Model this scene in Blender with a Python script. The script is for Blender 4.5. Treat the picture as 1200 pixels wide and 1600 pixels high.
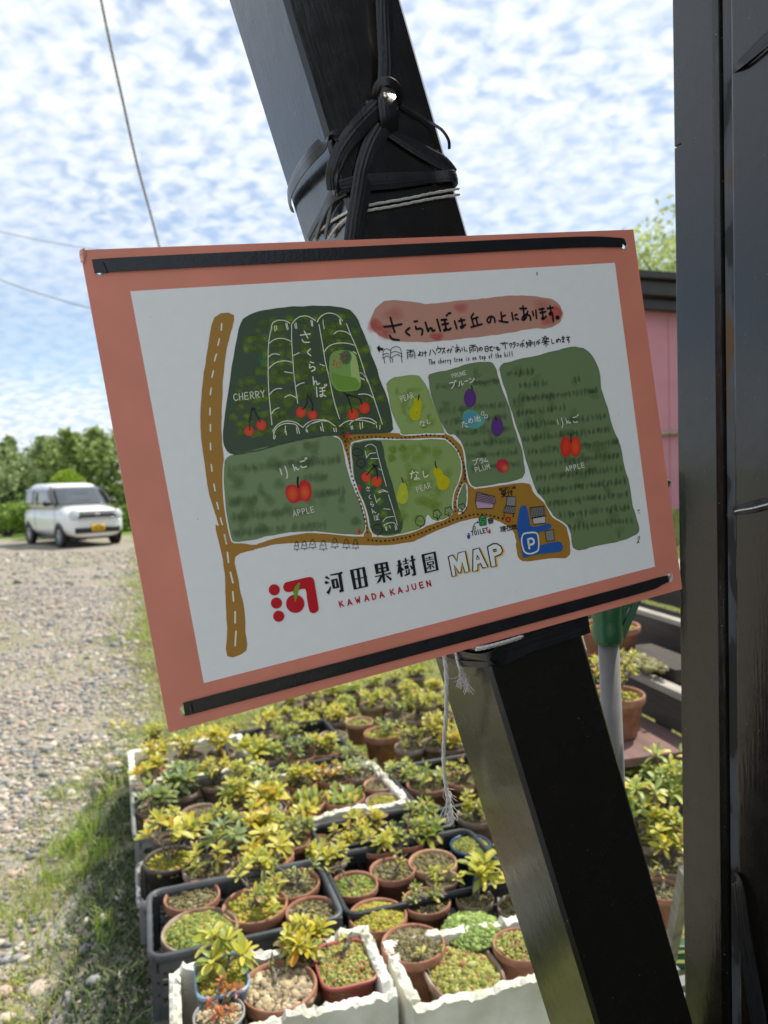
import bpy, math, random
import numpy as np
from mathutils import Vector, Matrix, noise

for o in list(bpy.data.objects):
    bpy.data.objects.remove(o)
sc = bpy.context.scene
COL = sc.collection
rnd = random.Random(7)
rng = np.random.default_rng(7)

# ------------------------------------------------------------------ camera
PITCH, ROLL, FPX = math.radians(2.7), math.radians(1.8), 1150.0
_f = np.array([0, math.cos(PITCH), -math.sin(PITCH)])
_r0 = np.array([1.0, 0, 0]); _d0 = np.array([0, -math.sin(PITCH), -math.cos(PITCH)])
_r = math.cos(ROLL)*_r0 + math.sin(ROLL)*_d0
_d = math.cos(ROLL)*_d0 - math.sin(ROLL)*_r0
CAM = np.array([0, 0, 1.5])
cam = bpy.data.cameras.new('camera'); cam_o = bpy.data.objects.new('camera', cam); COL.objects.link(cam_o)
M = Matrix.Identity(4)
for i in range(3):
    M[i][0] = _r[i]; M[i][1] = -_d[i]; M[i][2] = -_f[i]; M[i][3] = CAM[i]
cam_o.matrix_world = M
cam.sensor_fit = 'VERTICAL'; cam.sensor_height = 34.6; cam.lens = FPX/1600*34.6
cam.clip_start = 0.05; cam.clip_end = 2000
cam.dof.use_dof = True; cam.dof.focus_distance = 0.76; cam.dof.aperture_fstop = 6.5
sc.camera = cam_o
sc.render.resolution_x = 768; sc.render.resolution_y = 1024

# ------------------------------------------------------------------ sky, sun, exposure
SUN_EL, SUN_AZ = 56, 48          # azimuth clockwise from +Y (the view direction)
world = bpy.data.worlds.new('World'); sc.world = world; world.use_nodes = True
nt = world.node_tree; nt.nodes.clear()
def N(t, tree=None, **k):
    n = (tree or nt).nodes.new(t)
    for a, b in k.items(): setattr(n, a, b)
    return n
def L(a, b, tree=None): (tree or nt).links.new(a, b)
def math_n(op, a, b=None, tree=None, clamp=False):
    n = N('ShaderNodeMath', tree, operation=op, use_clamp=clamp)
    for i, v in enumerate((a, b)):
        if v is None: continue
        if isinstance(v, (int, float)): n.inputs[i].default_value = v
        else: L(v, n.inputs[i], tree)
    return n.outputs[0]
sky = N('ShaderNodeTexSky', sky_type='NISHITA', sun_disc=False)
sky.sun_elevation = math.radians(SUN_EL); sky.sun_rotation = math.radians(SUN_AZ)
sky.altitude = 50; sky.air_density = 1.0; sky.dust_density = 0.15; sky.ozone_density = 1.5
tc = N('ShaderNodeTexCoord')
sep = N('ShaderNodeSeparateXYZ'); L(tc.outputs['Generated'], sep.inputs[0])
zz = math_n('ADD', math_n('MAXIMUM', sep.outputs[2], 0.0), 0.30)
cx = math_n('DIVIDE', sep.outputs[0], zz); cy = math_n('DIVIDE', sep.outputs[1], zz)
comb = N('ShaderNodeCombineXYZ'); L(cx, comb.inputs[0]); L(cy, comb.inputs[1])
mp = N('ShaderNodeMapping'); L(comb.outputs[0], mp.inputs[0]); mp.inputs['Rotation'].default_value = (0, 0, 0.5); mp.inputs['Scale'].default_value = (1.0, 1.15, 1)
big = N('ShaderNodeTexNoise'); L(mp.outputs[0], big.inputs['Vector'])
big.inputs['Scale'].default_value = 1.7; big.inputs['Detail'].default_value = 3; big.inputs['Distortion'].default_value = 0.4
cell = N('ShaderNodeTexNoise'); L(mp.outputs[0], cell.inputs['Vector'])
cell.inputs['Scale'].default_value = 25; cell.inputs['Detail'].default_value = 2.5; cell.inputs['Roughness'].default_value = 0.45; cell.inputs['Distortion'].default_value = 0.25
fine = N('ShaderNodeTexNoise'); L(mp.outputs[0], fine.inputs['Vector'])
fine.inputs['Scale'].default_value = 44; fine.inputs['Detail'].default_value = 3
v = math_n('ADD', math_n('ADD', math_n('MULTIPLY', big.outputs['Fac'], 1.75), -0.25), math_n('MULTIPLY', cell.outputs['Fac'], 1.25))
v = math_n('ADD', v, math_n('MULTIPLY', fine.outputs['Fac'], 0.22))
mr = N('ShaderNodeMapRange', interpolation_type='SMOOTHSTEP'); L(v, mr.inputs['Value'])
mr.inputs['From Min'].default_value = 0.80; mr.inputs['From Max'].default_value = 1.36
mr.inputs['To Min'].default_value = 0.46
# towards the horizon: a clear blue belt, then a pale bank of distant cloud
belt = N('ShaderNodeValToRGB'); L(sep.outputs[2], belt.inputs[0])
cr = belt.color_ramp
cr.elements[0].position = 0.0; cr.elements[0].color = (1, 1, 1, 1)
cr.elements[1].position = 1.0; cr.elements[1].color = (0.98, 0.98, 0.98, 1)
for p, c in ((0.085, 1.0), (0.115, 0.8), (0.145, 0.34), (0.19, 0.30), (0.25, 0.58), (0.33, 0.82), (0.43, 1.0)):
    e = cr.elements.new(p); e.color = (c, c, c, 1)
bank = N('ShaderNodeMapRange', interpolation_type='SMOOTHSTEP')
wob = math_n('ADD', sep.outputs[2], math_n('MULTIPLY', big.outputs['Fac'], 0.05))
L(wob, bank.inputs['Value']); bank.inputs['From Min'].default_value = 0.105; bank.inputs['From Max'].default_value = 0.14
bank.inputs['To Min'].default_value = 1.0; bank.inputs['To Max'].default_value = 0.0
mask = math_n('MULTIPLY', mr.outputs[0], belt.outputs[0])
mask = math_n('MAXIMUM', mask, math_n('MULTIPLY', bank.outputs[0], 0.93), clamp=True)
shade = N('ShaderNodeMapRange'); L(cell.outputs['Fac'], shade.inputs['Value'])
shade.inputs['From Min'].default_value = 0.34; shade.inputs['From Max'].default_value = 0.64
ccol = N('ShaderNodeMixRGB'); L(shade.outputs[0], ccol.inputs[0])
ccol.inputs[1].default_value = (0.47, 0.555, 0.68, 1); ccol.inputs[2].default_value = (0.72, 0.755, 0.79, 1)
skys = N('ShaderNodeMixRGB', blend_type='MULTIPLY'); skys.inputs[0].default_value = 1
L(sky.outputs[0], skys.inputs[1]); skys.inputs[2].default_value = (0.105, 0.105, 0.105, 1)
mix = N('ShaderNodeMixRGB'); L(mask, mix.inputs[0]); L(skys.outputs[0], mix.inputs[1]); L(ccol.outputs[0], mix.inputs[2])
bg = N('ShaderNodeBackground'); L(mix.outputs[0], bg.inputs[0]); bg.inputs[1].default_value = 1.0
wo = N('ShaderNodeOutputWorld'); L(bg.outputs[0], wo.inputs[0])

sun = bpy.data.lights.new('sun', 'SUN'); sun.energy = 4.3; sun.angle = math.radians(2.0); sun.color = (1.0, 0.93, 0.80)
sun_o = bpy.data.objects.new('sun', sun); COL.objects.link(sun_o)
_e, _a = math.radians(SUN_EL), math.radians(SUN_AZ)
sdir = Vector((math.sin(_a)*math.cos(_e), math.cos(_a)*math.cos(_e), math.sin(_e)))
sun_o.rotation_euler = sdir.to_track_quat('Z', 'Y').to_euler(); sun_o.location = sdir*50
sc.view_settings.view_transform = 'Standard'; sc.view_settings.look = 'None'
sc.view_settings.exposure = 0.55; sc.view_settings.gamma = 1.0
sc.render.engine = 'CYCLES'
sc.cycles.max_bounces = 6; sc.cycles.transparent_max_bounces = 12

# ------------------------------------------------------------------ where things stand
def ray(u, v): return _f + _r*(u-600)/FPX + _d*(v-800)/FPX
def at(u, v, dep): return CAM + ray(u, v)*dep
def onz(u, v, z):
    d = ray(u, v); return CAM + d*(z-CAM[2])/d[2]
def depth_of(P): return float((np.asarray(P)-CAM) @ _f)
def unit(v): v = np.asarray(v, float); return v/np.linalg.norm(v)

# ------------------------------------------------------------------ mesh helpers
def lin(c):
    c = np.asarray(c, float)/255
    return np.where(c <= 0.04045, c/12.92, ((c+0.055)/1.055)**2.4)
class MB:
    def __init__(s): s.v = []; s.f = []; s.c = []; s.n = 0
    def add(s, verts, faces, col=None):
        verts = np.asarray(verts, float).reshape(-1, 3); s.v.append(verts)
        for f in faces: s.f.append([i+s.n for i in f])
        if col is not None:
            col = np.asarray(col, float)
            if col.ndim == 1: col = np.tile(col, (len(verts), 1))
            if col.shape[1] == 3: col = np.c_[col, np.ones(len(col))]
            s.c.append(col)
        s.n += len(verts); return s
    def build(s, name, mat, parent=None, smooth=True, bevel=0, kind=None, autosmooth=None):
        me = bpy.data.meshes.new(name)
        V = np.concatenate(s.v) if s.v else np.zeros((0, 3))
        me.from_pydata(V.tolist(), [], s.f)
        if s.c:
            C = np.concatenate(s.c)
            at_ = me.color_attributes.new('Col', 'FLOAT_COLOR', 'POINT')
            at_.data.foreach_set('color', C.astype(np.float32).ravel())
        if smooth: me.polygons.foreach_set('use_smooth', [True]*len(me.polygons))
        if mat: me.materials.append(mat)
        me.update()
        return link(me, name, parent, kind, bevel, autosmooth)
def link(me, name, parent=None, kind=None, bevel=0, autosmooth=None):
    o = bpy.data.objects.new(name, me); COL.objects.link(o)
    if parent is not None: o.parent = parent
    if kind: o['kind'] = kind
    if bevel:
        b = o.modifiers.new('bevel', 'BEVEL'); b.width = bevel; b.segments = 2; b.limit_method = 'ANGLE'; b.harden_normals = False
    return o
def tag(o, label, cat, group=None):
    o['label'] = label; o['category'] = cat
    if group: o['group'] = group
    return o
def empty(name, loc=(0, 0, 0), rz=0.0):
    o = bpy.data.objects.new(name, None); COL.objects.link(o); o.location = tuple(loc); o.rotation_euler = (0, 0, rz)
    o.empty_display_size = 0.05
    return o
def box(mb, c, s, ax=None, col=None):
    ax = np.eye(3) if ax is None else np.asarray(ax, float)      # rows = axes
    c = np.asarray(c, float); V = []
    for z in (-1, 1):
        for y in (-1, 1):
            for x in (-1, 1):
                V.append(c + ax[0]*x*s[0]/2 + ax[1]*y*s[1]/2 + ax[2]*z*s[2]/2)
    F = [(0, 2, 3, 1), (4, 5, 7, 6), (0, 1, 5, 4), (2, 6, 7, 3), (0, 4, 6, 2), (1, 3, 7, 5)]
    mb.add(V, F, col); return mb
def yawax(a):
    return np.array([[math.cos(a), math.sin(a), 0], [-math.sin(a), math.cos(a), 0], [0, 0, 1]])
def tube(mb, P, R, seg=6, col=None, cap=True):
    P = np.asarray(P, float); n = len(P); R = np.broadcast_to(np.asarray(R, float), (n,))
    V = []; up = np.array([0.31, 0.17, 0.93])
    for i in range(n):
        t = unit(P[min(i+1, n-1)] - P[max(i-1, 0)])
        a = np.cross(t, up)
        if np.linalg.norm(a) < 1e-3: a = np.cross(t, [1, 0, 0])
        a = unit(a); b = np.cross(t, a); up = np.cross(a, t) if abs(t @ up) > .99 else up
        for k in range(seg):
            th = 2*math.pi*k/seg; V.append(P[i] + R[i]*(a*math.cos(th)+b*math.sin(th)))
    F = []
    for i in range(n-1):
        for k in range(seg):
            k2 = (k+1) % seg; F.append((i*seg+k, i*seg+k2, (i+1)*seg+k2, (i+1)*seg+k))
    if cap: F.append(tuple(range(seg))[::-1]); F.append(tuple((n-1)*seg+k for k in range(seg)))
    mb.add(V, F, col); return mb
def lathe(mb, prof, seg=28, sx=1, sy=1, power=2.0, col=None, c=(0, 0, 0), wob=0.0):
    V = []; F = []; n = len(prof)
    for (r, z) in prof:
        for k in range(seg):
            th = 2*math.pi*k/seg; ct, st = math.cos(th), math.sin(th)
            q = (abs(ct)**power+abs(st)**power)**(-1/power)
            rr = r*(1+wob*math.sin(3*th+r*40))
            V.append((c[0]+rr*q*ct*sx, c[1]+rr*q*st*sy, c[2]+z))
    for i in range(n-1):
        for k in range(seg):
            k2 = (k+1) % seg; F.append((i*seg+k, i*seg+k2, (i+1)*seg+k2, (i+1)*seg+k))
    mb.add(V, F, col); return mb
def catmull(P, k=5, closed=False):
    P = np.asarray(P, float); n = len(P)
    if n < 3 and not closed:
        return np.array([P[0]+(P[-1]-P[0])*t for t in np.linspace(0, 1, 3)])
    out = []
    rngi = range(n) if closed else range(n-1)
    for i in rngi:
        if closed: p0, p1, p2, p3 = P[(i-1) % n], P[i], P[(i+1) % n], P[(i+2) % n]
        else: p0, p1, p2, p3 = P[max(i-1, 0)], P[i], P[i+1], P[min(i+2, n-1)]
        for t in np.arange(k)/k:
            out.append(0.5*((2*p1)+(-p0+p2)*t+(2*p0-5*p1+4*p2-p3)*t*t+(-p0+3*p1-3*p2+p3)*t**3))
    if not closed: out.append(P[-1])
    return np.array(out)

# ------------------------------------------------------------------ materials
def new_mat(name):
    m = bpy.data.materials.new(name); m.use_nodes = True; t = m.node_tree
    return m, t, t.nodes['Principled BSDF']
def mat(name, col, rough=0.6, var=0.25, scale=20, bump=0.0, bscale=60, metal=0.0, coat=0.0, stretch=None, spec=None, col2=None, detail=4):
    """noise-varied principled material in object coordinates"""
    m, t, b = new_mat(name)
    tcn = N('ShaderNodeTexCoord', t); vec = tcn.outputs['Object']
    if stretch:
        mpn = N('ShaderNodeMapping', t); L(vec, mpn.inputs[0], t); mpn.inputs['Scale'].default_value = stretch; vec = mpn.outputs[0]
    nz = N('ShaderNodeTexNoise', t); L(vec, nz.inputs['Vector'], t); nz.inputs['Scale'].default_value = scale; nz.inputs['Detail'].default_value = detail
    rp = N('ShaderNodeValToRGB', t); L(nz.outputs['Fac'], rp.inputs[0], t)
    c = np.asarray(col, float); c2 = np.asarray(col2, float) if col2 is not None else None
    rp.color_ramp.elements[0].position = 0.3; rp.color_ramp.elements[1].position = 0.7
    rp.color_ramp.elements[0].color = (*(c*(1-var)), 1); rp.color_ramp.elements[1].color = (*(np.minimum(c*(1+var), 1) if c2 is None else c2), 1)
    L(rp.outputs[0], b.inputs['Base Color'], t)
    b.inputs['Roughness'].default_value = rough; b.inputs['Metallic'].default_value = metal; b.inputs['Coat Weight'].default_value = coat
    if spec is not None: b.inputs['Specular IOR Level'].default_value = spec
    if bump:
        n2 = N('ShaderNodeTexNoise', t); L(vec, n2.inputs['Vector'], t); n2.inputs['Scale'].default_value = bscale; n2.inputs['Detail'].default_value = 5
        bp = N('ShaderNodeBump', t); bp.inputs['Strength'].default_value = bump; bp.inputs['Distance'].default_value = 0.01
        L(n2.outputs['Fac'], bp.inputs['Height'], t); L(bp.outputs[0], b.inputs['Normal'], t)
    return m
def vcol_mat(name, rough=0.6, var=0.2, scale=40, translucent=0.0, rand=0.0, alpha=False, spec=0.4, bump=0.0):
    """colour comes from the mesh's own Col attribute, varied by noise"""
    m, t, b = new_mat(name)
    a = N('ShaderNodeVertexColor', t, layer_name='Col')
    tcn = N('ShaderNodeTexCoord', t)
    nz = N('ShaderNodeTexNoise', t); L(tcn.outputs['Object'], nz.inputs['Vector'], t); nz.inputs['Scale'].default_value = scale; nz.inputs['Detail'].default_value = 4
    mrn = N('ShaderNodeMapRange', t); L(nz.outputs['Fac'], mrn.inputs['Value'], t)
    mrn.inputs['From Min'].default_value = 0.3; mrn.inputs['From Max'].default_value = 0.7
    mrn.inputs['To Min'].default_value = 1-var; mrn.inputs['To Max'].default_value = 1+var
    mul = N('ShaderNodeVectorMath', t, operation='SCALE'); L(a.outputs['Color'], mul.inputs[0], t); L(mrn.outputs[0], mul.inputs['Scale'], t)
    col = mul.outputs[0]
    L(col, b.inputs['Base Color'], t); b.inputs['Roughness'].default_value = rough; b.inputs['Specular IOR Level'].default_value = spec
    out = t.nodes['Material Output']
    if translucent:
        tr = N('ShaderNodeBsdfTranslucent', t); L(col, tr.inputs[0], t)
        mx = N('ShaderNodeMixShader', t); mx.inputs[0].default_value = translucent
        L(b.outputs[0], mx.inputs[1], t); L(tr.outputs[0], mx.inputs[2], t); L(mx.outputs[0], out.inputs[0], t)
    if alpha: L(a.outputs['Alpha'], b.inputs['Alpha'], t)
    if bump:
        bp = N('ShaderNodeBump', t); bp.inputs['Strength'].default_value = bump; bp.inputs['Distance'].default_value = 0.004
        L(nz.outputs['Fac'], bp.inputs['Height'], t); L(bp.outputs[0], b.inputs['Normal'], t)
    return m
def leaf_mat(name, c, c2, tr=0.4):
    m, t, b = new_mat(name)
    oi = N('ShaderNodeObjectInfo', t)
    rp = N('ShaderNodeMixRGB', t); L(oi.outputs['Random'], rp.inputs[0], t)
    rp.inputs[1].default_value = (*c, 1); rp.inputs[2].default_value = (*c2, 1)
    tcn = N('ShaderNodeTexCoord', t); nz = N('ShaderNodeTexNoise', t); L(tcn.outputs['Object'], nz.inputs['Vector'], t); nz.inputs['Scale'].default_value = 5
    mul = N('ShaderNodeMixRGB', t, blend_type='MULTIPLY'); mul.inputs[0].default_value = 0.5
    L(rp.outputs[0], mul.inputs[1], t); L(nz.outputs['Color'], mul.inputs[2], t)
    L(rp.outputs[0], b.inputs['Base Color'], t); b.inputs['Roughness'].default_value = 0.42
    tl = N('ShaderNodeBsdfTranslucent', t); L(rp.outputs[0], tl.inputs[0], t)
    mx = N('ShaderNodeMixShader', t); mx.inputs[0].default_value = tr
    L(b.outputs[0], mx.inputs[1], t); L(tl.outputs[0], mx.inputs[2], t); L(mx.outputs[0], t.nodes['Material Output'].inputs[0], t)
    return m

def paint_mat(name, col, rough):
    """thick brushed gloss paint over timber: brush streaks in the relief and in the gloss"""
    m, t, b = new_mat(name)
    tcn = N('ShaderNodeTexCoord', t)
    mpn = N('ShaderNodeMapping', t); L(tcn.outputs['Object'], mpn.inputs[0], t); mpn.inputs['Scale'].default_value = (1, 1, 0.10)
    st = N('ShaderNodeTexNoise', t); L(mpn.outputs[0], st.inputs['Vector'], t); st.inputs['Scale'].default_value = 260; st.inputs['Detail'].default_value = 4
    lo = N('ShaderNodeTexNoise', t); L(tcn.outputs['Object'], lo.inputs['Vector'], t); lo.inputs['Scale'].default_value = 38; lo.inputs['Detail'].default_value = 3
    h = math_n('ADD', math_n('MULTIPLY', st.outputs['Fac'], 0.35, t), math_n('MULTIPLY', lo.outputs['Fac'], 0.5, t), t)
    bp = N('ShaderNodeBump', t); bp.inputs['Strength'].default_value = 0.13; bp.inputs['Distance'].default_value = 0.004; L(bp.outputs[0], b.inputs['Coat Normal'], t)
    L(h, bp.inputs['Height'], t); L(bp.outputs[0], b.inputs['Normal'], t)
    rr = N('ShaderNodeMapRange', t); L(lo.outputs['Fac'], rr.inputs['Value'], t)
    rr.inputs['From Min'].default_value = 0.3; rr.inputs['From Max'].default_value = 0.7
    rr.inputs['To Min'].default_value = rough*0.8; rr.inputs['To Max'].default_value = rough*1.3; L(rr.outputs[0], b.inputs['Roughness'], t)
    sp = N('ShaderNodeTexNoise', t); L(tcn.outputs['Object'], sp.inputs['Vector'], t); sp.inputs['Scale'].default_value = 330; sp.inputs['Detail'].default_value = 1
    r2 = N('ShaderNodeValToRGB', t); L(sp.outputs['Fac'], r2.inputs[0], t)
    r2.color_ramp.elements[0].position = 0.765; r2.color_ramp.elements[0].color = (*col, 1)
    r2.color_ramp.elements[1].position = 0.80; r2.color_ramp.elements[1].color = (0.22, 0.20, 0.18, 1)
    L(r2.outputs[0], b.inputs['Base Color'], t); b.inputs['Coat Weight'].default_value = 0.38; b.inputs['Coat Roughness'].default_value = 0.09; b.inputs['Coat IOR'].default_value = 1.6
    return m
M_PAINT = paint_mat('dark_brown_gloss_paint', (0.0065, 0.0054, 0.0048), 0.24)
M_TAPE = mat('black_plastic_tape', (0.011, 0.011, 0.013), rough=0.30, var=0.3, scale=90, bump=0.06, bscale=300, stretch=(1, 1, 1))
M_STRING = mat('white_cotton_string', (0.62, 0.61, 0.58), rough=0.95, var=0.18, scale=400, bump=0.4, bscale=900)

# ================================================================== THE SIGN AND ITS POST
S_A = np.array([0.915126, 0.382945, 0.126087]); S_B = np.array([0.128788, 0.01869, -0.991496]); S_N = np.array([-0.382045, 0.923582, -0.032215])
S_T = np.array([-0.24863, 0.627475, 1.698872]); SW, SH = 0.594, 0.420
P_D = np.array([0.267718, 0.077243, -0.960396]); P_W = np.array([0.884516, 0.375539, 0.27677])
P_O = np.array([-0.078024, 0.71332, 1.950497]); PWID, PDEP = 0.125, 0.138

def frame_obj(o, X, Y, Z, loc):
    m = Matrix.Identity(4)
    for i in range(3): m[i][0] = X[i]; m[i][1] = Y[i]; m[i][2] = Z[i]; m[i][3] = loc[i]
    o.matrix_world = m
# --- slanted post: local x across the front, y into depth, z up the post
post = MB(); ch = 0.0045
sec = [(ch, 0), (PWID-ch, 0), (PWID, ch), (PWID, PDEP-ch), (PWID-ch, PDEP), (ch, PDEP), (0, PDEP-ch), (0, ch)]
zs = [-2.06, -1.5, -0.9, -0.4, 0, 0.4, 0.9, 1.5]
V = [(x, y, z) for z in zs for (x, y) in sec]; F = []
for i in range(len(zs)-1):
    for k in range(8): F.append((i*8+k, i*8+(k+1) % 8, (i+1)*8+(k+1) % 8, (i+1)*8+k))
F.append(tuple(range(8))[::-1]); F.append(tuple(56+k for k in range(8)))
post.add(V, F)
post_o = post.build('slanted_post', M_PAINT, smooth=False)
frame_obj(post_o, P_W, S_N, -P_D, P_O)
tag(post_o, 'slanted dark brown painted timber brace post carrying the orchard map sign', 'post')

# --- sign panel
sign = empty('map_sign'); frame_obj(sign, S_A, -S_B, -S_N, S_T)
tag(sign, 'salmon bordered orchard map board tied crookedly to the slanted post', 'sign')
M_SALMON = mat('salmon_sign_face', (0.68, 0.235, 0.162), rough=0.42, var=0.07, scale=14, spec=0.4)
holes_px = [(158, 421), (974, 381), (289, 1110), (1046, 902)]
src = np.array([(126, 390), (989, 357), (1066, 920), (262, 1146)], float); dst = np.array([(0, 0), (1, 0), (1, 1), (0, 1)], float)
_Am = []
for (x, y), (u, v) in zip(src/1000, dst):
    _Am += [[x, y, 1, 0, 0, 0, -u*x, -u*y, -u], [0, 0, 0, x, y, 1, -v*x, -v*y, -v]]
HM = np.linalg.svd(np.array(_Am))[2][-1].reshape(3, 3)
def s2(P):
    """trace coordinates of the print -> metres on the board (x right, y up from the top left corner)"""
    P = np.asarray(P, float).reshape(-1, 2)/1000
    q = np.c_[P, np.ones(len(P))] @ HM.T; q = q[:, :2]/q[:, 2:3]
    return np.c_[q[:, 0]*SW, -q[:, 1]*SH]
def s_scale(p):
    a = s2([p, (p[0]+1, p[1]), (p[0], p[1]+1)])
    return 0.5*(np.linalg.norm(a[1]-a[0])+np.linalg.norm(a[2]-a[0]))
# board with four drilled holes: bridge polygons through bmesh boolean-free triangulation
import bmesh
from mathutils.geometry import tessellate_polygon
def panel_with_holes(outer, holes, z0, z1, mb):
    loops = [outer]+holes
    tris = tessellate_polygon([[Vector((x, y, 0)) for x, y in l] for l in loops])
    allp = [p for l in loops for p in l]; n = len(allp)
    V = [(x, y, z0) for x, y in allp]+[(x, y, z1) for x, y in allp]
    F = []
    for t in tris:
        a, b, c = (Vector((*allp[i], 0)) for i in t)
        if (b-a).cross(c-a).z < 0: t = (t[0], t[2], t[1])
        F.append(tuple(i+n for i in t)); F.append((t[2], t[1], t[0]))
    s = 0
    for l in loops:
        m = len(l)
        for k in range(m):
            k2 = (k+1) % m; F.append((s+k, s+k2, s+k2+n, s+k+n))
        s += m
    mb.add(V, F)
hc = [s2([p])[0] for p in holes_px]; HR = 0.0047
holes = [[(c[0]+HR*math.cos(t), c[1]+HR*math.sin(t)) for t in np.linspace(0, 2*math.pi, 20, endpoint=False)] for c in hc]
cr_ = 0.0012
outer = [(0.004, -0.0005), (SW-cr_, 0), (SW, -cr_), (SW, -SH+cr_), (SW-cr_, -SH), (cr_, -SH), (0, -SH+cr_), (0.0006, -0.012), (0.002, -0.005)][::-1]
pb = MB(); panel_with_holes(outer, holes, -0.003, 0.0, pb)
pb.build('board', M_SALMON, sign, smooth=False)
M_RAW = mat('pale_core_plastic', (0.62, 0.58, 0.55), rough=0.5, var=0.2, scale=300, bump=0.5, bscale=900)
for c in hc:      # pale burred rims where the holes were drilled
    rb = MB(); seg = 22; V = []; F = []
    prof = [(HR*0.93, -0.003), (HR*0.95, 0.0002), (HR*1.08, 0.0003), (HR*1.13, 0.00003)]
    lathe(rb, prof, seg=seg, c=(c[0], c[1], 0), wob=0.03)
    rb.build('hole_rim', M_RAW, sign)
# chipped, peeled corner at the top left
pk = MB()
pts = [(0.0, -0.001), (0.004, 0.0005), (0.0055, -0.0035), (0.0035, -0.008), (0.0005, -0.0125), (-0.0006, -0.011), (-0.0008, -0.005)]
V = [(x, y, 0.0010+0.0012*math.sin(i*2.1)) for i, (x, y) in enumerate(pts)]+[(0.0018, -0.0045, 0.0032)]
pk.add(V, [(i, (i+1) % 7, 7) for i in range(7)]); pk.build('peeled_corner', mat('peeled_salmon', (0.62, 0.30, 0.24), rough=0.5, var=0.4, scale=400), sign)

# --- the print: every mark is its own thin patch of ink
M_INK = vcol_mat('printed_ink', rough=0.40, var=0.015, scale=90, alpha=False, spec=0.35)
M_WASH = vcol_mat('watercolour_ink', rough=0.42, var=0.24, scale=70, alpha=True, spec=0.35)
LAY = 0.00009
WREF = lin((212, 219, 227)); 
def ink(r, g, b): return np.clip(lin((r, g, b))/WREF*0.82, 0.002, 0.9)
layers = {}
CUR = [0]
def nxt(): CUR[0] += 1
def lay(name): return layers.setdefault((name, CUR[0] if name in ('fruit_print', 'lettering', 'map_drawing') else 0), MB())
def G(P, o, s): return [(o[0]+x/s, o[1]+y/s) for x, y in P]
def poly(name, P, col, z, smooth=4, jit=0.0):
    Q = catmull(P, smooth, True) if smooth else np.asarray(P, float)
    if jit: Q = Q + rng.normal(0, jit, Q.shape)
    q = s2(Q)
    tris = tessellate_polygon([[Vector((x, y, 0)) for x, y in q]])
    F = []
    for t in tris:
        a, b, c = q[t[0]], q[t[1]], q[t[2]]
        if (b[0]-a[0])*(c[1]-a[1])-(b[1]-a[1])*(c[0]-a[0]) < 0: t = (t[0], t[2], t[1])
        F.append(tuple(t))
    lay(name).add(np.c_[q, np.full(len(q), z*LAY)], F, col)
def fan(name, c, rx, ry, col0, col1, z, rot=0.0, seg=18, a0=1.0, a1=1.0, wob=0.0, off=(0, 0)):
    th = np.linspace(0, 2*math.pi, seg, endpoint=False); k = 1+wob*np.sin(3*th+c[0])
    x = rx*np.cos(th)*k; y = ry*np.sin(th)*k; cr, sr = math.cos(rot), math.sin(rot)
    rings = [np.array([[c[0]+off[0]*rx, c[1]+off[1]*ry]])]
    for f in (0.6, 1.0): rings.append(np.c_[c[0]+off[0]*rx*(1-f)+f*(x*cr-y*sr), c[1]+off[1]*ry*(1-f)+f*(x*sr+y*cr)])
    q = s2(np.concatenate(rings)); V = np.c_[q, np.full(len(q), z*LAY)]
    c0 = np.r_[col0, a0]; c1 = np.r_[col1, a1]
    C = np.concatenate([[c0], np.tile(c0*0.55+c1*0.45, (seg, 1)), np.tile(c1, (seg, 1))])
    F = [(0, 1+(i+1) % seg, 1+i) for i in range(seg)]
    F += [(1+i, 1+(i+1) % seg, 1+seg+(i+1) % seg, 1+seg+i) for i in range(seg)]
    lay(name).add(V, F, C)
def line(name, P, w, col, z, k=4, taper=0.0):
    Q = catmull(P, k) if len(P) > 2 else np.asarray(P, float)
    if len(Q) == 2: Q = np.array([Q[0], (Q[0]+Q[1])/2, Q[1]])
    m = s_scale(Q[len(Q)//2]); q = s2(Q); h = w*m/2
    n = len(q); V = []
    for i in range(n):
        t = q[min(i+1, n-1)]-q[max(i-1, 0)]; t = t/(np.linalg.norm(t)+1e-12); nn = np.array([-t[1], t[0]])
        hh = h*(1-taper*abs(2*i/(n-1)-1))
        if i == 0:
            for e, s in ((0.95, 0.35), (0.6, 0.8)): V += [q[i]-t*hh*e+nn*hh*s, q[i]-t*hh*e-nn*hh*s]
        V += [q[i]+nn*hh, q[i]-nn*hh]
        if i == n-1:
            for e, s in ((0.6, 0.8), (0.95, 0.35)): V += [q[i]+t*hh*e+nn*hh*s, q[i]+t*hh*e-nn*hh*s]
    V = np.array(V); m_ = len(V)//2
    F = [(2*i, 2*i+1, 2*i+3, 2*i+2) for i in range(m_-1)]
    lay(name).add(np.c_[V, np.full(len(V), z*LAY)], F, col)
def dot(name, c, r, col, z): fan(name, c, r, r, col, col, z, seg=12)

WHITE = np.array([0.82, 0.82, 0.815]); PENW = ink(208, 214, 208); BLK = np.array([0.008, 0.008, 0.010])
# white sheet
poly('white_sheet', [(205, 455), (960, 409), (1023, 885), (317, 1068)], WHITE, 1, 0)
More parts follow.
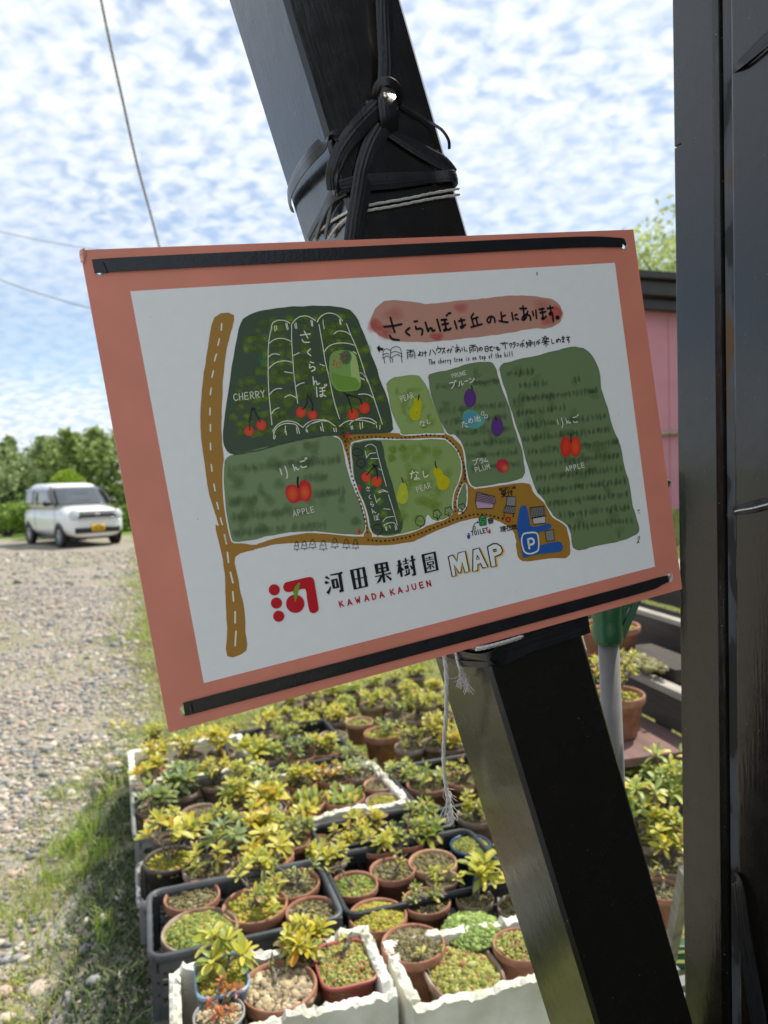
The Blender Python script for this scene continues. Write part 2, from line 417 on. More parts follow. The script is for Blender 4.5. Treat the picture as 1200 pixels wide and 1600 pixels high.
# --- brown roads
BR = ink(148, 112, 44)
road_l = G([(112, 175), (208, 162), (190, 260), (175, 330), (158, 450), (150, 600), (145, 700), (150, 800), (160, 950), (170, 1080), (185, 1200), (195, 1275)], (300, 440), 3.158)
road_low = [(393, 851), (410, 846.5), (430, 841), (480, 832), (520, 831), (560, 837), (600, 838)]
road_b = [(640, 830), (690, 812), (728, 795), (733.5, 752), (739.5, 763), (747, 762.5), (780, 758), (810, 754), (826.5, 756), (834, 770), (846, 782), (852, 789.5), (862.5, 808), (879, 814), (885, 824), (889.5, 848), (889.5, 866), (880.5, 872), (858, 872), (840, 875), (819, 877), (811.5, 873.5), (807, 864.5), (805.5, 845), (801, 830), (792, 821), (780, 815), (765, 809), (739.5, 809.7), (720, 814), (690, 825), (656.7, 840), (640, 846.7), (600, 851.7), (560, 851), (500, 847), (450, 848.5), (421, 852), (400, 857.5), (393, 860), (366.7, 870), (370.8, 901.7), (375.8, 928), (380.8, 953), (382.5, 986.7), (383, 1016.7), (354, 1026), (353.7, 980), (351.7, 946.7), (350.8, 913), (348.3, 885), (341.7, 850), (336, 820)]
left_edge = G([(130, 1200), (85, 1050), (60, 900), (42, 720), (45, 580), (60, 450), (80, 330)], (300, 440), 3.158)
poly('road_print', road_l+road_low+road_b+left_edge, BR, 2, 3, 0.35)
for P in ([(528, 686), (545, 684.5), (600, 682.5), (640, 684), (690, 681), (705, 690), (717, 703), (725, 725), (726, 742), (718, 760), (712, 775), (709, 790), (709, 806)],
          [(536, 683), (546, 705), (552, 730), (560, 755), (568, 785), (572, 810), (574, 842)], [(727, 728), (731, 750), (735, 775), (730, 800)]):
    line('road_print', P, 13, BR, 2.4)
dash = G([(146, 205), (138, 295), (128, 295), (116, 400), (97, 460), (90, 560), (88, 680), (91, 810), (96, 915), (110, 1015), (124, 1105), (142, 1180), (163, 1268)], (300, 440), 3.158)
for (cxx, cyy), dx in zip(G([(147, 222), (133, 297), (117, 373), (103, 455), (93, 540), (89, 640), (91, 720), (91, 812), (96, 918), (110, 1015), (125, 1105), (143, 1182), (163, 1268)], (300, 440), 3.158),
                          (-.3, -1.2, -1.5, -1.3, -.7, -.2, 0, .2, .6, 1, 1.2, 1.4, .8)):
    line('road_print', [(cxx-dx, cyy-5.2), (cxx+dx, cyy+5.2)], 2.2, PENW, 3)
for P in ([(240, 92), (258, 175)], [(267, 258), (277, 350)], [(294, 445), (318, 543)], [(316, 628), (323, 715)], [(338, 815), (336, 920)], [(345, 1000), (336, 1135)]):
    line('road_print', G(P, (310, 820), 6), 2.6, PENW, 3)
# --- orchard fields, each with the white margin left around it
DKG, MDG, LTG = ink(56, 74, 56), ink(106, 130, 94), ink(128, 154, 92)
f_cherry = G([(255, 190), (300, 160), (380, 140), (500, 125), (640, 120), (740, 130), (790, 150), (830, 220), (880, 350), (920, 470), (960, 580), (985, 690), (980, 730), (940, 742), (760, 750), (600, 765), (480, 790), (330, 830), (220, 850), (185, 840), (160, 800), (160, 700), (185, 520), (210, 370), (235, 240)], (300, 440), 3.158)
f_apl = G([(165, 890), (190, 860), (300, 835), (450, 800), (600, 770), (690, 765), (730, 790), (745, 860), (770, 960), (800, 1040), (830, 1110), (848, 1190), (835, 1240), (780, 1245), (650, 1232), (520, 1230), (400, 1245), (280, 1272), (215, 1280), (195, 1260), (170, 1130), (160, 1000)], (300, 440), 3.158)
f_pear = G([(55, 100), (110, 65), (300, 42), (560, 50), (880, 38), (960, 75), (1030, 150), (1065, 240), (1070, 340), (1040, 440), (1000, 530), (985, 640), (985, 720), (920, 770), (860, 790), (810, 780), (770, 740), (745, 760), (735, 830), (690, 860), (600, 895), (480, 920), (380, 935), (290, 925), (235, 880), (215, 780), (180, 650), (130, 530), (80, 400), (62, 250)], (540, 680), 6)
f_strip = G([(58, 100), (110, 66), (300, 43), (345, 100), (370, 250), (420, 400), (470, 600), (520, 760), (530, 850), (510, 905), (480, 920), (380, 935), (290, 925), (235, 880), (215, 780), (180, 650), (130, 530), (80, 400), (62, 250)], (540, 680), 6)
f_sp = G([(30, 180), (70, 130), (180, 108), (310, 102), (350, 140), (400, 210), (430, 310), (490, 450), (550, 610), (540, 632), (400, 632), (180, 640), (150, 600), (90, 480), (50, 330)], (600, 570), 6)
f_prune = G([(195, 80), (215, 65), (300, 45), (370, 22), (440, 15), (475, 25), (500, 100), (540, 210), (560, 290), (590, 380), (605, 450), (600, 515), (500, 540), (400, 555), (370, 530), (360, 470), (345, 380), (310, 330), (275, 320), (240, 250), (205, 150)], (600, 560), 2.79)
f_apr = G([(5, 180), (20, 145), (90, 125), (250, 85), (420, 45), (520, 15), (620, 12), (690, 45), (745, 120), (775, 200), (790, 330), (840, 480), (880, 640), (940, 780), (970, 950), (1010, 1080), (1035, 1250), (1080, 1400), (1075, 1460), (1000, 1500), (900, 1525), (740, 1560), (640, 1590), (575, 1570), (550, 1430), (490, 1365), (420, 1320), (350, 1200), (300, 1140), (250, 1020), (210, 880), (160, 700), (100, 520), (60, 370), (20, 260)], (780, 540), 5)
f_tri = G([(1110, 460), (1122, 520), (1118, 640), (1085, 700), (1052, 650), (1060, 560)], (540, 680), 6)
for nm, P, c in (('cherry', f_cherry, DKG), ('apl', f_apl, MDG), ('pear', f_pear, LTG*0.85+MDG*0.15), ('sp', f_sp, LTG), ('prune', f_prune, MDG*0.86), ('apr', f_apr, MDG*0.85), ('tri', f_tri, MDG)):
    if nm != 'cherry':
        Q = catmull(P, 3, True)
        line('field_margin', list(Q)+[Q[0]], 6.0, WHITE, 3.3, k=1)
    poly('field_print', P, c, 4, 4, 0.45)
    Q = catmull(P, 3, True)
    line('field_print', list(Q+rng.normal(0, .4, Q.shape))+[Q[0]], 2.2, c*0.93, 4.15, k=1)
poly('field_print', f_strip, DKG*1.12, 4.5, 4, 0.4)
def inside(p, P):
    x, y = p; r = False; n = len(P); j = n-1
    for i in range(n):
        if (P[i][1] > y) != (P[j][1] > y) and x < (P[j][0]-P[i][0])*(y-P[i][1])/(P[j][1]-P[i][1])+P[i][0]: r = not r
        j = i
    return r
zk = [5.0]
def wash(c, rx, ry, col, a, rot=0.0):
    zk[0] = 5.0 + (zk[0]-5.0+0.013) % 1.6
    fan('watercolour_dabs', c, rx, ry, col, col, zk[0], rot, 12, a, 0.0, 0.12)
# cherry field: soft leafy tufts in rows
for r_ in range(15):
    for c_ in range(20):
        p = (362+c_*13+rnd.uniform(-3, 3), 492+r_*13.2-c_*0.9+rnd.uniform(-2, 2))
        if inside(p, f_cherry) and inside((p[0]-9, p[1]-8), f_cherry) and inside((p[0]+9, p[1]+8), f_cherry) and rnd.random() < 0.66:
            wash(p, rnd.uniform(8, 13), rnd.uniform(7, 10), ink(96, 126, 44)*rnd.uniform(0.75, 1.1), rnd.uniform(.5, .95), rnd.uniform(-.4, .4))
wash((410, 565), 15, 13, ink(70, 125, 95), .55); wash((414, 563), 9, 8, ink(80, 140, 110), .5)
def rows(P, x0, x1, y0, y1, step, slope, col, a, w=(2.6, 4.2), hgt=(4.5, 7.5), prob=0.8):
    y = y0
    while y < y1:
        x = x0
        on = rnd.random() < prob
        while x < x1:
            if rnd.random() < 0.09: on = rnd.random() < prob
            p = (x, y+slope*(x-x0)+rnd.uniform(-1, 1))
            if on and inside(p, P) and inside((p[0]-5, p[1]-6), P) and inside((p[0]+5, p[1]+6), P):
                wash(p, rnd.uniform(*w)*1.05, rnd.uniform(*hgt)*1.2, col*rnd.uniform(.85, 1.1), rnd.uniform(.35, .75)*a*.72, rnd.uniform(-.25, .25))
            x += rnd.uniform(5, 8)
        y += step
rows(f_apr, 780, 1000, 585, 900, 21, -0.12, ink(47, 62, 38), 1.0, prob=.85)
rows(f_prune, 668, 830, 605, 780, 19, -0.10, ink(50, 70, 42), .8, (3, 5.5), (4, 7), .7)
rows(f_apl, 350, 570, 735, 880, 25, -0.10, ink(58, 78, 46), .75, (4, 7), (6, 10), .75)
for P, n, c, s_ in ((f_pear, 46, ink(128, 158, 60), (7, 16)), (f_sp, 14, ink(124, 150, 72), (6, 12)), (f_apr, 30, ink(96, 124, 80), (8, 18)), (f_apl, 26, ink(92, 120, 76), (9, 18)), (f_prune, 18, ink(92, 120, 74), (6, 12)), (f_strip, 0, 0, 0)):
    Pa = np.array(P); lo_, hi_ = Pa.min(0), Pa.max(0); k_ = 0
    while k_ < n:
        p = (rnd.uniform(lo_[0], hi_[0]), rnd.uniform(lo_[1], hi_[1]))
        if P is f_pear and p[0] < 625: k_ += 0.2; continue
        if inside(p, P) and all(inside((p[0]+dx, p[1]+dy), P) for dx in (-11, 11) for dy in (-9, 9)):
            wash(p, rnd.uniform(*s_), rnd.uniform(s_[0]*.7, s_[1]*.7), c, rnd.uniform(.2, .55), rnd.uniform(0, 3)); k_ += 1
        k_ += 0.01
for (x, y) in ((613, 702), (611, 715), (628, 700), (574, 706), (580, 722), (577, 735), (590, 767), (592, 782), (598, 802), (602, 820), (576, 754)):
    wash((x, y), 8, 8, ink(110, 150, 40), .75)
# --- greenhouse arches drawn in white
gl = [[(590, 330), (610, 275), (660, 245), (700, 240), (760, 245), (822, 275)], [(597, 325), (570, 440), (555, 560), (550, 760), (555, 1000)],
      [(562, 530), (620, 485), (690, 466), (770, 475), (845, 508)], [(845, 290), (845, 500), (860, 760), (878, 1000)], [(855, 278), (900, 225), (960, 192), (1030, 186), (1080, 205), (1140, 242)],
      [(560, 695), (600, 665), (650, 660), (695, 670)], [(555, 845), (620, 785), (690, 755), (770, 747), (855, 765)], [(868, 680), (940, 645)], [(755, 883), (860, 900)],
      [(634, 310), (637, 375)], [(657, 310), (660, 360)], [(770, 280), (790, 358)], [(785, 278), (803, 352)], [(883, 285), (892, 340)], [(898, 270), (910, 342)], [(1085, 240), (1095, 310)], [(1100, 245), (1108, 315)]]
for P in gl: nxt(); line('map_drawing', G(P, (350, 470), 8), 1.25, PENW, 6.8)
gl = [[(122, 262), (160, 200), (220, 160), (290, 150), (370, 175), (438, 245)], [(145, 290), (185, 520), (230, 790), (280, 1000)], [(487, 280), (545, 430), (605, 570), (680, 780), (745, 1000)],
      [(332, 410), (380, 375), (450, 376), (500, 395), (545, 432)], [(205, 640), (260, 570), (330, 535), (420, 522), (520, 530), (605, 557)], [(155, 788), (215, 808)], [(570, 628), (612, 655)], [(655, 893), (690, 910), (722, 950)], [(660, 960), (710, 985)], [(275, 905), (300, 890)],
      [(195, 235), (200, 300)], [(205, 310), (210, 345)], [(400, 230), (410, 290)], [(410, 235), (420, 290)]]
for P in gl: nxt(); line('map_drawing', G(P, (480, 470), 8), 1.25, PENW, 6.8)
gl = [[(548, 0), (555, 200), (570, 400), (596, 665)], [(868, 0), (890, 190), (918, 395)], [(570, 285), (610, 240), (660, 215), (718, 212)], [(893, 190), (940, 155), (1000, 138)], [(755, 325), (820, 292), (905, 330)], [(595, 525), (625, 480), (685, 452)],
      [(603, 745), (660, 670), (740, 625), (820, 618), (900, 640), (970, 690)], [(610, 770), (670, 690), (760, 650), (870, 655), (915, 690), (940, 775)], [(625, 760), (615, 830), (628, 840), (637, 800)], [(765, 680), (758, 760)], [(770, 745), (775, 795)], [(900, 700), (912, 772)], [(978, 700), (1040, 640), (1120, 607), (1190, 605)], [(1025, 700), (1080, 655), (1190, 622)], [(1020, 715), (1025, 752)], [(1035, 730), (1042, 758)]]
for P in gl: nxt(); line('map_drawing', G(P, (350, 580), 8), 1.3, PENW, 6.8)
gl = [[(255, 0), (300, 230), (340, 400), (398, 590)], [(705, 0), (770, 160), (850, 400), (932, 655)], [(635, 285), (700, 278), (765, 290), (815, 325)], [(655, 10), (690, 30), (725, 70)], [(660, 75), (710, 100)], [(0, 645), (60, 612), (150, 602), (240, 612), (342, 680)], [(0, 680), (80, 635), (180, 615), (240, 620)],
      [(398, 685), (460, 635), (530, 612), (640, 605), (740, 618), (840, 652)], [(525, 660), (560, 620), (640, 585), (720, 578), (800, 595), (860, 640)], [(160, 690), (172, 735)], [(178, 640), (197, 745)], [(325, 705), (333, 750)], [(355, 705), (358, 750)], [(540, 680), (545, 720)], [(557, 675), (565, 722)], [(650, 640), (660, 718)], [(683, 630), (686, 705)], [(858, 665), (862, 705)], [(905, 672), (898, 720)]]
for P in gl: nxt(); line('map_drawing', G(P, (480, 580), 8), 1.3, PENW, 6.8)
gl = [[(178, 105), (205, 85), (240, 82), (278, 108)], [(278, 108), (320, 270), (375, 475)], [(180, 145), (190, 210)], [(190, 210), (220, 170), (275, 160)], [(230, 215), (310, 215)], [(305, 310), (340, 330)], [(300, 530), (340, 508), (390, 530)], [(310, 535), (350, 520), (385, 530)], [(395, 555), (440, 700), (478, 838)], [(262, 555), (285, 630)], [(283, 620), (315, 590)], [(350, 685), (410, 692)], [(340, 810), (375, 770), (445, 757)], [(350, 845), (390, 820), (450, 820), (475, 880)], [(360, 850), (375, 890)], [(375, 855), (380, 890)], [(405, 845), (412, 870)], [(455, 850), (462, 885)]]
for P in gl: nxt(); line('map_drawing', G(P, (540, 680), 6), 1.0, PENW, 6.8)
# --- a pale cut-out patch with cherry sprays (the picture on it is left out)
nxt(); patch = G([(275, 730), (300, 660), (360, 620), (470, 612), (540, 625), (590, 660), (625, 760), (650, 920), (668, 1015), (625, 1110), (400, 1125), (320, 1060), (290, 1000), (272, 860)], (480, 470), 8)
poly('map_drawing', patch, ink(112, 150, 82), 7.1, 3)
poly('map_drawing', G([(520, 640), (590, 665), (625, 770), (650, 930), (660, 1010), (560, 1000), (540, 820)], (480, 470), 8), ink(150, 176, 112), 7.25, 3)
poly('map_drawing', G([(300, 900), (420, 930), (600, 960), (640, 1040), (600, 1095), (410, 1105), (330, 1040)], (480, 470), 8), ink(98, 140, 52), 7.35, 3)
fan('map_drawing', (540, 558), 9, 11, ink(48, 88, 58), ink(70, 110, 70), 7.45)
for k in range(26):
    dot('map_drawing', (rnd.uniform(517, 549), rnd.uniform(551, 575)), rnd.uniform(.8, 1.7), ink(176, 54, 66), 7.6)
# --- fruit
def cherry(c, r, inner=(196, 78, 36), outer=(186, 42, 42)): nxt(); fan('fruit_print', c, r*.97, r*1.03, ink(*inner), ink(*outer), 7.7, seg=20, off=(0, .25))
for c, r in (((388.7, 673), 7.7), ((407.9, 663.7), 8.2), ((469.6, 643.7), 8.2), ((487.9, 647.9), 7.5), ((550.9, 646.9), 8.7), ((568.7, 637), 8.8)): cherry(c, r)
cherry((571, 745), 7.4, (204, 70, 40), (200, 62, 38)); cherry((587.5, 751.7), 8.1, (204, 74, 38), (200, 64, 36))
for o_, s_, P, w in (((350, 580), 8, [(318, 730), (320, 620), (345, 470)], 1.7), ((350, 580), 8, [(450, 632), (410, 550), (372, 478)], 1.7), ((350, 580), 8, [(345, 455), (365, 475), (385, 458)], 2), ((350, 580), 8, [(970, 475), (1030, 410), (1035, 280)], 1.7),
      ((350, 580), 8, [(1095, 495), (1100, 400), (1035, 280)], 1.7), ((480, 580), 8, [(555, 515), (540, 440), (490, 290)], 1.7), ((480, 580), 8, [(678, 405), (650, 345), (580, 310), (480, 290)], 1.7), ((480, 580), 8, [(462, 275), (490, 290), (520, 292)], 2.2),
      ((540, 680), 6, [(190, 368), (265, 285)], 1.8), ((540, 680), 6, [(293, 403), (285, 330), (262, 275)], 1.8), ((540, 680), 6, [(240, 265), (265, 285), (292, 282)], 2),
      ((400, 700), 6, [(388, 272), (384, 320), (390, 362)], 3.2), ((780, 540), 5, [(553, 682), (555, 748)], 1.9), ((540, 680), 6, [(518, 395), (533, 440)], 1.6), ((540, 680), 6, [(832, 240), (835, 275), (848, 302)], 2), ((600, 570), 6, [(322, 275), (314, 325)], 1.8), ((600, 570), 6, [(815, 192), (820, 228)], 1.8), ((600, 570), 6, [(1035, 480), (1048, 512)], 1.8)):
    nxt(); line('fruit_print', G(P, o_, s_), w, BLK, 8.6)
apl = G([(270, 400), (290, 350), (350, 340), (390, 360), (410, 310), (450, 295), (500, 330), (518, 400), (505, 470), (470, 500), (420, 490), (350, 518), (300, 490), (275, 440)], (400, 700), 6)
nxt(); poly('fruit_print', apl, ink(178, 36, 40), 7.5, 4)
fan('fruit_print', (456, 771), 9, 12, ink(204, 88, 34), ink(184, 46, 38), 7.8); fan('fruit_print', (475.5, 769), 8, 12, ink(206, 92, 36), ink(184, 46, 38), 7.9)
nxt(); fan('fruit_print', (883, 697), 8.6, 16.5, ink(198, 62, 38), ink(180, 34, 38), 7.6); fan('fruit_print', (898, 697), 8.6, 16, ink(204, 84, 34), ink(182, 38, 38), 7.7)
def pear(P, c, s_, o_):
    nxt(); Q = np.array(G(P, o_, s_)); poly('fruit_print', Q, ink(*c), 7.6, 4)
    m = Q.mean(0); fan('fruit_print', m+(0, 1.5), 4.5, 6, ink(*c)*1.12, ink(*c), 7.75)
    for k in range(7): dot('fruit_print', (m[0]+rnd.uniform(0, 5), m[1]+rnd.uniform(3, 8)), .35, ink(90, 88, 18), 7.9)
pear([(470, 560), (490, 500), (505, 455), (530, 438), (555, 450), (572, 510), (580, 570), (560, 625), (525, 642), (485, 620)], (166, 176, 50), 6, (540, 680))
pear([(812, 340), (825, 300), (850, 290), (890, 320), (915, 365), (955, 390), (970, 440), (945, 495), (895, 512), (855, 480), (842, 410)], (174, 170, 12), 6, (540, 680))
pear([(235, 450), (245, 400), (270, 370), (270, 320), (300, 302), (340, 315), (348, 370), (338, 440), (330, 490), (295, 515), (250, 500)], (168, 168, 12), 6, (600, 570))
pear([(1, 1), (2, 1.2), (2, 2)], (80, 107, 66), 6, (690, 620)) if False else None
for c, rx, ry in (((733.3, 621), 9.6, 14.5), ((775.7, 666), 9.4, 15)): nxt(); fan('fruit_print', c, rx, ry, ink(84, 48, 128), ink(80, 50, 110), 7.6, seg=20)
nxt(); fan('fruit_print', (784, 727), 10, 10.5, ink(176, 58, 58), ink(164, 26, 62), 7.6, seg=20); fan('fruit_print', (787.5, 730.5), 6, 6.5, ink(190, 104, 56), ink(170, 52, 58), 7.8)
pond = G([(730, 480), (750, 430), (800, 412), (860, 440), (920, 480), (945, 510), (915, 560), (860, 590), (790, 590), (740, 560)], (600, 570), 6)
nxt(); poly('fruit_print', pond, ink(84, 146, 140), 7.3, 4); fan('fruit_print', (734, 654), 12, 12, ink(66, 128, 168), ink(78, 140, 150), 7.45)
# --- dotted walking route
def dots_along(P, step, r):
    Q = catmull(P, 12); d = np.r_[0, np.cumsum(np.linalg.norm(np.diff(Q, axis=0), axis=1))]
    for s_ in np.arange(0, d[-1], step):
        dot('route_dots', (np.interp(s_, d, Q[:, 0])+rnd.uniform(-.3, .3), np.interp(s_, d, Q[:, 1])+rnd.uniform(-.3, .3)), r*1.2*rnd.uniform(.85, 1.1), BLK, 7.0)
dots_along([(534, 668), (538, 688), (543, 710), (547, 735), (553, 757), (560, 780), (566, 800), (571, 820), (573.5, 836)], 7.0, 1.25)
dots_along([(547, 685), (565, 682), (590, 682), (612, 684), (640, 682), (666, 679), (690, 681), (703, 689), (714, 703), (722, 722), (726, 742), (719, 756), (713, 775), (710, 790), (711, 803)], 6.6, 1.2)
dots_along([(574, 843), (590, 845), (610, 843.5), (630, 840), (655, 833), (680, 823), (705, 812), (720, 808.5), (735, 804), (750, 802.5), (765, 805), (785, 810)], 6.6, 1.3)
# --- little ink drawings: trees, buildings, toilets, markers
for o_, s_, pts in (((540, 680), 6, [(105, 155, 50, 33), (138, 255, 42, 40), (290, 880, 48, 48), (690, 800, 42, 48)]),):
    for (x, y, rx, ry) in pts:
        th = np.linspace(0, 2*math.pi, 16); P = [(x+rx*math.cos(t)*(1+.08*math.sin(3*t)), y+ry*math.sin(t)) for t in th]
        line('map_drawing', G(P, o_, s_), 1.1, BLK, 7.2); line('map_drawing', G([(x+2, y+ry), (x+6, y+ry+16)], o_, s_), 1.2, BLK, 7.2)
        for k in range(5): line('map_drawing', G([(x-rx*.4+k*9, y+(-8, 6, -2, 10, 0)[k]), (x-rx*.4+k*9+4, y+(-8, 6, -2, 10, 0)[k]+1)], o_, s_), .8, BLK, 7.2)
for (x, y) in ((848, 735), (958, 710), (1085, 680)):
    th = np.linspace(0, 2*math.pi, 26); P = [(x+36*math.cos(t)*(1+.16*math.cos(5*t)), y+40*math.sin(t)*(1+.16*math.cos(5*t))) for t in th]
    line('map_drawing', G(P, (540, 680), 6), 1.1, BLK, 7.2); line('map_drawing', G([(x, y+5), (x+6, y+58)], (540, 680), 6), 1.1, BLK, 7.2)
for (x, y, h, w) in ((373, 910, 84, 54), (445, 905, 80, 66), (522, 895, 84, 78), (622, 905, 92, 78), (730, 885, 92, 74), (838, 892, 88, 76), (925, 895, 90, 68)):
    nxt(); P = [(x, y-h*.5), (x-w*.3, y-h*.15), (x-w*.18, y-h*.12), (x-w*.42, y+h*.15), (x-w*.25, y+h*.18), (x-w*.5, y+h*.45), (x+w*.5, y+h*.42), (x+w*.25, y+h*.15), (x+w*.4, y+h*.1), (x+w*.2, y-h*.15), (x+w*.3, y-h*.18), (x, y-h*.5)]
    line('map_drawing', G(P, (400, 700), 6), 1.0, BLK, 7.2, k=1); line('map_drawing', G([(x+2, y+h*.43), (x+6, y+h*.62)], (400, 700), 6), 1.0, BLK, 7.2)
    for k in range(3): line('map_drawing', G([(x-w*.2+k*10, y+6+3*(k % 2)), (x-w*.2+k*10+7, y+2+3*(k % 2))], (400, 700), 6), .8, BLK, 7.2)
T7 = lambda P: G(P, (720, 740), 6.667)
def outlined(P, c, w=1.2, z=7.0): nxt(); poly('map_drawing', T7(P), ink(*c), z, 0); line('map_drawing', T7(list(P)+[P[0]]), w, BLK, z+.3, k=1)
outlined([(160, 187), (345, 235), (350, 285), (325, 355), (160, 362), (145, 285)], (140, 118, 140)); poly('map_drawing', T7([(150, 292), (335, 325), (322, 352), (162, 360)]), ink(168, 148, 172), 7.15, 0)
for k in range(5): line('map_drawing', T7([(155, 205+k*18), (240, 218+k*17), (335, 250+k*15)]), .9, BLK, 7.4)
outlined([(475, 232), (568, 238), (555, 335), (465, 328)], (120, 126, 128)); outlined([(455, 330), (560, 340), (548, 410), (430, 400)], (112, 114, 114))
for k in range(5): line('map_drawing', T7([(462+k*20, 338), (448+k*20, 395)]), .8, BLK, 7.4)
line('map_drawing', T7([(445, 405), (440, 440), (448, 442)]), 1, BLK, 7.4); line('map_drawing', T7([(540, 412), (535, 445), (546, 440)]), 1, BLK, 7.4)
nxt(); BLU = ink(36, 84, 160)
poly('map_drawing', T7([(610, 350), (640, 328), (675, 340), (700, 440), (715, 530), (760, 545), (850, 530), (900, 512), (935, 535), (920, 570), (830, 600), (800, 625), (808, 738), (900, 720), (1000, 705), (1045, 725), (1055, 775), (1020, 810), (900, 825), (760, 845), (660, 872), (635, 850), (610, 720), (578, 570), (590, 440)]), BLU, 7.0, 3)
outlined([(712, 350), (860, 335), (872, 430), (722, 460)], (112, 116, 116), z=7.2); outlined([(738, 462), (868, 438), (872, 510), (750, 522)], (168, 172, 172), z=7.2)
for k in range(8): line('map_drawing', T7([(725+k*18, 352-k*2), (738+k*17, 450-k*3)]), .9, BLK, 7.6)
outlined([(868, 595), (955, 578), (968, 690), (885, 702)], (116, 120, 122), z=7.2)
rr_ = [(632, 650), (650, 622), (700, 612), (760, 610), (790, 630), (802, 700), (800, 780), (775, 812), (710, 832), (660, 815), (638, 770), (624, 700)]
line('map_drawing', list(catmull(T7(rr_), 4, True))+[T7(rr_)[0]], 2.2, PENW, 7.5, k=1)
line('map_drawing', T7([(690, 680), (705, 775)]), 3.0, PENW, 7.5); line('map_drawing', T7([(690, 680), (730, 672), (750, 690), (752, 715), (735, 732), (700, 738)]), 3.0, PENW, 7.5)
dot('map_drawing', T7([(483, 474)])[0], 4.1, BLK, 7.3); dot('map_drawing', T7([(483, 474)])[0], 2.9, ink(206, 52, 60), 7.5)
outlined([(180, 465), (205, 432), (235, 432), (255, 460), (258, 530), (190, 540)], (58, 150, 84), 1.3, 7.5); line('map_drawing', T7([(205, 535), (205, 490), (235, 485), (238, 530)]), 1, BLK, 7.9); line('map_drawing', T7([(185, 470), (250, 462)]), 1, BLK, 7.9)
outlined([(272, 470), (300, 460), (330, 466), (325, 510), (285, 520)], (84, 88, 84), 1, 7.5); line('map_drawing', T7([(275, 490), (330, 480)]), .9, BLK, 7.9)
line('map_drawing', T7([(115, 605), (118, 560), (135, 545), (145, 565), (125, 575), (120, 545), (145, 510), (170, 503)]), 1.0, BLK, 7.4); poly('map_drawing', T7([(160, 490), (182, 502), (165, 518)]), BLK, 7.4, 0)
def figure(x, y, c, h=9.0):
    nxt(); dot('map_drawing', (x, y-h*.36), h*.17, c, 7.4); poly('map_drawing', [(x-h*.3, y-h*.15), (x+h*.3, y-h*.18), (x+h*.28, y+.05*h), (x+h*.16, y+h*.5), (x-.02*h, y+h*.5), (x-h*.2, y+h*.45), (x-h*.3, y)], c, 7.5, 0)
figure(731, 837, ink(50, 74, 140)); figure(763.5, 829.5, ink(190, 46, 60), 7.5); figure(542.5, 679, ink(196, 40, 44), 9); figure(560.5, 761.5, ink(196, 40, 44), 9); figure(560, 830, ink(196, 40, 44), 9)
# --- pink watercolour banner
nxt(); ban = G([(60, 210), (75, 160), (110, 115), (155, 95), (260, 100), (380, 112), (500, 98), (620, 88), (700, 78), (800, 68), (900, 70), (1000, 85), (1040, 110), (1058, 150), (1055, 190), (1030, 220), (980, 240), (920, 240), (850, 250), (750, 268), (620, 285), (500, 300), (380, 310), (280, 310), (180, 305), (110, 280), (75, 245)], (560, 440), 3.333)
poly('map_drawing', ban, ink(170, 130, 118), 2.2, 4, .4)
for (x, y, rx, ry, a) in ((585, 508, 14, 13, .8), (600, 518, 16, 14, .5), (682, 525, 13, 8, .8), (720, 480, 14, 9, .5), (868, 488, 12, 14, .95), (855, 500, 14, 10, .5), (845, 475, 16, 12, .3), (615, 490, 20, 14, .3)):
    wash((x, y), rx, ry, ink(184, 84, 84), a)
# --- lettering
nxt()
T1 = lambda P: G(P, (570, 455), 7.5)
T2 = lambda P: G(P, (730, 455), 7.5)
for P in ([(220, 412), (330, 400), (425, 380)], [(295, 305), (320, 400), (345, 475)], [(288, 518), (320, 555), (395, 568)], [(518, 425), (472, 470), (518, 510)], [(575, 350), (608, 345)], [(590, 410), (600, 440), (640, 430), (670, 450), (660, 505)],
          [(705, 360), (735, 465)], [(735, 462), (755, 430), (778, 430), (785, 460), (812, 450)], [(840, 325), (878, 460)], [(890, 332), (950, 325)], [(900, 385), (970, 372)], [(930, 325), (945, 450)], [(945, 445), (920, 458), (935, 438), (975, 445), (1000, 428)], [(950, 278), (957, 275)], [(970, 255), (995, 250)],
          [(1045, 345), (1070, 430)], [(1095, 345), (1160, 330)], [(1120, 315), (1140, 400)], [(1140, 398), (1115, 412), (1130, 425), (1150, 405), (1172, 385)]): line('lettering', T1(P), 3.2, BLK, 9)
for P in ([(65, 255), (38, 300)], [(40, 298), (70, 400)], [(60, 320), (118, 298)], [(95, 308), (115, 385)], [(38, 415), (165, 378)], [(272, 290), (262, 350), (240, 360), (225, 330), (250, 295), (285, 290), (310, 310), (318, 355)], [(388, 240), (400, 345)], [(398, 290), (438, 275)], [(366, 340), (420, 352), (468, 355)],
          [(515, 245), (530, 330)], [(550, 275), (575, 265)], [(555, 310), (590, 322)], [(610, 195), (685, 195)], [(645, 165), (665, 325)], [(700, 230), (680, 300), (650, 330), (635, 315), (660, 275), (700, 265), (730, 290), (735, 330)], [(758, 230), (770, 275)], [(795, 215), (805, 310)],
          [(835, 205), (890, 195)], [(845, 245), (910, 232)], [(868, 195), (880, 305)], [(880, 300), (865, 312), (885, 318), (915, 285)], [(930, 195), (995, 185)], [(962, 165), (975, 250), (960, 270), (955, 250), (985, 240), (1000, 345)], [(1050, 284), (1066, 300), (1050, 316), (1034, 300), (1050, 284)]): line('lettering', T2(P), 2.8, BLK, 9)
nxt(); poly('lettering', T1([(135, 660), (165, 625), (168, 652), (212, 662), (205, 692), (172, 685), (165, 718)]), BLK, 9, 0)
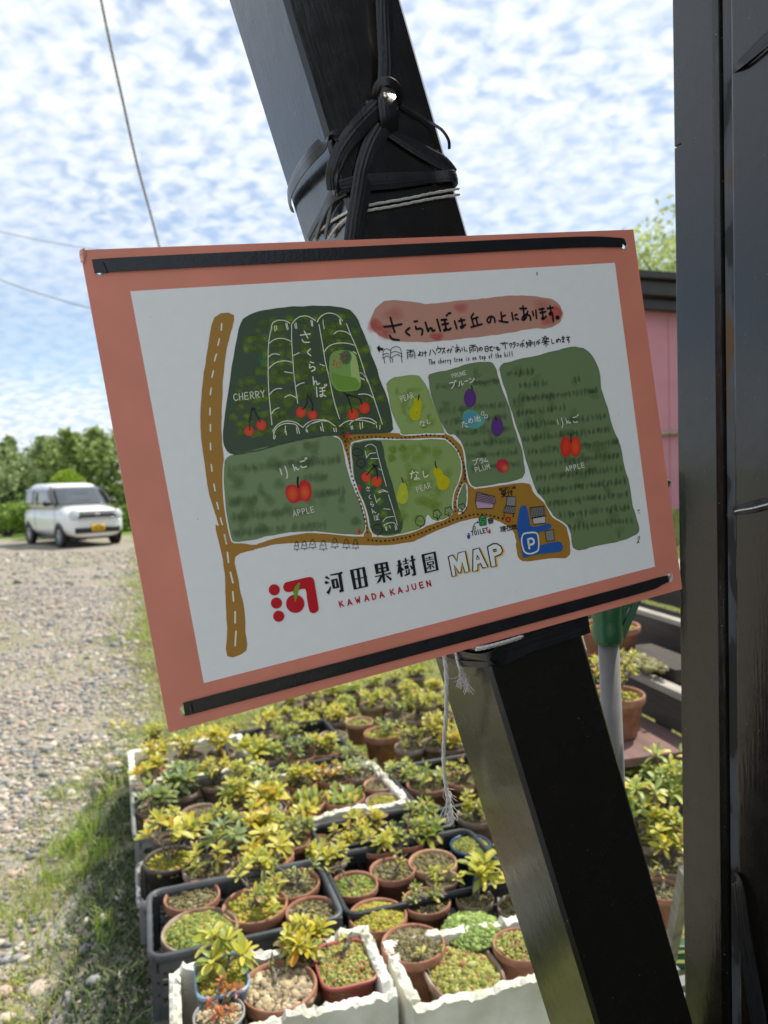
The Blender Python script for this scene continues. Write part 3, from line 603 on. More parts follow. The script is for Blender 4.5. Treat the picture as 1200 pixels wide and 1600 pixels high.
for P in ([(205, 780), (215, 690), (255, 670), (295, 690)], [(295, 780), (300, 680), (350, 645), (400, 655), (418, 690), (430, 770)], [(212, 740), (250, 722), (275, 735)], [(205, 780), (255, 755), (300, 778)], [(300, 720), (350, 700), (420, 725)], [(300, 778), (370, 738), (430, 765)], [(218, 780), (228, 840)], [(288, 785), (298, 830)], [(315, 780), (322, 830)], [(422, 770), (432, 830)]): line('lettering', T1(P), .95, BLK, 9)
nxt()
for P in ([(485, 685), (565, 685)], [(490, 710), (497, 785)], [(490, 712), (572, 705), (578, 780)], [(528, 688), (535, 775)], [(508, 735), (518, 735)], [(548, 733), (560, 733)], [(508, 755), (518, 755)], [(548, 753), (560, 753)], [(635, 700), (635, 745), (615, 745), (635, 735), (655, 750)], [(635, 715), (655, 712)],
          [(668, 705), (672, 750)], [(682, 718), (718, 712)], [(702, 695), (702, 755)], [(765, 680), (752, 745)], [(788, 680), (825, 735)], [(848, 640), (850, 660)], [(832, 675), (835, 695)], [(832, 672), (885, 660)], [(885, 660), (878, 695), (855, 715)], [(895, 668), (930, 660)], [(930, 660), (900, 722)], [(915, 690), (935, 715)],
          [(955, 690), (1000, 680), (995, 715)], [(972, 670), (965, 715)], [(1005, 665), (1015, 680)], [(1020, 640), (1028, 650)], [(1050, 660), (1095, 650)], [(1070, 620), (1078, 700)], [(1098, 665), (1075, 700), (1058, 705), (1060, 685), (1095, 675), (1115, 690), (1108, 708)], [(1130, 655), (1135, 690)], [(1155, 645), (1165, 700)], [(1180, 685), (1192, 700)]): line('lettering', T1(P), 1.3, BLK, 9, k=3)
nxt()
for P in ([(22, 628), (90, 625)], [(15, 655), (28, 715)], [(15, 655), (105, 645), (112, 705)], [(58, 628), (62, 700)], [(35, 675), (45, 673)], [(35, 692), (45, 690)], [(78, 670), (90, 668)], [(78, 688), (90, 686)], [(148, 650), (142, 685), (128, 680), (138, 655), (160, 652), (170, 670), (160, 690)],
          [(200, 645), (205, 695), (238, 690), (232, 638), (200, 645)], [(202, 670), (235, 665)], [(250, 650), (290, 640), (265, 660), (262, 688), (290, 690)], [(300, 655), (304, 660)], [(312, 650), (316, 656)], [(340, 640), (345, 680), (368, 685), (375, 665)], [(330, 655), (360, 650)], [(332, 672), (360, 668)],
          [(380, 605), (470, 600)], [(408, 590), (412, 625)], [(432, 585), (440, 670)], [(490, 605), (487, 625)], [(490, 608), (515, 605), (500, 650)], [(528, 595), (555, 590)], [(525, 615), (558, 610), (535, 655)], [(575, 605), (590, 603)], [(575, 630), (600, 620)], [(612, 612), (655, 605)], [(635, 580), (638, 645)], [(620, 625), (615, 640)], [(650, 620), (660, 635)], [(645, 570), (658, 565)],
          [(690, 585), (680, 600)], [(680, 610), (700, 600)], [(690, 590), (697, 640), (685, 648)], [(712, 565), (740, 575)], [(705, 595), (745, 590)], [(705, 612), (748, 608)], [(725, 570), (735, 640)], [(715, 625), (722, 632)], [(758, 585), (763, 615)], [(778, 580), (785, 640)], [(800, 590), (830, 583), (825, 615)], [(815, 575), (805, 612)], [(830, 565), (845, 560)], [(832, 585), (845, 600)],
          [(905, 515), (895, 530)], [(890, 530), (918, 528), (920, 570), (892, 572), (890, 530)], [(892, 550), (918, 548)], [(868, 535), (880, 545)], [(868, 575), (880, 565)], [(930, 540), (945, 555)], [(945, 538), (932, 552)], [(865, 592), (950, 580)], [(908, 572), (915, 640)], [(902, 600), (888, 620)], [(922, 598), (938, 622)],
          [(980, 555), (985, 600), (1010, 600)], [(1035, 560), (1045, 590)], [(1060, 545), (1050, 585), (1035, 585), (1040, 565), (1065, 555), (1085, 565), (1080, 585)], [(1098, 535), (1130, 530)], [(1100, 555), (1130, 550)], [(1112, 515), (1118, 578), (1105, 585), (1115, 578), (1130, 588)], [(1150, 535), (1195, 528)], [(1170, 515), (1178, 560), (1165, 565), (1170, 550), (1185, 570), (1180, 595)]): line('lettering', T2(P), 1.3, BLK, 9, k=3)
KANA = {
 'sa': [[(1, 3.5), (8.5, 2.8)], [(4, .5), (6.5, 6)], [(2, 7), (3.5, 9), (7.5, 9.3)]], 'ku': [[(7, .5), (3, 5), (7, 9.5)]], 'ra': [[(3.5, .8), (6.5, 1.8)], [(3, 3), (2.8, 6.5), (5, 5.2), (7.5, 6), (7.3, 8), (4.5, 9.5)]],
 'n': [[(2.5, .5), (3, 9)], [(3, 8.5), (4.5, 5), (6, 5.5), (6.5, 8.5), (9, 7.5)]], 'bo': [[(1.5, 1.5), (1.8, 9)], [(4, 2.5), (8, 2)], [(4, 5), (8, 4.5)], [(6, 2.3), (6.2, 8), (4.8, 9), (4, 8), (5.5, 7.3), (8.5, 9)], [(8, 0), (8.4, 1)], [(9.2, -.4), (9.6, .6)]],
 'ri': [[(2.5, 1.5), (2.8, 6)], [(6.5, .5), (7, 6), (5.8, 9.5)]], 'go': [[(2.5, 2.5), (7, 2)], [(2, 7), (3.5, 8.8), (7.5, 8.5)], [(8, 0), (8.5, 1.2)], [(9.3, -.5), (9.8, .7)]],
 'na': [[(1, 3), (5, 2.5)], [(3.5, .8), (1.5, 7)], [(6.5, 2), (8.5, 3.3)], [(6.5, 4.5), (6.6, 8.3), (5, 9), (4.2, 8), (6, 7.4), (8.8, 9)]], 'shi': [[(3, .8), (3, 7.5), (5, 9.2), (8.5, 7)]],
 'PU': [[(1, 2.5), (7, 2.3)], [(7, 2.3), (5.8, 6.5), (2.5, 9.3)], [(8.5, .5), (9.3, 1.2), (8.5, 2), (7.8, 1.2), (8.5, .5)]], 'RU': [[(3, 2), (2.8, 6), (1, 9)], [(6, 1.5), (6, 8.8)], [(6, 8.8), (9, 6)]], '-': [[(1, 5), (9, 4.7)]], 'N': [[(1.5, 2), (4, 3.5)], [(1.5, 9), (6, 7), (9, 3)]],
 'ta': [[(1, 2.5), (5.5, 2)], [(3.5, .5), (1, 9)], [(5.5, 4.5), (8.5, 4.3)], [(5.2, 7), (6, 8.8), (9, 8.7)]], 'me': [[(2.5, 2), (4.5, 7.5)], [(6, 1), (4, 7), (2, 8), (1.5, 6), (4, 3.5), (7, 3.5), (8.5, 6), (6, 9.3)]],
 'ike': [[(1, 1.5), (2, 2.5)], [(.7, 4.5), (1.7, 5.3)], [(1, 9), (2.5, 6.5)], [(3, 4.5), (8.5, 3.2)], [(8.5, 3.2), (8.3, 6)], [(5.8, 1), (5.8, 7.3)], [(4.2, 2.5), (4.2, 8.8)], [(4.2, 8.8), (9, 8.8)], [(9, 8.8), (9, 7.5)]], 'RA': [[(2.5, 1.5), (7.5, 1.3)], [(1.5, 4), (8, 3.8)], [(8, 3.8), (7, 7), (4, 9.5)]], 'MU': [[(4.5, 1), (2, 8)], [(2, 8), (8, 7.2)], [(6.5, 5), (8.8, 9.3)]],
 'uke': [[(8, .5), (2, 1.5)], [(2.3, 2.2), (2.8, 3.3)], [(5, 2), (5.2, 3.2)], [(8, 1.8), (7.2, 3.2)], [(1, 5.5), (1, 4.2)], [(1, 4.2), (9, 4.2)], [(9, 4.2), (8.8, 5.3)], [(2.5, 6), (7.5, 6)], [(7.5, 6), (5, 8.5), (1.5, 9.8)], [(3, 6.5), (5.5, 8.5), (9, 9.8)]], 'tsuke': [[(3.2, .7), (1, 4.5)], [(2.2, 3.3), (2.2, 9.5)], [(4, 3.3), (9.5, 3.1)], [(7.5, .8), (7.6, 9)], [(7.6, 9), (6.3, 8.5)], [(4.8, 5), (5.8, 6.5)]],
 'gen': [[(.5, 1.5), (4, 1.5)], [(.8, 4.5), (3.8, 4.4)], [(.3, 8.3), (4.2, 7.3)], [(2.3, 1.5), (2.3, 8)], [(5, 1), (9, 1)], [(9, 1), (9, 6)], [(9, 6), (5, 6)], [(5, 6), (5, 1)], [(5, 2.7), (9, 2.7)], [(5, 4.3), (9, 4.3)], [(6, 6), (5.5, 8), (4.2, 9.5)], [(7.5, 6), (7.7, 9), (9.5, 9)]],
 'zai': [[(1, 2.5), (9.3, 2.3)], [(4.3, .5), (3, 4), (.7, 6.5)], [(2.4, 5), (2.4, 9.5)], [(4.3, 5.2), (9, 5.1)], [(6.6, 3.5), (6.6, 9)], [(3.8, 9.1), (9.5, 9)]], 'chi': [[(.5, 3.7), (3.8, 3.5)], [(2.2, 1), (2.2, 8)], [(.3, 8.8), (3.8, 7.5)], [(4.2, 4.6), (8.8, 3.3)], [(8.8, 3.3), (8.6, 6)], [(6.7, 1), (6.7, 7.3)], [(5, 3), (5, 9)], [(5, 9), (9.5, 9)], [(9.5, 9), (9.5, 7.5)]]}
def kana(ch_, c, size, w, col, rot=-0.12, name='lettering'):
    nxt(); cr, sr = math.cos(rot), math.sin(rot)
    for st in KANA[ch_]:
        P = [(c[0]+((x-5)*cr-(y-5)*sr)*size/10, c[1]+((x-5)*sr+(y-5)*cr)*size/10) for x, y in st]
        line(name, P, w*(.88 if col is PENW else 1), col, 9, k=3)
for ch_, c, s_ in (('sa', (477.5, 526), 20), ('ku', (482.5, 550), 12), ('ra', (487, 572), 17), ('n', (492.5, 595), 15), ('bo', (501, 611), 20)): kana(ch_, c, s_, 2.0, PENW, -.04)
for ch_, c, s_ in (('ri', (443.5, 738), 21), ('n', (461, 730), 12), ('go', (473, 724), 15)): kana(ch_, c, s_, 2.0, PENW, -.22)
for ch_, c, s_ in (('ri', (874.5, 660), 17), ('n', (886, 657), 10), ('go', (897.5, 654), 12)): kana(ch_, c, s_, 1.3, PENW, -.15)
for ch_, c, s_, w in (('na', (646.7, 742), 17, 1.9), ('shi', (663, 740), 12, 1.9), ('na', (659, 661), 10, 1.2), ('shi', (668, 658), 8, 1.2), ('PU', (706.7, 600), 13, 1.5), ('RU', (719, 598), 10, 1.5), ('-', (727.5, 594.5), 7, 1.5), ('N', (736, 593), 10, 1.5), ('ta', (725, 662), 11, 1.2), ('me', (734, 656), 10, 1.2), ('ike', (744.5, 653), 11, 1.2), ('PU', (741.7, 721), 11, 1.2), ('RA', (751, 719), 9, 1.2), ('MU', (758, 718), 8, 1.2),
      ('sa', (574, 763), 8, 1.1), ('ku', (576.5, 776), 7, 1.1), ('ra', (580, 787), 9, 1.1), ('n', (582.5, 798), 9, 1.1), ('bo', (587, 808), 10, 1.1)): kana(ch_, c, s_, w, PENW, -.15)
for P in ([(752, 642), (755, 643), (754, 648), (750.5, 646), (752, 642)], [(757, 647), (760.5, 648), (759.5, 652), (755.5, 651), (757, 647)]): line('lettering', P, .9, PENW, 9)
for ch_, c in (('uke', (785.7, 770.7)), ('tsuke', (795.5, 769))): kana(ch_, c, 10, 1.2, BLK, -.12)
for ch_, c in (('gen', (784.5, 826)), ('zai', (793.5, 824)), ('chi', (802, 822))): kana(ch_, c, 9.5, 1.1, BLK, -.12)
FONT = {
 'A': [[(0, 10), (3, 0)], [(3, 0), (6, 10)], [(1, 6.8), (5, 6.6)]], 'C': [[(5.8, 1.5), (3, 0), (.5, 3), (.4, 7), (3, 10), (6, 8.6)]], 'D': [[(.6, 0), (.6, 10)], [(.6, 0), (4.5, 1.2), (5.8, 5), (4.3, 9), (.6, 10)]], 'E': [[(.6, 0), (.6, 10)], [(.6, 0), (5.5, 0)], [(.6, 5), (4.8, 4.8)], [(.6, 10), (5.6, 9.8)]], 'H': [[(.5, 0), (.6, 10)], [(5.6, 0), (5.5, 10)], [(.5, 5), (5.5, 4.8)]],
 'I': [[(3, 0), (3, 10)]], 'J': [[(4.5, 0), (4.6, 7), (3.3, 9.8), (.8, 8.6)]], 'K': [[(.6, 0), (.8, 10)], [(5.4, .3), (.8, 5.6)], [(2.3, 4.6), (5.8, 9.8)]], 'L': [[(.8, 0), (.8, 10)], [(.8, 10), (5.5, 9.8)]], 'M': [[(.2, 10), (.8, 0)], [(.8, 0), (3, 6)], [(3, 6), (5.4, 0)], [(5.4, 0), (6, 10)]], 'N': [[(.5, 10), (.6, 0)], [(.6, 0), (5.4, 10)], [(5.4, 10), (5.5, 0)]], 'O': [[(3, 0), (.4, 3), (.5, 7.5), (3, 10), (5.6, 7), (5.4, 2.5), (3, 0)]],
 'P': [[(.7, 0), (.9, 10)], [(.7, .2), (4.5, .5), (5.4, 2.8), (4.2, 5), (.8, 5.4)]], 'R': [[(.7, 0), (.9, 10)], [(.7, .2), (4.5, .5), (5.4, 2.8), (4.2, 4.8), (.8, 5.2)], [(2.4, 5.2), (5.8, 10)]], 'T': [[(0, .2), (6, 0)], [(3, 0), (3, 10)]], 'U': [[(.5, 0), (.6, 7), (3, 10), (5.3, 7.5), (5.5, 0)]], 'W': [[(0, 0), (1.4, 10)], [(1.4, 10), (3, 3.5)], [(3, 3.5), (4.7, 10)], [(4.7, 10), (6, 0)]], 'Y': [[(.3, 0), (3, 5)], [(5.8, 0), (3, 5)], [(3, 5), (2.8, 10)]],
 'c': [[(5, 5.2), (2.5, 4.6), (1.2, 7), (2.5, 9.8), (5, 9.2)]], 'e': [[(1.2, 7.2), (4.8, 6.8), (3, 4.6), (1.1, 7), (2.5, 9.8), (5, 9)]], 'f': [[(5, 1), (3.4, .8), (2.8, 3), (2.8, 10)], [(1, 4.8), (4.8, 4.6)]], 'h': [[(1, 0), (1.1, 10)], [(1.1, 6.3), (3.3, 4.8), (4.8, 6.3), (4.8, 10)]], 'i': [[(3, 4.8), (3, 10)], [(3, 2), (3.1, 2.4)]], 'l': [[(3, 0), (3, 10)]], 'n': [[(1, 4.8), (1.1, 10)], [(1.1, 6.3), (3.3, 4.8), (4.8, 6.3), (4.8, 10)]], 'o': [[(3, 4.7), (1, 7), (2.8, 9.9), (5, 7.4), (3, 4.7)]],
 'p': [[(1, 4.8), (1.2, 13.5)], [(1.1, 6.2), (3.3, 4.6), (5, 7), (3.6, 9.6), (1.2, 9)]], 'r': [[(1.2, 4.8), (1.3, 10)], [(1.3, 6.6), (3, 4.9), (4.8, 5.2)]], 's': [[(4.8, 5.2), (2.3, 4.9), (2, 6.6), (4.6, 8), (4, 9.8), (1.3, 9.5)]], 't': [[(2.6, 1.5), (2.7, 9), (4.8, 9.8)], [(.8, 4.6), (4.9, 4.3)]], 'y': [[(1, 4.8), (2.8, 9)], [(5, 4.6), (1.6, 13.3)]]}
def latin(txt, p0, p1, h, w, col, adv=None):
    p0 = np.array(p0, float); p1 = np.array(p1, float); d = p1-p0; ln = np.linalg.norm(d); d = d/ln; up = np.array([d[1], -d[0]])
    nxt(); n = len(txt); step = ln/n if adv is None else adv
    for i, ch_ in enumerate(txt):
        if ch_ == ' ': continue
        o_ = p0+d*step*i; sx = step*0.74/6
        for st in FONT[ch_]:
            line('lettering', [o_+d*(x*sx)+up*((10-y)*h/10)+rng.normal(0, .12, 2) for x, y in st], w*(.85 if col is PENW else 1), col, 9, k=3)
latin('CHERRY', (365.5, 626), (416, 619.5), 10.5, 1.4, PENW); latin('APPLE', (457.5, 806), (492, 799), 8.5, 1.2, PENW); latin('APPLE', (883, 735.6), (914, 728.5), 7.2, 1.2, PENW)
latin('PEAR', (650.5, 768.5), (674, 760.5), 8, 1.0, PENW); latin('PEAR', (626, 627.5), (647, 619.5), 8.5, 1.1, PENW); latin('PRUNE', (705.5, 590), (729, 584), 6.5, 1.0, PENW); latin('PLUM', (741.5, 737), (766, 731), 7.5, 1.1, PENW)
latin('TOILET', (736, 836.5), (763, 830.5), 7, 1.2, BLK); latin('RECEPTION', (779, 766), (805, 762.5), 3.8, .8, BLK)
latin('The cherry tree is on top of the hill', (669.5, 568.5), (801.5, 555.3), 7.6, .95, BLK)
RED = ink(172, 14, 32)
for ch_, c in zip('KAWADAKAJUEN', ((531.5, 943.5), (544.5, 941), (557.5, 937.3), (571, 934.5), (582.5, 931.7), (594.4, 929), (611.2, 925), (623.3, 922), (634.5, 919.5), (645.3, 916.6), (657, 914), (668.2, 911.5))):
    nxt(); r_ = -.235; cr, sr = math.cos(r_), math.sin(r_)
    for st in FONT[ch_]: line('lettering', [(c[0]+(x-3)*1.08*cr-(y-5)*.88*sr, c[1]+(x-3)*1.08*sr+(y-5)*.88*cr) for x, y in st], 1.9, RED, 9, k=3)
kan = [((500, 850), [[(58, 530), (85, 492), (140, 540), (130, 550)], [(55, 605), (75, 570), (138, 605), (80, 628)], [(145, 650), (158, 680), (150, 730), (125, 790), (82, 755), (120, 710)], [(142, 475), (300, 440), (320, 425), (340, 440), (330, 465), (148, 495)], [(265, 465), (315, 458), (360, 738), (292, 758), (285, 715), (305, 708)],
  [(155, 555), (205, 545), (225, 690), (185, 700)], [(225, 540), (255, 533), (290, 680), (245, 690)], [(155, 555), (255, 533), (258, 560), (160, 578)], [(180, 675), (285, 655), (288, 680), (185, 700)],
  [(450, 405), (505, 392), (560, 700), (512, 715)], [(550, 385), (598, 375), (640, 680), (595, 690)], [(640, 365), (685, 352), (740, 655), (690, 668)], [(450, 405), (685, 352), (688, 372), (455, 425)], [(500, 545), (720, 500), (722, 518), (505, 562)], [(508, 692), (735, 642), (740, 660), (512, 715)],
  [(830, 315), (885, 302), (905, 455), (860, 468)], [(920, 300), (965, 290), (1010, 598), (972, 606)], [(1000, 282), (1040, 270), (1068, 410), (1025, 420)], [(830, 315), (1040, 270), (1043, 300), (835, 335)], [(850, 385), (1050, 345), (1053, 368), (855, 405)], [(860, 440), (1065, 398), (1068, 415), (862, 468)], [(840, 502), (1060, 450), (1085, 432), (1100, 452), (1092, 465), (842, 518)], [(925, 495), (965, 490), (930, 580), (865, 622)], [(1005, 490), (1040, 488), (1110, 540), (1090, 572)]]),
 ((600, 840), [[(195, 355), (240, 342), (280, 605), (245, 615)], [(180, 425), (270, 400), (272, 415), (183, 440)], [(205, 430), (250, 450), (225, 540), (190, 580)], [(245, 450), (285, 480), (300, 500), (265, 520)], [(305, 320), (330, 310), (345, 400), (320, 405)], [(275, 365), (370, 335), (372, 350), (278, 382)], [(285, 405), (370, 385), (372, 400), (288, 420)], [(300, 440), (365, 422), (375, 480), (310, 495)], [(320, 500), (345, 500), (350, 560), (330, 560)], [(365, 490), (390, 485), (385, 550), (360, 560)], [(300, 580), (395, 540), (390, 570), (315, 600)],
  [(400, 285), (440, 270), (490, 580), (430, 600), (420, 570), (445, 560)], [(380, 355), (475, 325), (478, 350), (385, 375)], [(385, 435), (410, 430), (440, 480), (420, 500)],
  [(568, 260), (612, 250), (662, 545), (622, 558)], [(755, 222), (790, 212), (840, 500), (800, 515)], [(568, 260), (790, 212), (793, 232), (572, 285)], [(618, 535), (835, 485), (840, 502), (622, 558)], [(630, 318), (745, 290), (748, 302), (633, 332)], [(685, 290), (700, 285), (712, 345), (695, 348)], [(630, 350), (760, 322), (762, 335), (632, 362)], [(650, 385), (672, 380), (690, 425), (662, 435)], [(735, 364), (760, 358), (770, 410), (748, 415)], [(650, 385), (760, 358), (762, 374), (653, 398)], [(658, 420), (768, 398), (770, 412), (662, 435)], [(700, 430), (718, 426), (722, 488), (695, 495)], [(692, 432), (706, 440), (662, 490), (646, 484)], [(735, 425), (776, 462), (765, 475), (722, 440)]])]
for o_, ps in kan:
    nxt()
    for i, P in enumerate(ps): poly('lettering', G(P, o_, 10), BLK, 9+.02*i, 0)
Mo = G([(90, 298), (158, 265), (228, 375), (240, 238), (352, 205), (415, 520), (350, 545), (302, 380), (285, 540), (260, 553), (180, 420), (208, 585), (150, 608)], (690, 840), 10)
Ao = G([(475, 185), (568, 155), (705, 450), (628, 470), (595, 400), (552, 415), (548, 510), (470, 528)], (690, 840), 10)
Po = G([(700, 140), (790, 90), (850, 90), (910, 130), (938, 200), (910, 255), (815, 295), (835, 440), (760, 455)], (690, 840), 10)
Ai = G([(540, 275), (578, 330), (535, 342)], (690, 840), 10); Pi = G([(790, 185), (840, 175), (842, 205), (800, 218)], (690, 840), 10)
YEL = ink(205, 170, 52)
for P in (Mo, Ao, Po):
    nxt(); S_ = [(x+2.3, y+.9) for x, y in P]; poly('lettering', S_, YEL, 8.2, 0); line('lettering', S_+[S_[0]], 1.8, YEL, 8.3, k=1)
    poly('lettering', P, WHITE, 8.8, 0); line('lettering', P+[P[0]], 1.9, BLK, 9.2, k=1)
poly('lettering', Pi, YEL, 9, 0)
for P in (Ai, Pi): line('lettering', P+[P[0]], 1.7, BLK, 9.3, k=1)
# --- orchard emblem
T6 = lambda P: G(P, (410, 880), 10)
for (x, y, r) in ((172, 415, 87), (205, 622, 87), (240, 828, 87), (498, 633, 143)): fan('emblem', T6([(x, y)])[0], r/10, r/10, RED, RED, 8, seg=40)
poly('emblem', T6([(383, 290), (560, 248), (700, 215), (760, 222), (795, 270), (812, 380), (862, 690), (845, 750), (795, 780), (740, 768), (710, 715), (680, 540), (655, 398), (520, 425), (400, 450), (340, 435), (310, 380), (330, 315)]), RED, 8, 2)
poly('emblem', T6([(575, 305), (545, 315), (500, 365), (475, 425), (470, 470), (482, 500), (495, 605), (525, 530), (548, 420)]), ink(98, 150, 30), 8.6, 2)
nxt()
for k in range(26):      # specks and scuffs on the face
    p = (rnd.uniform(225, 1000), rnd.uniform(470, 1040))
    dot('face_scuffs', p, rnd.uniform(.35, .8), ink(80, 80, 82), 9.5)
for (x, y) in ((997, 798), (997, 840), (996, 846), (838, 427)):
    for k in range(4): line('face_scuffs', [(x+rnd.uniform(-1, 1), y+rnd.uniform(-3, 3)), (x+rnd.uniform(-2, 2), y+rnd.uniform(-3, 3))], .9, ink(90, 88, 86), 9.5)
for (nm, _k), mb in layers.items(): mb.build(nm, M_WASH if nm == 'watercolour_dabs' else M_INK, sign, smooth=False, kind='stuff' if nm in ('watercolour_dabs', 'face_scuffs', 'route_dots') else None)

# --- black tape threaded through the holes, and the wrappings on the post
def on_front(u, v, off=0.002):        # point on the slanted post's front plane, off = metres proud
    d = ray(u, v); o_ = P_O - S_N*off; return CAM + d*(((o_-CAM) @ S_N)/(d @ S_N))
def on_side(u, v, off=0.002):         # point on its left face
    d = ray(u, v); o_ = P_O - P_W*off; return CAM + d*(((o_-CAM) @ P_W)/(d @ P_W))
def on_board(u, v, off): 
    p = s2([(u, v)])[0]; return S_T + S_A*p[0] - S_B*p[1] - S_N*off
def ribbon(name, P, W, nrm, mat_, parent=None, k=6, pleats=3, thick=0.0006, depth=0.0008, bow=0.0):
    k = int(k*1.6); pleats = pleats+1; hts = [rnd.uniform(.05, 1) if j % 2 else rnd.uniform(0, .35) for j in range(2*pleats+1)]
    depth = depth*.24
    """a creased plastic band with real thickness, following the points P; nrm = normal (single or per point)"""
    P = catmull(P, k); n = len(P)
    W = np.interp(np.linspace(0, 1, n), np.linspace(0, 1, len(np.atleast_1d(W))) if np.ndim(W) else [0], np.atleast_1d(W))
    nr = np.asarray(nrm, float); nr = np.tile(nr, (n, 1)) if nr.ndim == 1 else np.array([[np.interp(t, np.linspace(0, 1, len(nr)), nr[:, j]) for j in range(3)] for t in np.linspace(0, 1, n)])
    m = 2*pleats+1; V = []
    for i in range(n):
        t = unit(P[min(i+1, n-1)]-P[max(i-1, 0)]); a = unit(nr[i]-t*(t @ nr[i])); s = np.cross(a, t)
        for j in range(m):
            x = j/(m-1)-.5
            V.append(P[i]+s*W[i]*x+a*(bow*W[i]*(1-4*x*x)+thick+depth*(hts[j]+.15*math.sin(j*2.4+i*.13))))
        for j in range(m):
            x = j/(m-1)-.5; V.append(P[i]+s*W[i]*x+a*(bow*W[i]*(1-4*x*x)-thick*.5))
    F = []; st = 2*m
    for i in range(n-1):
        for j in range(m-1):
            F.append((i*st+j, i*st+j+1, (i+1)*st+j+1, (i+1)*st+j)); F.append((i*st+m+j, (i+1)*st+m+j, (i+1)*st+m+j+1, i*st+m+j+1))
        F.append((i*st, (i+1)*st, (i+1)*st+m, i*st+m)); F.append((i*st+m-1, i*st+st-1, (i+1)*st+st-1, (i+1)*st+m-1))
    mb = MB(); mb.add(V, F); return mb.build(name, mat_, parent, smooth=False)
FRN = -S_N
tp = ribbon('tape_strip', [on_board(161, 420, -.012), on_board(163, 420, .0006), on_board(170, 418, .0012), on_board(185, 414.5, .0014), on_board(560, 395, .0016), on_board(880, 378.5, .0014), on_board(962, 378, .0012), on_board(971, 380, .0006), on_board(973, 381, -.012)], [.007, .007, .009, .0112, .0118, .0118, .0118, .0105, .007, .007], FRN, M_TAPE, pleats=1, depth=.0003)
tag(tp, 'black plastic tape strip threaded along the top edge of the map board', 'tape')
tp = ribbon('tape_strip', [on_board(292, 1109, -.012), on_board(294, 1108, .0006), on_board(303, 1105, .0012), on_board(322, 1099, .0014), on_board(680, 1004.5, .0016), on_board(985, 922, .0014), on_board(1032, 907, .0012), on_board(1043, 903, .0006), on_board(1045, 902, -.012)], [.006, .006, .009, .0118, .0122, .0122, .0120, .0085, .006, .006], FRN, M_TAPE, pleats=1, depth=.0003)
tag(tp, 'black plastic tape strip threaded along the bottom edge of the map board', 'tape')

K5 = lambda P, f_, off: [f_(340+x/2.857, y/2.857, o_) for (x, y), o_ in zip(P, off if np.ndim(off) else [off]*len(P))]
mm = lambda px: px/2.857/FPX*0.70
wrap = empty('tape_wrapping', P_O); tag(wrap, 'knotted black plastic tape wound round the slanted post above the map board', 'tape')
def wr(name, P, W, nr, **k):
    o_ = ribbon(name, P, np.asarray(W)*1.28, nr, M_TAPE, bow=.05, **k); o_.parent = wrap; o_.matrix_parent_inverse = Matrix.Translation(-Vector(P_O)); return o_
wr('hanging_strand', K5([(742, -60), (745, 60), (750, 180), (755, 290), (752, 375)], on_front, [.012, .011, .009, .009, .010]), mm(66), FRN, pleats=4, depth=.0014)
wr('knot_loop', K5([(712, 470), (705, 420), (725, 372), (765, 362), (800, 385), (812, 430), (800, 470)], on_front, [.005, .012, .017, .019, .017, .012, .004]), mm(30), FRN, pleats=3, depth=.001)
wr('knot_tail', K5([(748, 395), (758, 450), (765, 520), (770, 590)], on_front, [.004, .012, .013, .004]), mm(76), FRN, pleats=4, depth=.001)
wr('strand', K5([(725, 470), (665, 530), (610, 590), (560, 660), (525, 740), (512, 800), (515, 850)], on_front, [.009, .010, .012, .011, .008, .004, .002]), [mm(70), mm(66), mm(56), mm(44)], FRN, pleats=4, depth=.0012)
lf = -P_W
wr('side_loop', [on_front(340+575/2.857, 612/2.857, .003), on_front(340+520/2.857, 622/2.857, .006), on_side(340+470/2.857, 645/2.857, .012), on_side(340+410/2.857, 705/2.857, .020), on_side(340+360/2.857, 775/2.857, .016), on_side(340+325/2.857, 850/2.857, .010), on_side(340+322/2.857, 900/2.857, .004), on_side(340+335/2.857, 945/2.857, .001)], [mm(60), mm(55), mm(48), mm(42), mm(30)], [FRN, FRN*.6+lf*.4, lf, lf, lf, lf, lf, lf], pleats=4, depth=.0012)
wr('strand', K5([(735, 565), (690, 650), (655, 760), (635, 880), (615, 1000), (605, 1080)], on_front, [.008, .006, .003, .008, .004, .002]), mm(72), FRN, pleats=4, depth=.001)
wr('band', K5([(545, 835), (640, 818), (800, 805), (960, 792), (1065, 790)], on_front, .004)+[P_O+P_W*(PWID+.003)+(on_front(340+1075/2.857, 800/2.857, 0)-P_O-P_W*((on_front(340+1075/2.857, 800/2.857, 0)-P_O) @ P_W))+S_N*.03], [mm(40), mm(60), mm(58), mm(40), mm(46), mm(46)], [FRN, FRN, FRN, FRN, FRN*.7+P_W*.3, P_W], pleats=4, depth=.0014)
wr('strand', K5([(760, 585), (850, 640), (940, 690), (1010, 730), (1055, 775)], on_front, .003), [mm(36), mm(55), mm(60), mm(40)], FRN, pleats=3, depth=.001)
wr('strand', K5([(815, 465), (880, 505), (950, 548), (1000, 580), (1030, 625), (1034, 665)], on_front, [.004, .004, .005, .010, .012, .008]), mm(11), FRN, pleats=1)
for i, (P, w) in enumerate((([(600, 830), (540, 850), (490, 920), (450, 1000), (410, 1070)], 26), ([(560, 820), (515, 850), (470, 940), (430, 1010), (405, 1060)], 24), ([(590, 845), (520, 880), (500, 960), (480, 1060)], 20), ([(575, 860), (510, 900), (470, 970), (440, 1060)], 16), ([(545, 700), (530, 790), (520, 870)], 20))):
    pts_ = [on_front(340+x/2.857, y/2.857, .004) if (x, y)[0] > 545+(y-790)*.18-60*(k_ == 0) and k_ < 1 else on_side(340+x/2.857, y/2.857, .004+.001*i) for k_, (x, y) in enumerate(P)]
    wr('strand', pts_, mm(w), [FRN*.5+lf*.5, lf], pleats=2, depth=.001)
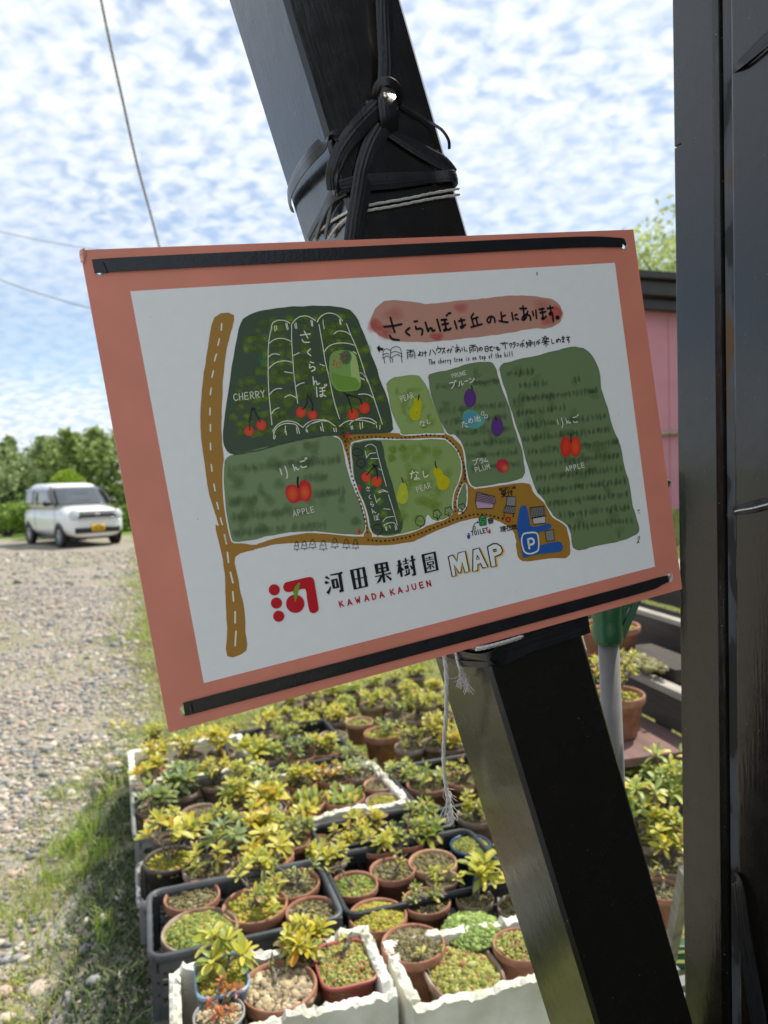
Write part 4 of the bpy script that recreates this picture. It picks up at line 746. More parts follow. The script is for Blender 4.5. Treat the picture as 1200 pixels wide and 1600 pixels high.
def twine(name, paths, r, parent=None, label=None):
    root = empty(name, paths[0][0])
    for P in paths:
        Q = catmull(P, 8); n = len(Q); mb = MB()
        for ph in (0, 2.1, 4.2):
            off = np.array([[math.cos(ph+i*.8), math.sin(ph+i*.8), math.cos(ph+i*.8+1)] for i in range(n)])*r*.45
            tube(mb, Q+off, r*.62, 5)
        o_ = mb.build('cord', M_STRING, root); o_.matrix_parent_inverse = Matrix.Translation(-Vector(paths[0][0]))
    tag(root, label, 'string'); return root
def fs(x, y, o=.004):
    return on_front(340+x/2.857, y/2.857, o)
def ss(x, y, o=.004):
    return on_side(340+x/2.857, y/2.857, o)
twine('string_tie', [[fs(1078, 842), fs(960, 862), fs(850, 885), fs(680, 915), fs(600, 938, .005), ss(540, 968), ss(490, 1000), ss(440, 1048)], [fs(1080, 868), fs(940, 890), fs(800, 918), fs(680, 938), fs(610, 958, .005), ss(560, 985), ss(525, 1020), ss(495, 1065)]], .0013, label='pair of off white cotton strings tied round the slanted post above the map board')
# --- below the board: film wrap, a hanging cord and a frayed tuft
lw = empty('film_wrapping', on_side(735, 1025)); tag(lw, 'shiny black film wound round the slanted post just under the map board', 'tape')
def wl(P, W, nr, **k):
    o_ = ribbon('band', P, W, nr, M_TAPE, **k); o_.parent = lw; o_.matrix_parent_inverse = Matrix.Translation(-Vector(lw.location)); return o_
wl([on_side(672, 1008, .003), on_side(700, 1020, .004), on_side(735, 1030, .004), on_side(762, 1030, .004), on_front(790, 1018, .004), on_front(850, 996, .004), on_front(920, 975, .003)], [.012, .016, .015, .014, .020, .024, .020], [lf, lf, lf, lf*.6+FRN*.4, FRN, FRN, FRN], pleats=5, depth=.0022)
wl([on_side(680, 1022, .006), on_side(720, 1036, .007), on_side(760, 1038, .006), on_front(785, 1034, .005), on_front(840, 1010, .005)], [.004, .007, .006, .008, .004], [lf, lf, lf, FRN, FRN], pleats=3, depth=.0016)
cord_pts = [on_side(u, v, .03) for u, v in ((690, 1010), (697, 1045), (697, 1110), (693, 1180), (697, 1230), (701, 1255))]
hs = twine('hanging_string', [cord_pts], .0026, label='thick white cotton string hanging frayed under the map board')
def fray(root, p, d, n, ln, r=.0003):
    mb = MB()
    for k in range(n):
        q = [p+rng.normal(0, .0015, 3)]; dd = unit(d+rng.normal(0, .22, 3))
        for j in range(7): dd = unit(dd+rng.normal(0, .22, 3)+np.array([0, 0, -.12])); q.append(q[-1]+dd*ln*rnd.uniform(.7, 1.2)/7)
        tube(mb, q, r, 4)
    o_ = mb.build('frayed_end', M_STRING, root); o_.matrix_parent_inverse = Matrix.Translation(-Vector(root.location))
fray(hs, cord_pts[-1], np.array([.1, 0, -1]), 34, .028); fray(hs, cord_pts[-2], np.array([.4, 0, -.9]), 10, .022)
ft = twine('frayed_tuft', [[on_side(712, 1020, .006), on_side(716, 1038, .010), on_side(722, 1052, .012)]], .0018, label='short frayed tuft of white string on the post under the map board')
fray(ft, on_side(720, 1045, .012), np.array([.15, 0, -1]), 26, .022); fray(ft, on_side(724, 1055, .012), np.array([.3, 0, -1]), 14, .022)
ts = twine('tucked_string', [[on_front(745, 1014, .008), on_front(765, 1010, .010), on_front(790, 1003, .009), on_front(815, 995, .006)]], .0028, label='white string end tucked under the lower edge of the map board')

# ================================================================== RIGHT: THE SHED'S CORNER POSTS
BA = math.radians(-67.4)                    # the wall face we see runs towards the camera along this direction
AX = yawax(BA); A2 = AX[0]; B2 = AX[1]      # along the front / away from the camera
def vpost(name, p, w, d, z0, z1, label=None, mt=None, parent=None, bev=0.003):
    """upright timber: p = front left edge (x, y)"""
    mb = MB(); box(mb, [w/2, d/2, (z0+z1)/2], [w, d, z1-z0])
    o = mb.build(name, mt or M_PAINT, parent, smooth=False, bevel=bev)
    if parent is None: o.location = (p[0], p[1], 0)
    else: o.location = p
    if parent is None: o.rotation_euler = (0, 0, BA)
    if label: tag(o, label, 'post')
    return o
p0 = at(1070, 800, .98)[:2]                 # far (left) end of the jamb's face
def on_wall(u, v, off=0.0):                 # where a sight line meets that wall plane, off = metres proud of it
    d = ray(u, v); o_ = np.array([p0[0], p0[1], 0])-B2*off; return CAM+d*(((o_-CAM) @ B2)/(d @ B2))
def sx(u): return float((on_wall(u, 800)[:2]-p0) @ A2[:2])
wj, xb, xc = sx(1128), sx(1132), sx(1147)
jamb = empty('door_jamb', (p0[0], p0[1], 0), BA); tag(jamb, 'dark brown painted upright timber beside the map board', 'post')
mb = MB(); V = []
sec = [(0.0015, 0), (wj-.008, 0), (wj-.001, .003), (wj+.003, .012), (wj+.004, .09), (0, .09), (0, .0015)]
for z in (-.05, 2.9): V += [(x, y, z) for x, y in sec]
mb.add(V, [(k, (k+1) % 7, 7+(k+1) % 7, 7+k) for k in range(7)]+[tuple(range(7))[::-1], tuple(range(7, 14))]); mb.build('board', M_PAINT, jamb, smooth=False)
xs_ = sx(1056)
for z0, z1 in ((-.05, on_wall(1055, 226)[2]), (on_wall(1055, 226)[2]+.0015, 2.9)):       # thin cover strip behind it, with a joint
    m2 = MB(); box(m2, [(xs_-.002)/2, .032, (z0+z1)/2], [-xs_+.002, .05, z1-z0]); m2.build('cover_strip', M_PAINT, jamb, smooth=False, bevel=.0012)
cpost = empty('corner_post', (p0[0], p0[1], 0), BA); tag(cpost, 'broad dark brown post at the right edge with flaking paint beside it', 'post')
mb = MB(); box(mb, [xc+.09, .06, 1.425], [.18, .12, 2.95]); mb.build('timber', M_PAINT, cpost, smooth=False, bevel=.004)
mflake, t_, b_ = new_mat('flaking_paint')
tcn = N('ShaderNodeTexCoord', t_); nz = N('ShaderNodeTexNoise', t_); mpn = N('ShaderNodeMapping', t_); L(tcn.outputs['Object'], mpn.inputs[0], t_); mpn.inputs['Scale'].default_value = (1, 1, .35)
L(mpn.outputs[0], nz.inputs['Vector'], t_); nz.inputs['Scale'].default_value = 22; nz.inputs['Detail'].default_value = 6
rp = N('ShaderNodeValToRGB', t_); L(nz.outputs['Fac'], rp.inputs[0], t_)
rp.color_ramp.elements[0].position = .47; rp.color_ramp.elements[0].color = (.008, .008, .009, 1)
rp.color_ramp.elements[1].position = .50; rp.color_ramp.elements[1].color = (.05, .055, .064, 1)
e = rp.color_ramp.elements.new(.62); e.color = (.07, .076, .086, 1); e = rp.color_ramp.elements.new(.70); e.color = (.10, .05, .02, 1)
L(rp.outputs[0], b_.inputs['Base Color'], t_); b_.inputs['Roughness'].default_value = .7
mb = MB(); box(mb, [(wj+xc)/2+.004, .019, 1.42], [xc-wj-.002, .03, 2.94]); mb.build('recess_batten', mflake, cpost, smooth=False)
on_c = lambda u, v, off=.001: on_wall(u, v, off)
def tset(label, items):
    root = empty('tape_tie', items[0][0][0]); tag(root, label, 'tape')
    for P, W, pl in items:
        o_ = ribbon('band', P, W, -B2, M_TAPE, root, pleats=pl, depth=.0012); o_.matrix_parent_inverse = Matrix.Translation(-Vector(items[0][0][0]))
tset('black tape loop slanting across the top of the right hand post', [([on_c(1215, 46, .003), on_c(1195, 62, .003), on_c(1172, 84, .003), on_c(1152, 102, .003), on_c(1144, 110, -.004)], [.012, .013, .012, .008, .006], 4), ([on_c(1215, 60, .005), on_c(1195, 74, .005), on_c(1160, 102, .005), on_c(1144, 114, -.002)], [.004, .004, .004, .003], 1)])
tset('black tape knotted round the middle of the right hand post', [([on_c(1215, 783, .004), on_c(1195, 787, .004), on_c(1175, 792, .005), on_c(1153, 797, .004), on_c(1146, 799, -.004)], [.012, .013, .013, .011, .008], 4)])
wtw = twine('string_tie', [[on_c(1212, 785, .008), on_c(1195, 789, .009), on_c(1176, 794, .009), on_c(1158, 797, .009), on_c(1148, 799, .003)]], .0012, label='white string bound over the tape on the middle of the right hand post')
tset('black tape end dangling low beside the right hand post', [([on_c(1150, 1372, -.003), on_c(1152, 1380, .006), on_c(1158, 1430, .010), on_c(1166, 1480, .010), on_c(1176, 1540, .011), on_c(1190, 1620, .012)], [.012, .018, .022, .022, .024, .026], 4)])
# the shed itself runs back past the camera on the right, outside the frame
M_SHED = mat('dark_stained_boards', (.010, .0085, .008), rough=.55, var=.3, scale=8, stretch=(1, 1, .1), bump=.2, bscale=60)
shed = empty('dark_timber_shed', (p0[0], p0[1], 0), BA); tag(shed, 'dark stained timber shed wall running off to the right of the posts', 'shed')
for k in range(10):
    mb = MB(); box(mb, [xc+.19+.11+.22*k, .06+.001*(k % 3), 1.8], [.2194, .03, 3.6]); mb.build('wall_board', M_SHED, shed, smooth=False)

# ================================================================== GROUND
def gheight(x, y):
    """gentle lumps, and a bank rising at the back right towards the pink barn"""
    t = np.clip(((x-1.2)*.55+(y-5.2)*.55)/3.2, 0, 1)*np.clip((x-.2)/1.2, 0, 1)
    e = np.clip((x+1.0+.33*(y-1.9))/.22, 0, 1)*np.clip((4.3-y)/.7, 0, 1)*np.clip((3-x)/1.0, 0, 1)
    return 1.0*t*t*(3-2*t)+.12*e*e*(3-2*e)*(1-t)
def gravel_edge(y): return np.interp(y, [0, 1.6, 2.0, 2.6, 3.2, 4.3, 8, 12, 20, 40], [-1.05, -1.1, -1.16, -1.30, -1.36, -1.46, -2.75, -4.0, -6.2, -8.5])
xs = np.concatenate([[-400, -150, -60, -30, -20], np.arange(-14, -3, .5), np.arange(-3, 3, .1), np.arange(3, 8.01, .25), [12, 20, 40, 100, 400]])
ys = np.concatenate([[-60, -20, -8, -3], np.arange(-1, 1, .25), np.arange(1, 5, .1), np.arange(5, 14.01, .25), np.arange(15, 32, 1), [36, 45, 60, 100, 200, 600]])
XX, YY = np.meshgrid(xs, ys); ZZ = gheight(XX, YY)
V = np.c_[XX.ravel(), YY.ravel(), ZZ.ravel()]; nx = len(xs)
F = [(j*nx+i, j*nx+i+1, (j+1)*nx+i+1, (j+1)*nx+i) for j in range(len(ys)-1) for i in range(nx-1)]
M_G, t_, b_ = new_mat('gravel_soil_and_turf')
tcn = N('ShaderNodeTexCoord', t_); P_ = tcn.outputs['Object']
sp = N('ShaderNodeSeparateXYZ', t_); L(P_, sp.inputs[0], t_)
def noise_n(scale, detail=5, dist=0):
    n = N('ShaderNodeTexNoise', t_); L(P_, n.inputs['Vector'], t_); n.inputs['Scale'].default_value = scale; n.inputs['Detail'].default_value = detail; n.inputs['Distortion'].default_value = dist; return n.outputs['Fac']
def ramp(fac, stops):
    r = N('ShaderNodeValToRGB', t_); L(fac, r.inputs[0], t_); el = r.color_ramp.elements
    el[0].position, el[0].color = stops[0][0], (*stops[0][1], 1); el[1].position, el[1].color = stops[-1][0], (*stops[-1][1], 1)
    for p, c in stops[1:-1]: e = el.new(p); e.color = (*c, 1)
    return r.outputs[0]
vor = N('ShaderNodeTexVoronoi', t_); L(P_, vor.inputs['Vector'], t_); vor.inputs['Scale'].default_value = 30
stone_c = ramp(math_n('FRACT', math_n('MULTIPLY', vor.outputs['Color'], 1.0, t_), None, t_), [(0, (.19, .175, .15)), (.3, (.33, .285, .225)), (.6, (.28, .27, .25)), (.8, (.38, .32, .25)), (1, (.22, .20, .175))])
dirt = ramp(noise_n(7, 8), [(.3, (.085, .066, .046)), (.55, (.14, .11, .075)), (.75, (.20, .17, .12))])
grass_c = ramp(noise_n(5, 7), [(.3, (.10, .13, .035)), (.5, (.17, .20, .06)), (.7, (.24, .24, .09))])
def mixc(f, a, b):
    m = N('ShaderNodeMixRGB', t_); L(f, m.inputs[0], t); L(a, m.inputs[1], t); L(b, m.inputs[2], t); return m.outputs[0]
t = t_
# gravel where x < edge(y): edge is close to a straight line, wobbled by noise
e_ = math_n('ADD', math_n('MULTIPLY', sp.outputs[1], -.335, t_), -.12, t_)
e_ = math_n('ADD', e_, math_n('MULTIPLY', math_n('ADD', noise_n(1.3, 6, .5), -.5, t_), 1.9, t_), t_)
gm = N('ShaderNodeMapRange', t_, interpolation_type='SMOOTHSTEP'); L(math_n('SUBTRACT', sp.outputs[0], e_, t_), gm.inputs['Value'], t_)
gm.inputs['From Min'].default_value = -.25; gm.inputs['From Max'].default_value = .25
tuft = N('ShaderNodeMapRange', t_, interpolation_type='SMOOTHSTEP'); L(noise_n(.9, 7, .4), tuft.inputs['Value'], t_); tuft.inputs['From Min'].default_value = .56; tuft.inputs['From Max'].default_value = .68
turf = N('ShaderNodeMapRange', t_, interpolation_type='SMOOTHSTEP'); L(noise_n(2.4, 8, .3), turf.inputs['Value'], t_); turf.inputs['From Min'].default_value = .34; turf.inputs['From Max'].default_value = .52
land = mixc(turf.outputs[0], dirt, grass_c)
grav = mixc(math_n('MULTIPLY', tuft.outputs[0], .55, t_), stone_c, grass_c)
col = mixc(gm.outputs[0], grav, land)
fld = N('ShaderNodeMapRange', t_, interpolation_type='SMOOTHSTEP'); L(math_n('ADD', sp.outputs[1], math_n('MULTIPLY', noise_n(.5, 4), 5, t_), t_), fld.inputs['Value'], t_); fld.inputs['From Min'].default_value = 24.0; fld.inputs['From Max'].default_value = 25.2
col = mixc(fld.outputs[0], col, ramp(noise_n(2, 5), [(.3, (.10, .17, .03)), (.7, (.20, .30, .06))]))
L(col, b_.inputs['Base Color'], t_); b_.inputs['Roughness'].default_value = .95; b_.inputs['Specular IOR Level'].default_value = .2
bp = N('ShaderNodeBump', t_); bp.inputs['Strength'].default_value = .9; bp.inputs['Distance'].default_value = .02
hgt = math_n('ADD', math_n('MULTIPLY', vor.outputs['Distance'], -1.2, t_), noise_n(60, 4), t_)
L(hgt, bp.inputs['Height'], t_); L(bp.outputs[0], b_.inputs['Normal'], t_)
mb = MB(); mb.add(V, F); g = mb.build('ground', M_G, kind='structure')
mb = MB(); box(mb, [0, -4.1, .012], [14, 9.4, .06]); mb.build('bounce_slab', mat('pale_bounce_surface', (.40, .385, .36), rough=.9, var=.15, scale=2.5, bump=.1, bscale=60), kind='structure', smooth=False)  # unseen pale slab added behind the camera to bounce light onto the map board

# --- gravel: thousands of separate pebbles in one object
ico_v = []; 
bm = bmesh.new(); bmesh.ops.create_icosphere(bm, subdivisions=1, radius=1); bm.verts.ensure_lookup_table()
ICO_V = np.array([v.co[:] for v in bm.verts]); ICO_F = np.array([[v.index for v in f.verts] for f in bm.faces]); bm.free()
bm = bmesh.new(); bmesh.ops.create_icosphere(bm, subdivisions=2, radius=1); bm.verts.ensure_lookup_table()
ICO2_V = np.array([v.co[:] for v in bm.verts]); ICO2_F = np.array([[v.index for v in f.verts] for f in bm.faces]); bm.free()
def soup(name, V, F, C, m, kind=None, parent=None, smooth=True):
    """V (n,k,3), F (f,3|4) shared topology, C (n,3) -> one mesh, built with foreach_set"""
    n, k, _ = V.shape; fa = (F[None]+np.arange(n)[:, None, None]*k).reshape(-1, F.shape[1])
    me = bpy.data.meshes.new(name); me.vertices.add(n*k); me.vertices.foreach_set('co', V.astype(np.float32).ravel())
    me.loops.add(fa.size); me.loops.foreach_set('vertex_index', fa.astype(np.int32).ravel()); me.polygons.add(len(fa))
    me.polygons.foreach_set('loop_start', np.arange(0, fa.size, F.shape[1], dtype=np.int32))
    try: me.polygons.foreach_set('loop_total', np.full(len(fa), F.shape[1], dtype=np.int32))
    except Exception: pass
    if smooth: me.polygons.foreach_set('use_smooth', np.ones(len(fa), dtype=bool))
    at_ = me.color_attributes.new('Col', 'FLOAT_COLOR', 'POINT')
    CC = np.c_[C, np.ones(len(C))] if C.ndim == 2 else np.concatenate([C, np.ones((*C.shape[:2], 1))], 2)
    CC = np.repeat(CC[:, None], k, 1) if C.ndim == 2 else CC
    at_.data.foreach_set('color', CC.astype(np.float32).ravel())
    me.materials.append(m); me.update(); me.validate()
    return link(me, name, parent, kind)
def rot_rand(n, tilt=.5):
    a = rng.uniform(0, 2*np.pi, n); ca, sa = np.cos(a), np.sin(a); R = np.zeros((n, 3, 3)); R[:, 0, 0] = ca; R[:, 0, 1] = -sa; R[:, 1, 0] = sa; R[:, 1, 1] = ca; R[:, 2, 2] = 1
    b = rng.normal(0, tilt, n); cb, sb = np.cos(b), np.sin(b); Q = np.zeros((n, 3, 3)); Q[:, 0, 0] = 1; Q[:, 1, 1] = cb; Q[:, 1, 2] = -sb; Q[:, 2, 1] = sb; Q[:, 2, 2] = cb
    return R @ Q
PEB = np.array([[.42, .36, .29], [.33, .32, .30], [.25, .25, .25], [.47, .41, .34], [.40, .31, .25], [.30, .29, .26], [.52, .47, .40], [.20, .20, .21]])
def pebbles(n, pts, size, smin):
    s = np.exp(rng.normal(0, .38, n))*size; s = np.maximum(s, smin)
    jit = 1+rng.normal(0, .11, (n, len(ICO_V), 1))
    V = ICO_V[None]*jit*np.stack([s, s*rng.uniform(.6, .95, n), s*rng.uniform(.4, .65, n)], 1)[:, None]
    V = np.einsum('nij,nkj->nki', rot_rand(n), V)
    P = np.c_[pts, gheight(pts[:, 0], pts[:, 1])+s*.18]; C = PEB[rng.integers(0, len(PEB), n)]*rng.uniform(.75, 1.2, (n, 1))
    return V+P[:, None], C
M_PEB = vcol_mat('pebble_stone', rough=.85, var=.22, scale=120, spec=.25)
Vs, Cs = [], []
def in_view(x, y, pad=.06):
    P = np.c_[x, y, np.zeros_like(x)]-CAM; z = P @ _f; u = (P @ _r)/z*FPX+600; v = (P @ _d)/z*FPX+800
    return (z > .5) & (u > -1200*pad) & (u < 1200*(1+pad)) & (v < 1600*(1+pad)) & (v > 600)
npeb = 0
for (y0, y1, dens, size) in ((1.7, 2.6, 1500, .0135), (2.6, 4.0, 1500, .0135), (4.0, 6.5, 900, .0145), (6.5, 11, 330, .0185), (11, 17, 110, .024)):
    m = int((y1-y0)*10*dens); x = rng.uniform(-13 if y0 > 10 else -9, .2, m); y = rng.uniform(y0, y1, m)
    ge = gravel_edge(y)+rng.normal(0, .10, m)
    k = in_view(x, y) & ((x < ge) | ((rng.random(m) < .05) & (x < ge+.55)) | ((x < ge+.2) & (y < 2.35) & (rng.random(m) < .25)))
    k &= (x < ge+.6)
    k &= ~((x > -2.6) & (y > 5.5) & (x > ge))
    p = np.c_[x[k], y[k]]
    # leave weedy gaps in the gravel
    gap = np.array([noise.noise((a*1.1, b*1.1, 3.3)) for a, b in p]) if len(p) else np.zeros(0)
    p = p[(gap < .28) | (rng.random(len(p)) < .25)]
    V_, C_ = pebbles(len(p), p, size, .004); Vs.append(V_); Cs.append(C_)
soup('gravel', np.concatenate(Vs), ICO_F, np.concatenate(Cs), M_PEB, kind='stuff')
# --- the larger stones one can pick out at the lower left
for i, (u, v, s, lab) in enumerate(((62, 1548, .042, 'largest pale tan stone lying in the soil at the lower left'), (95, 1590, .030, 'grey stone at the bottom edge below the largest tan stone'), (110, 1530, .020, 'small pale stone just right of the largest tan stone'), (38, 1500, .022, 'pale stone just above the largest tan stone at the lower left'), (8, 1550, .030, 'white stone cut by the left edge of the view'),
        (155, 1412, .022, 'rounded pinkish stone among the weeds left of the dark open crate'), (246, 1575, .026, 'pinkish stone on the moss beside the foam box corner'), (203, 1518, .022, 'flat grey stone on the moss left of the foam box corner'), (12, 1590, .026, 'buff stone in the bottom left corner'), (72, 1260, .030, 'long pale stone at the edge of the weeds and gravel'), (140, 1500, .016, 'small grey stone on bare soil near the moss'))):
    P = onz(u, v, .005); jit = 1+rng.normal(0, .07, (len(ICO2_V), 1))
    V_ = ICO2_V*jit*np.array([s, s*.75, s*.55]); mb = MB(); mb.add(V_, ICO2_F.tolist())
    o = mb.build('stone', mat('stone_surface', PEB[i % 5]*1.1, rough=.9, var=.25, scale=35, bump=.5, bscale=80), smooth=True)
    o.location = tuple(P); o.rotation_euler = (rnd.uniform(-.3, .3), rnd.uniform(-.3, .3), rnd.uniform(0, 6)); tag(o, lab, 'stone', 'larger stones at the lower left')

# --- grass, weeds and moss
M_BLADE = vcol_mat('grass_blade', rough=.6, var=.15, scale=30, translucent=.35, spec=.25)
BL_F = np.array([[0, 1, 3, 2], [2, 3, 5, 4]])
def blades(pts, ln, wd, cols, lean=.45):
    n = len(pts); a = rng.uniform(0, 2*np.pi, n); d = np.c_[np.cos(a), np.sin(a), np.zeros(n)]; s = np.c_[-np.sin(a), np.cos(a), np.zeros(n)]
    l = ln*np.exp(rng.normal(0, .3, n)); w = wd*rng.uniform(.7, 1.3, n); le = np.abs(rng.normal(0, lean, n)); b = np.c_[pts, gheight(pts[:, 0], pts[:, 1])]
    up = np.array([0, 0, 1.0]); V = np.zeros((n, 6, 3))
    p1 = b+(up*.6+d*le[:, None]*.45)*l[:, None]; p2 = b+(up*.92+d*le[:, None]*1.3)*l[:, None]
    for i, (p, k) in enumerate(((b, 1), (p1, .8), (p2, .12))):
        V[:, 2*i] = p-s*w[:, None]*k/2; V[:, 2*i+1] = p+s*w[:, None]*k/2
    C = cols[rng.integers(0, len(cols), n)]*rng.uniform(.75, 1.2, (n, 1)); return V, C
GC = np.array([[.31, .38, .08], [.40, .43, .11], [.45, .44, .16], [.25, .31, .07], [.48, .43, .22]])
GB = np.array([[.30, .42, .06], [.36, .46, .09], [.24, .34, .06]])
Vs, Cs = [], []
m = 30000; x = rng.uniform(-1.9, -.62, m); y = rng.uniform(1.7, 4.2, m); ge = gravel_edge(y)
pr = np.array([noise.noise((a*3.2, b*3.2, 0)) for a, b in zip(x, y)])
k = (x > ge-.18+rng.normal(0, .08, m)) & (x < -.90-.31*(y-2.0)+rng.normal(0, .05, m)) & (pr+rng.normal(0, .18, m) > -.02) & ((y > 2.4) | (pr > .12)) & ((y > 2.05) | (pr > .34))
V_, C_ = blades(np.c_[x[k], y[k]], .023, .0036, GC, .8); Vs.append(V_); Cs.append(C_)
for (u, v, n, r, ln) in ((118, 1330, 300, .12, .055), (95, 1380, 150, .11, .045), (140, 1290, 150, .12, .036), (60, 1430, 60, .14, .04), (150, 1380, 90, .10, .05), (110, 1240, 120, .12, .035), (100, 1470, 40, .10, .04), (35, 1470, 40, .10, .04), (165, 1500, 20, .03, .06), (170, 1530, 14, .03, .05)):
    c = onz(u, v, 0)[:2]; V_, C_ = blades(c+rng.normal(0, r*.5, (n, 2)), ln, .0048, GB, .45); Vs.append(V_); Cs.append(C_)
# lawn beyond the crates, and tufts in the gravel
m = 60000; x = rng.uniform(-3.4, 3.4, m); y = rng.uniform(3.2, 9.5, m); ge = gravel_edge(y)
pr = np.array([noise.noise((a*1.5, b*1.5, 5)) for a, b in zip(x, y)])
k = (x > ge+.1+rng.normal(0, .18, m)) & (pr > -.30) & in_view(x, y); V_, C_ = blades(np.c_[x[k], y[k]], .045, .0075, GC, .7); Vs.append(V_); Cs.append(C_)
m = 16000; x = rng.uniform(-6, -1.2, m); y = rng.uniform(2.2, 12, m); ge = gravel_edge(y); pr = np.array([noise.noise((a*1.1, b*1.1, 3.3)) for a, b in zip(x, y)])
k = ((pr > .27) | (x > ge-.3)) & (x < ge+.3) & in_view(x, y); V_, C_ = blades(np.c_[x[k], y[k]], .032, .006, GC, .8); Vs.append(V_); Cs.append(C_)
soup('grass', np.concatenate(Vs), BL_F, np.concatenate(Cs), M_BLADE, kind='stuff', smooth=False)
m = 26000; x = rng.uniform(-1.5, -.35, m); y = rng.uniform(1.4, 3.6, m)
k = (x > -.98-.31*(y-2.0)+rng.normal(0, .06, m)) & (x < -.60-.33*(y-1.7)) & in_view(x, y)
pr = np.array([noise.noise((a*6, b*6, 9)) for a, b in zip(x[k], y[k])]); pm = np.c_[x[k], y[k]][pr > -.35]
V_, C_ = blades(pm, .017, .0075, np.array([[.095, .135, .06], [.13, .17, .07], [.16, .19, .085], [.08, .11, .055]]), .9)
soup('moss', V_, BL_F, C_, M_BLADE, kind='stuff', smooth=False)

# --- broad-leaved weeds
LEAF_MATS = {}
def leaf_mesh(name, m, L_=1.0, W_=.30, droop=.18, fold=.10, blunt=0.0):
    rows_ = [(0, .10), (.18, .48), (.42, .92), (.66, 1.0), (.86, .72), (.97, .30)]
    V = []; 
    for x, w in rows_:
        w2 = w*W_/2; z = -droop*x*x+.05*math.sin(x*3.1); V += [(x*L_, -w2, z+fold*w), (x*L_, 0, z), (x*L_, w2, z+fold*w)]
    F = []
    for i in range(len(rows_)-1):
        for j in range(2): F.append((i*3+j, (i+1)*3+j, (i+1)*3+j+1, i*3+j+1))
    me = bpy.data.meshes.new(name); me.from_pydata(V, [], F); me.polygons.foreach_set('use_smooth', [True]*len(F)); me.materials.append(m); me.update(); return me
LM = {'green': leaf_mat('leaf_green', (.21, .29, .055), (.34, .40, .085), .45), 'lime': leaf_mat('leaf_yellow_green', (.46, .47, .065), (.62, .58, .12), .45),
      'yellow': leaf_mat('leaf_yellow', (.66, .53, .04), (.62, .58, .12)), 'orange': leaf_mat('leaf_orange', (.62, .27, .02), (.58, .38, .03)), 'grey': leaf_mat('leaf_blue_green', (.20, .28, .13), (.34, .42, .20)), 'pale': leaf_mat('leaf_pale', (.46, .54, .20), (.36, .47, .13), .45), 'dead': leaf_mat('leaf_dead', (.26, .14, .06), (.36, .24, .12), .2), 'red': leaf_mat('leaf_red', (.50, .10, .03), (.55, .22, .05))}
LEAF = {k: [leaf_mesh('leaf_'+k, m_, 1, w, d, f) for (w, d, f) in ((.36, .10, .03), (.31, .30, .045), (.40, -.05, .04))] for k, m_ in LM.items()}
def add_leaf(parent, p, d, size, kind, roll=None, name='leaf'):
    o = bpy.data.objects.new(name, LEAF[kind][rnd.randrange(3)]); COL.objects.link(o); o.parent = parent
    d = unit(d); up = np.array([0, 0, 1.0]); s = np.cross(up, d); s = unit(s) if np.linalg.norm(s) > 1e-4 else np.array([0, 1.0, 0]); n = np.cross(d, s)
    r = rnd.uniform(-.5, .5) if roll is None else roll; s2_, n2 = s*math.cos(r)+n*math.sin(r), n*math.cos(r)-s*math.sin(r)
    m = Matrix.Identity(4)
    for i in range(3): m[i][0] = d[i]*size; m[i][1] = s2_[i]*size; m[i][2] = n2[i]*size; m[i][3] = p[i]
    o.matrix_basis = m; return o
def pick(mix_):
    t = rnd.random()*sum(mix_.values())
    for k, w in mix_.items():
        t -= w
        if t <= 0: return k
    return k
def whorl(parent, p, axis, n, size, mix_, droop=.0, spread=None):
    axis = unit(axis); a = unit(np.cross(axis, [.3, .8, .2])); b = np.cross(axis, a); ph = rnd.uniform(0, 6)
    for i in range(n):
        th = ph+i*2.39996; f = i/max(n-1, 1); el = (1.15-.95*f) if spread is None else rnd.uniform(*spread)
        el -= droop*rnd.uniform(.3, 1.4)
        d = (a*math.cos(th)+b*math.sin(th))*math.cos(el)+axis*math.sin(el)
        add_leaf(parent, p-axis*.012*f, d, size*rnd.uniform(.75, 1.15)*(.7+.3*f), pick(mix_))
M_STEM = mat('woody_stem', (.12, .09, .065), rough=.9, var=.4, scale=90, bump=.4, bscale=200, col2=(.26, .23, .19))
for i, (u, v, s, lab) in enumerate(((148, 1463, .05, 'low weed with broad light green leaves on bare soil'), (128, 1440, .04, 'smaller low weed left of the broad light green one'), (182, 1490, .045, 'weed with narrow leaves at the edge of the moss'), (98, 1510, .035, 'tiny weed beside the pale stones'), (30, 1540, .04, 'weed by the left edge among pale stones'))):
    P = onz(u, v, 0); r_ = empty('weed', P); tag(r_, lab, 'weed', 'weeds at the lower left')
    mb = MB(); tube(mb, [(0, 0, -.01), (0, 0, .012)], .002, 5); st = mb.build('stem', M_STEM, r_)
    whorl(st, np.array([0, 0, .008]), [0, 0, 1], 8, s, {'green': 2, 'lime': 2}, spread=(.1, .9))
sp_ = empty('yellow_spray', onz(195, 1130, 0)+np.array([0, 0, .10])); tag(sp_, 'small spray of yellow leaves above the pebbles left of the board corner', 'plant')
mb = MB(); b0 = np.array(onz(240, 1150, .05))-np.array(sp_.location); e0 = onz(180, 1140, .16)-np.array(sp_.location); tube(mb, catmull([b0-[0, 0, .05], (b0+e0)/2+[0, 0, .03], e0]), .002, 5); st = mb.build('stem', M_STEM, sp_)
for t0 in (.45, .6, .72, .85, .95, 1.0):
    for k in range(2): add_leaf(st, b0+(e0-b0)*t0+[0, 0, .02], [rnd.uniform(-1, .3), rnd.uniform(-.5, .5), rnd.uniform(-.1, .6)], .05, pick({'yellow': 3, 'lime': 1}))

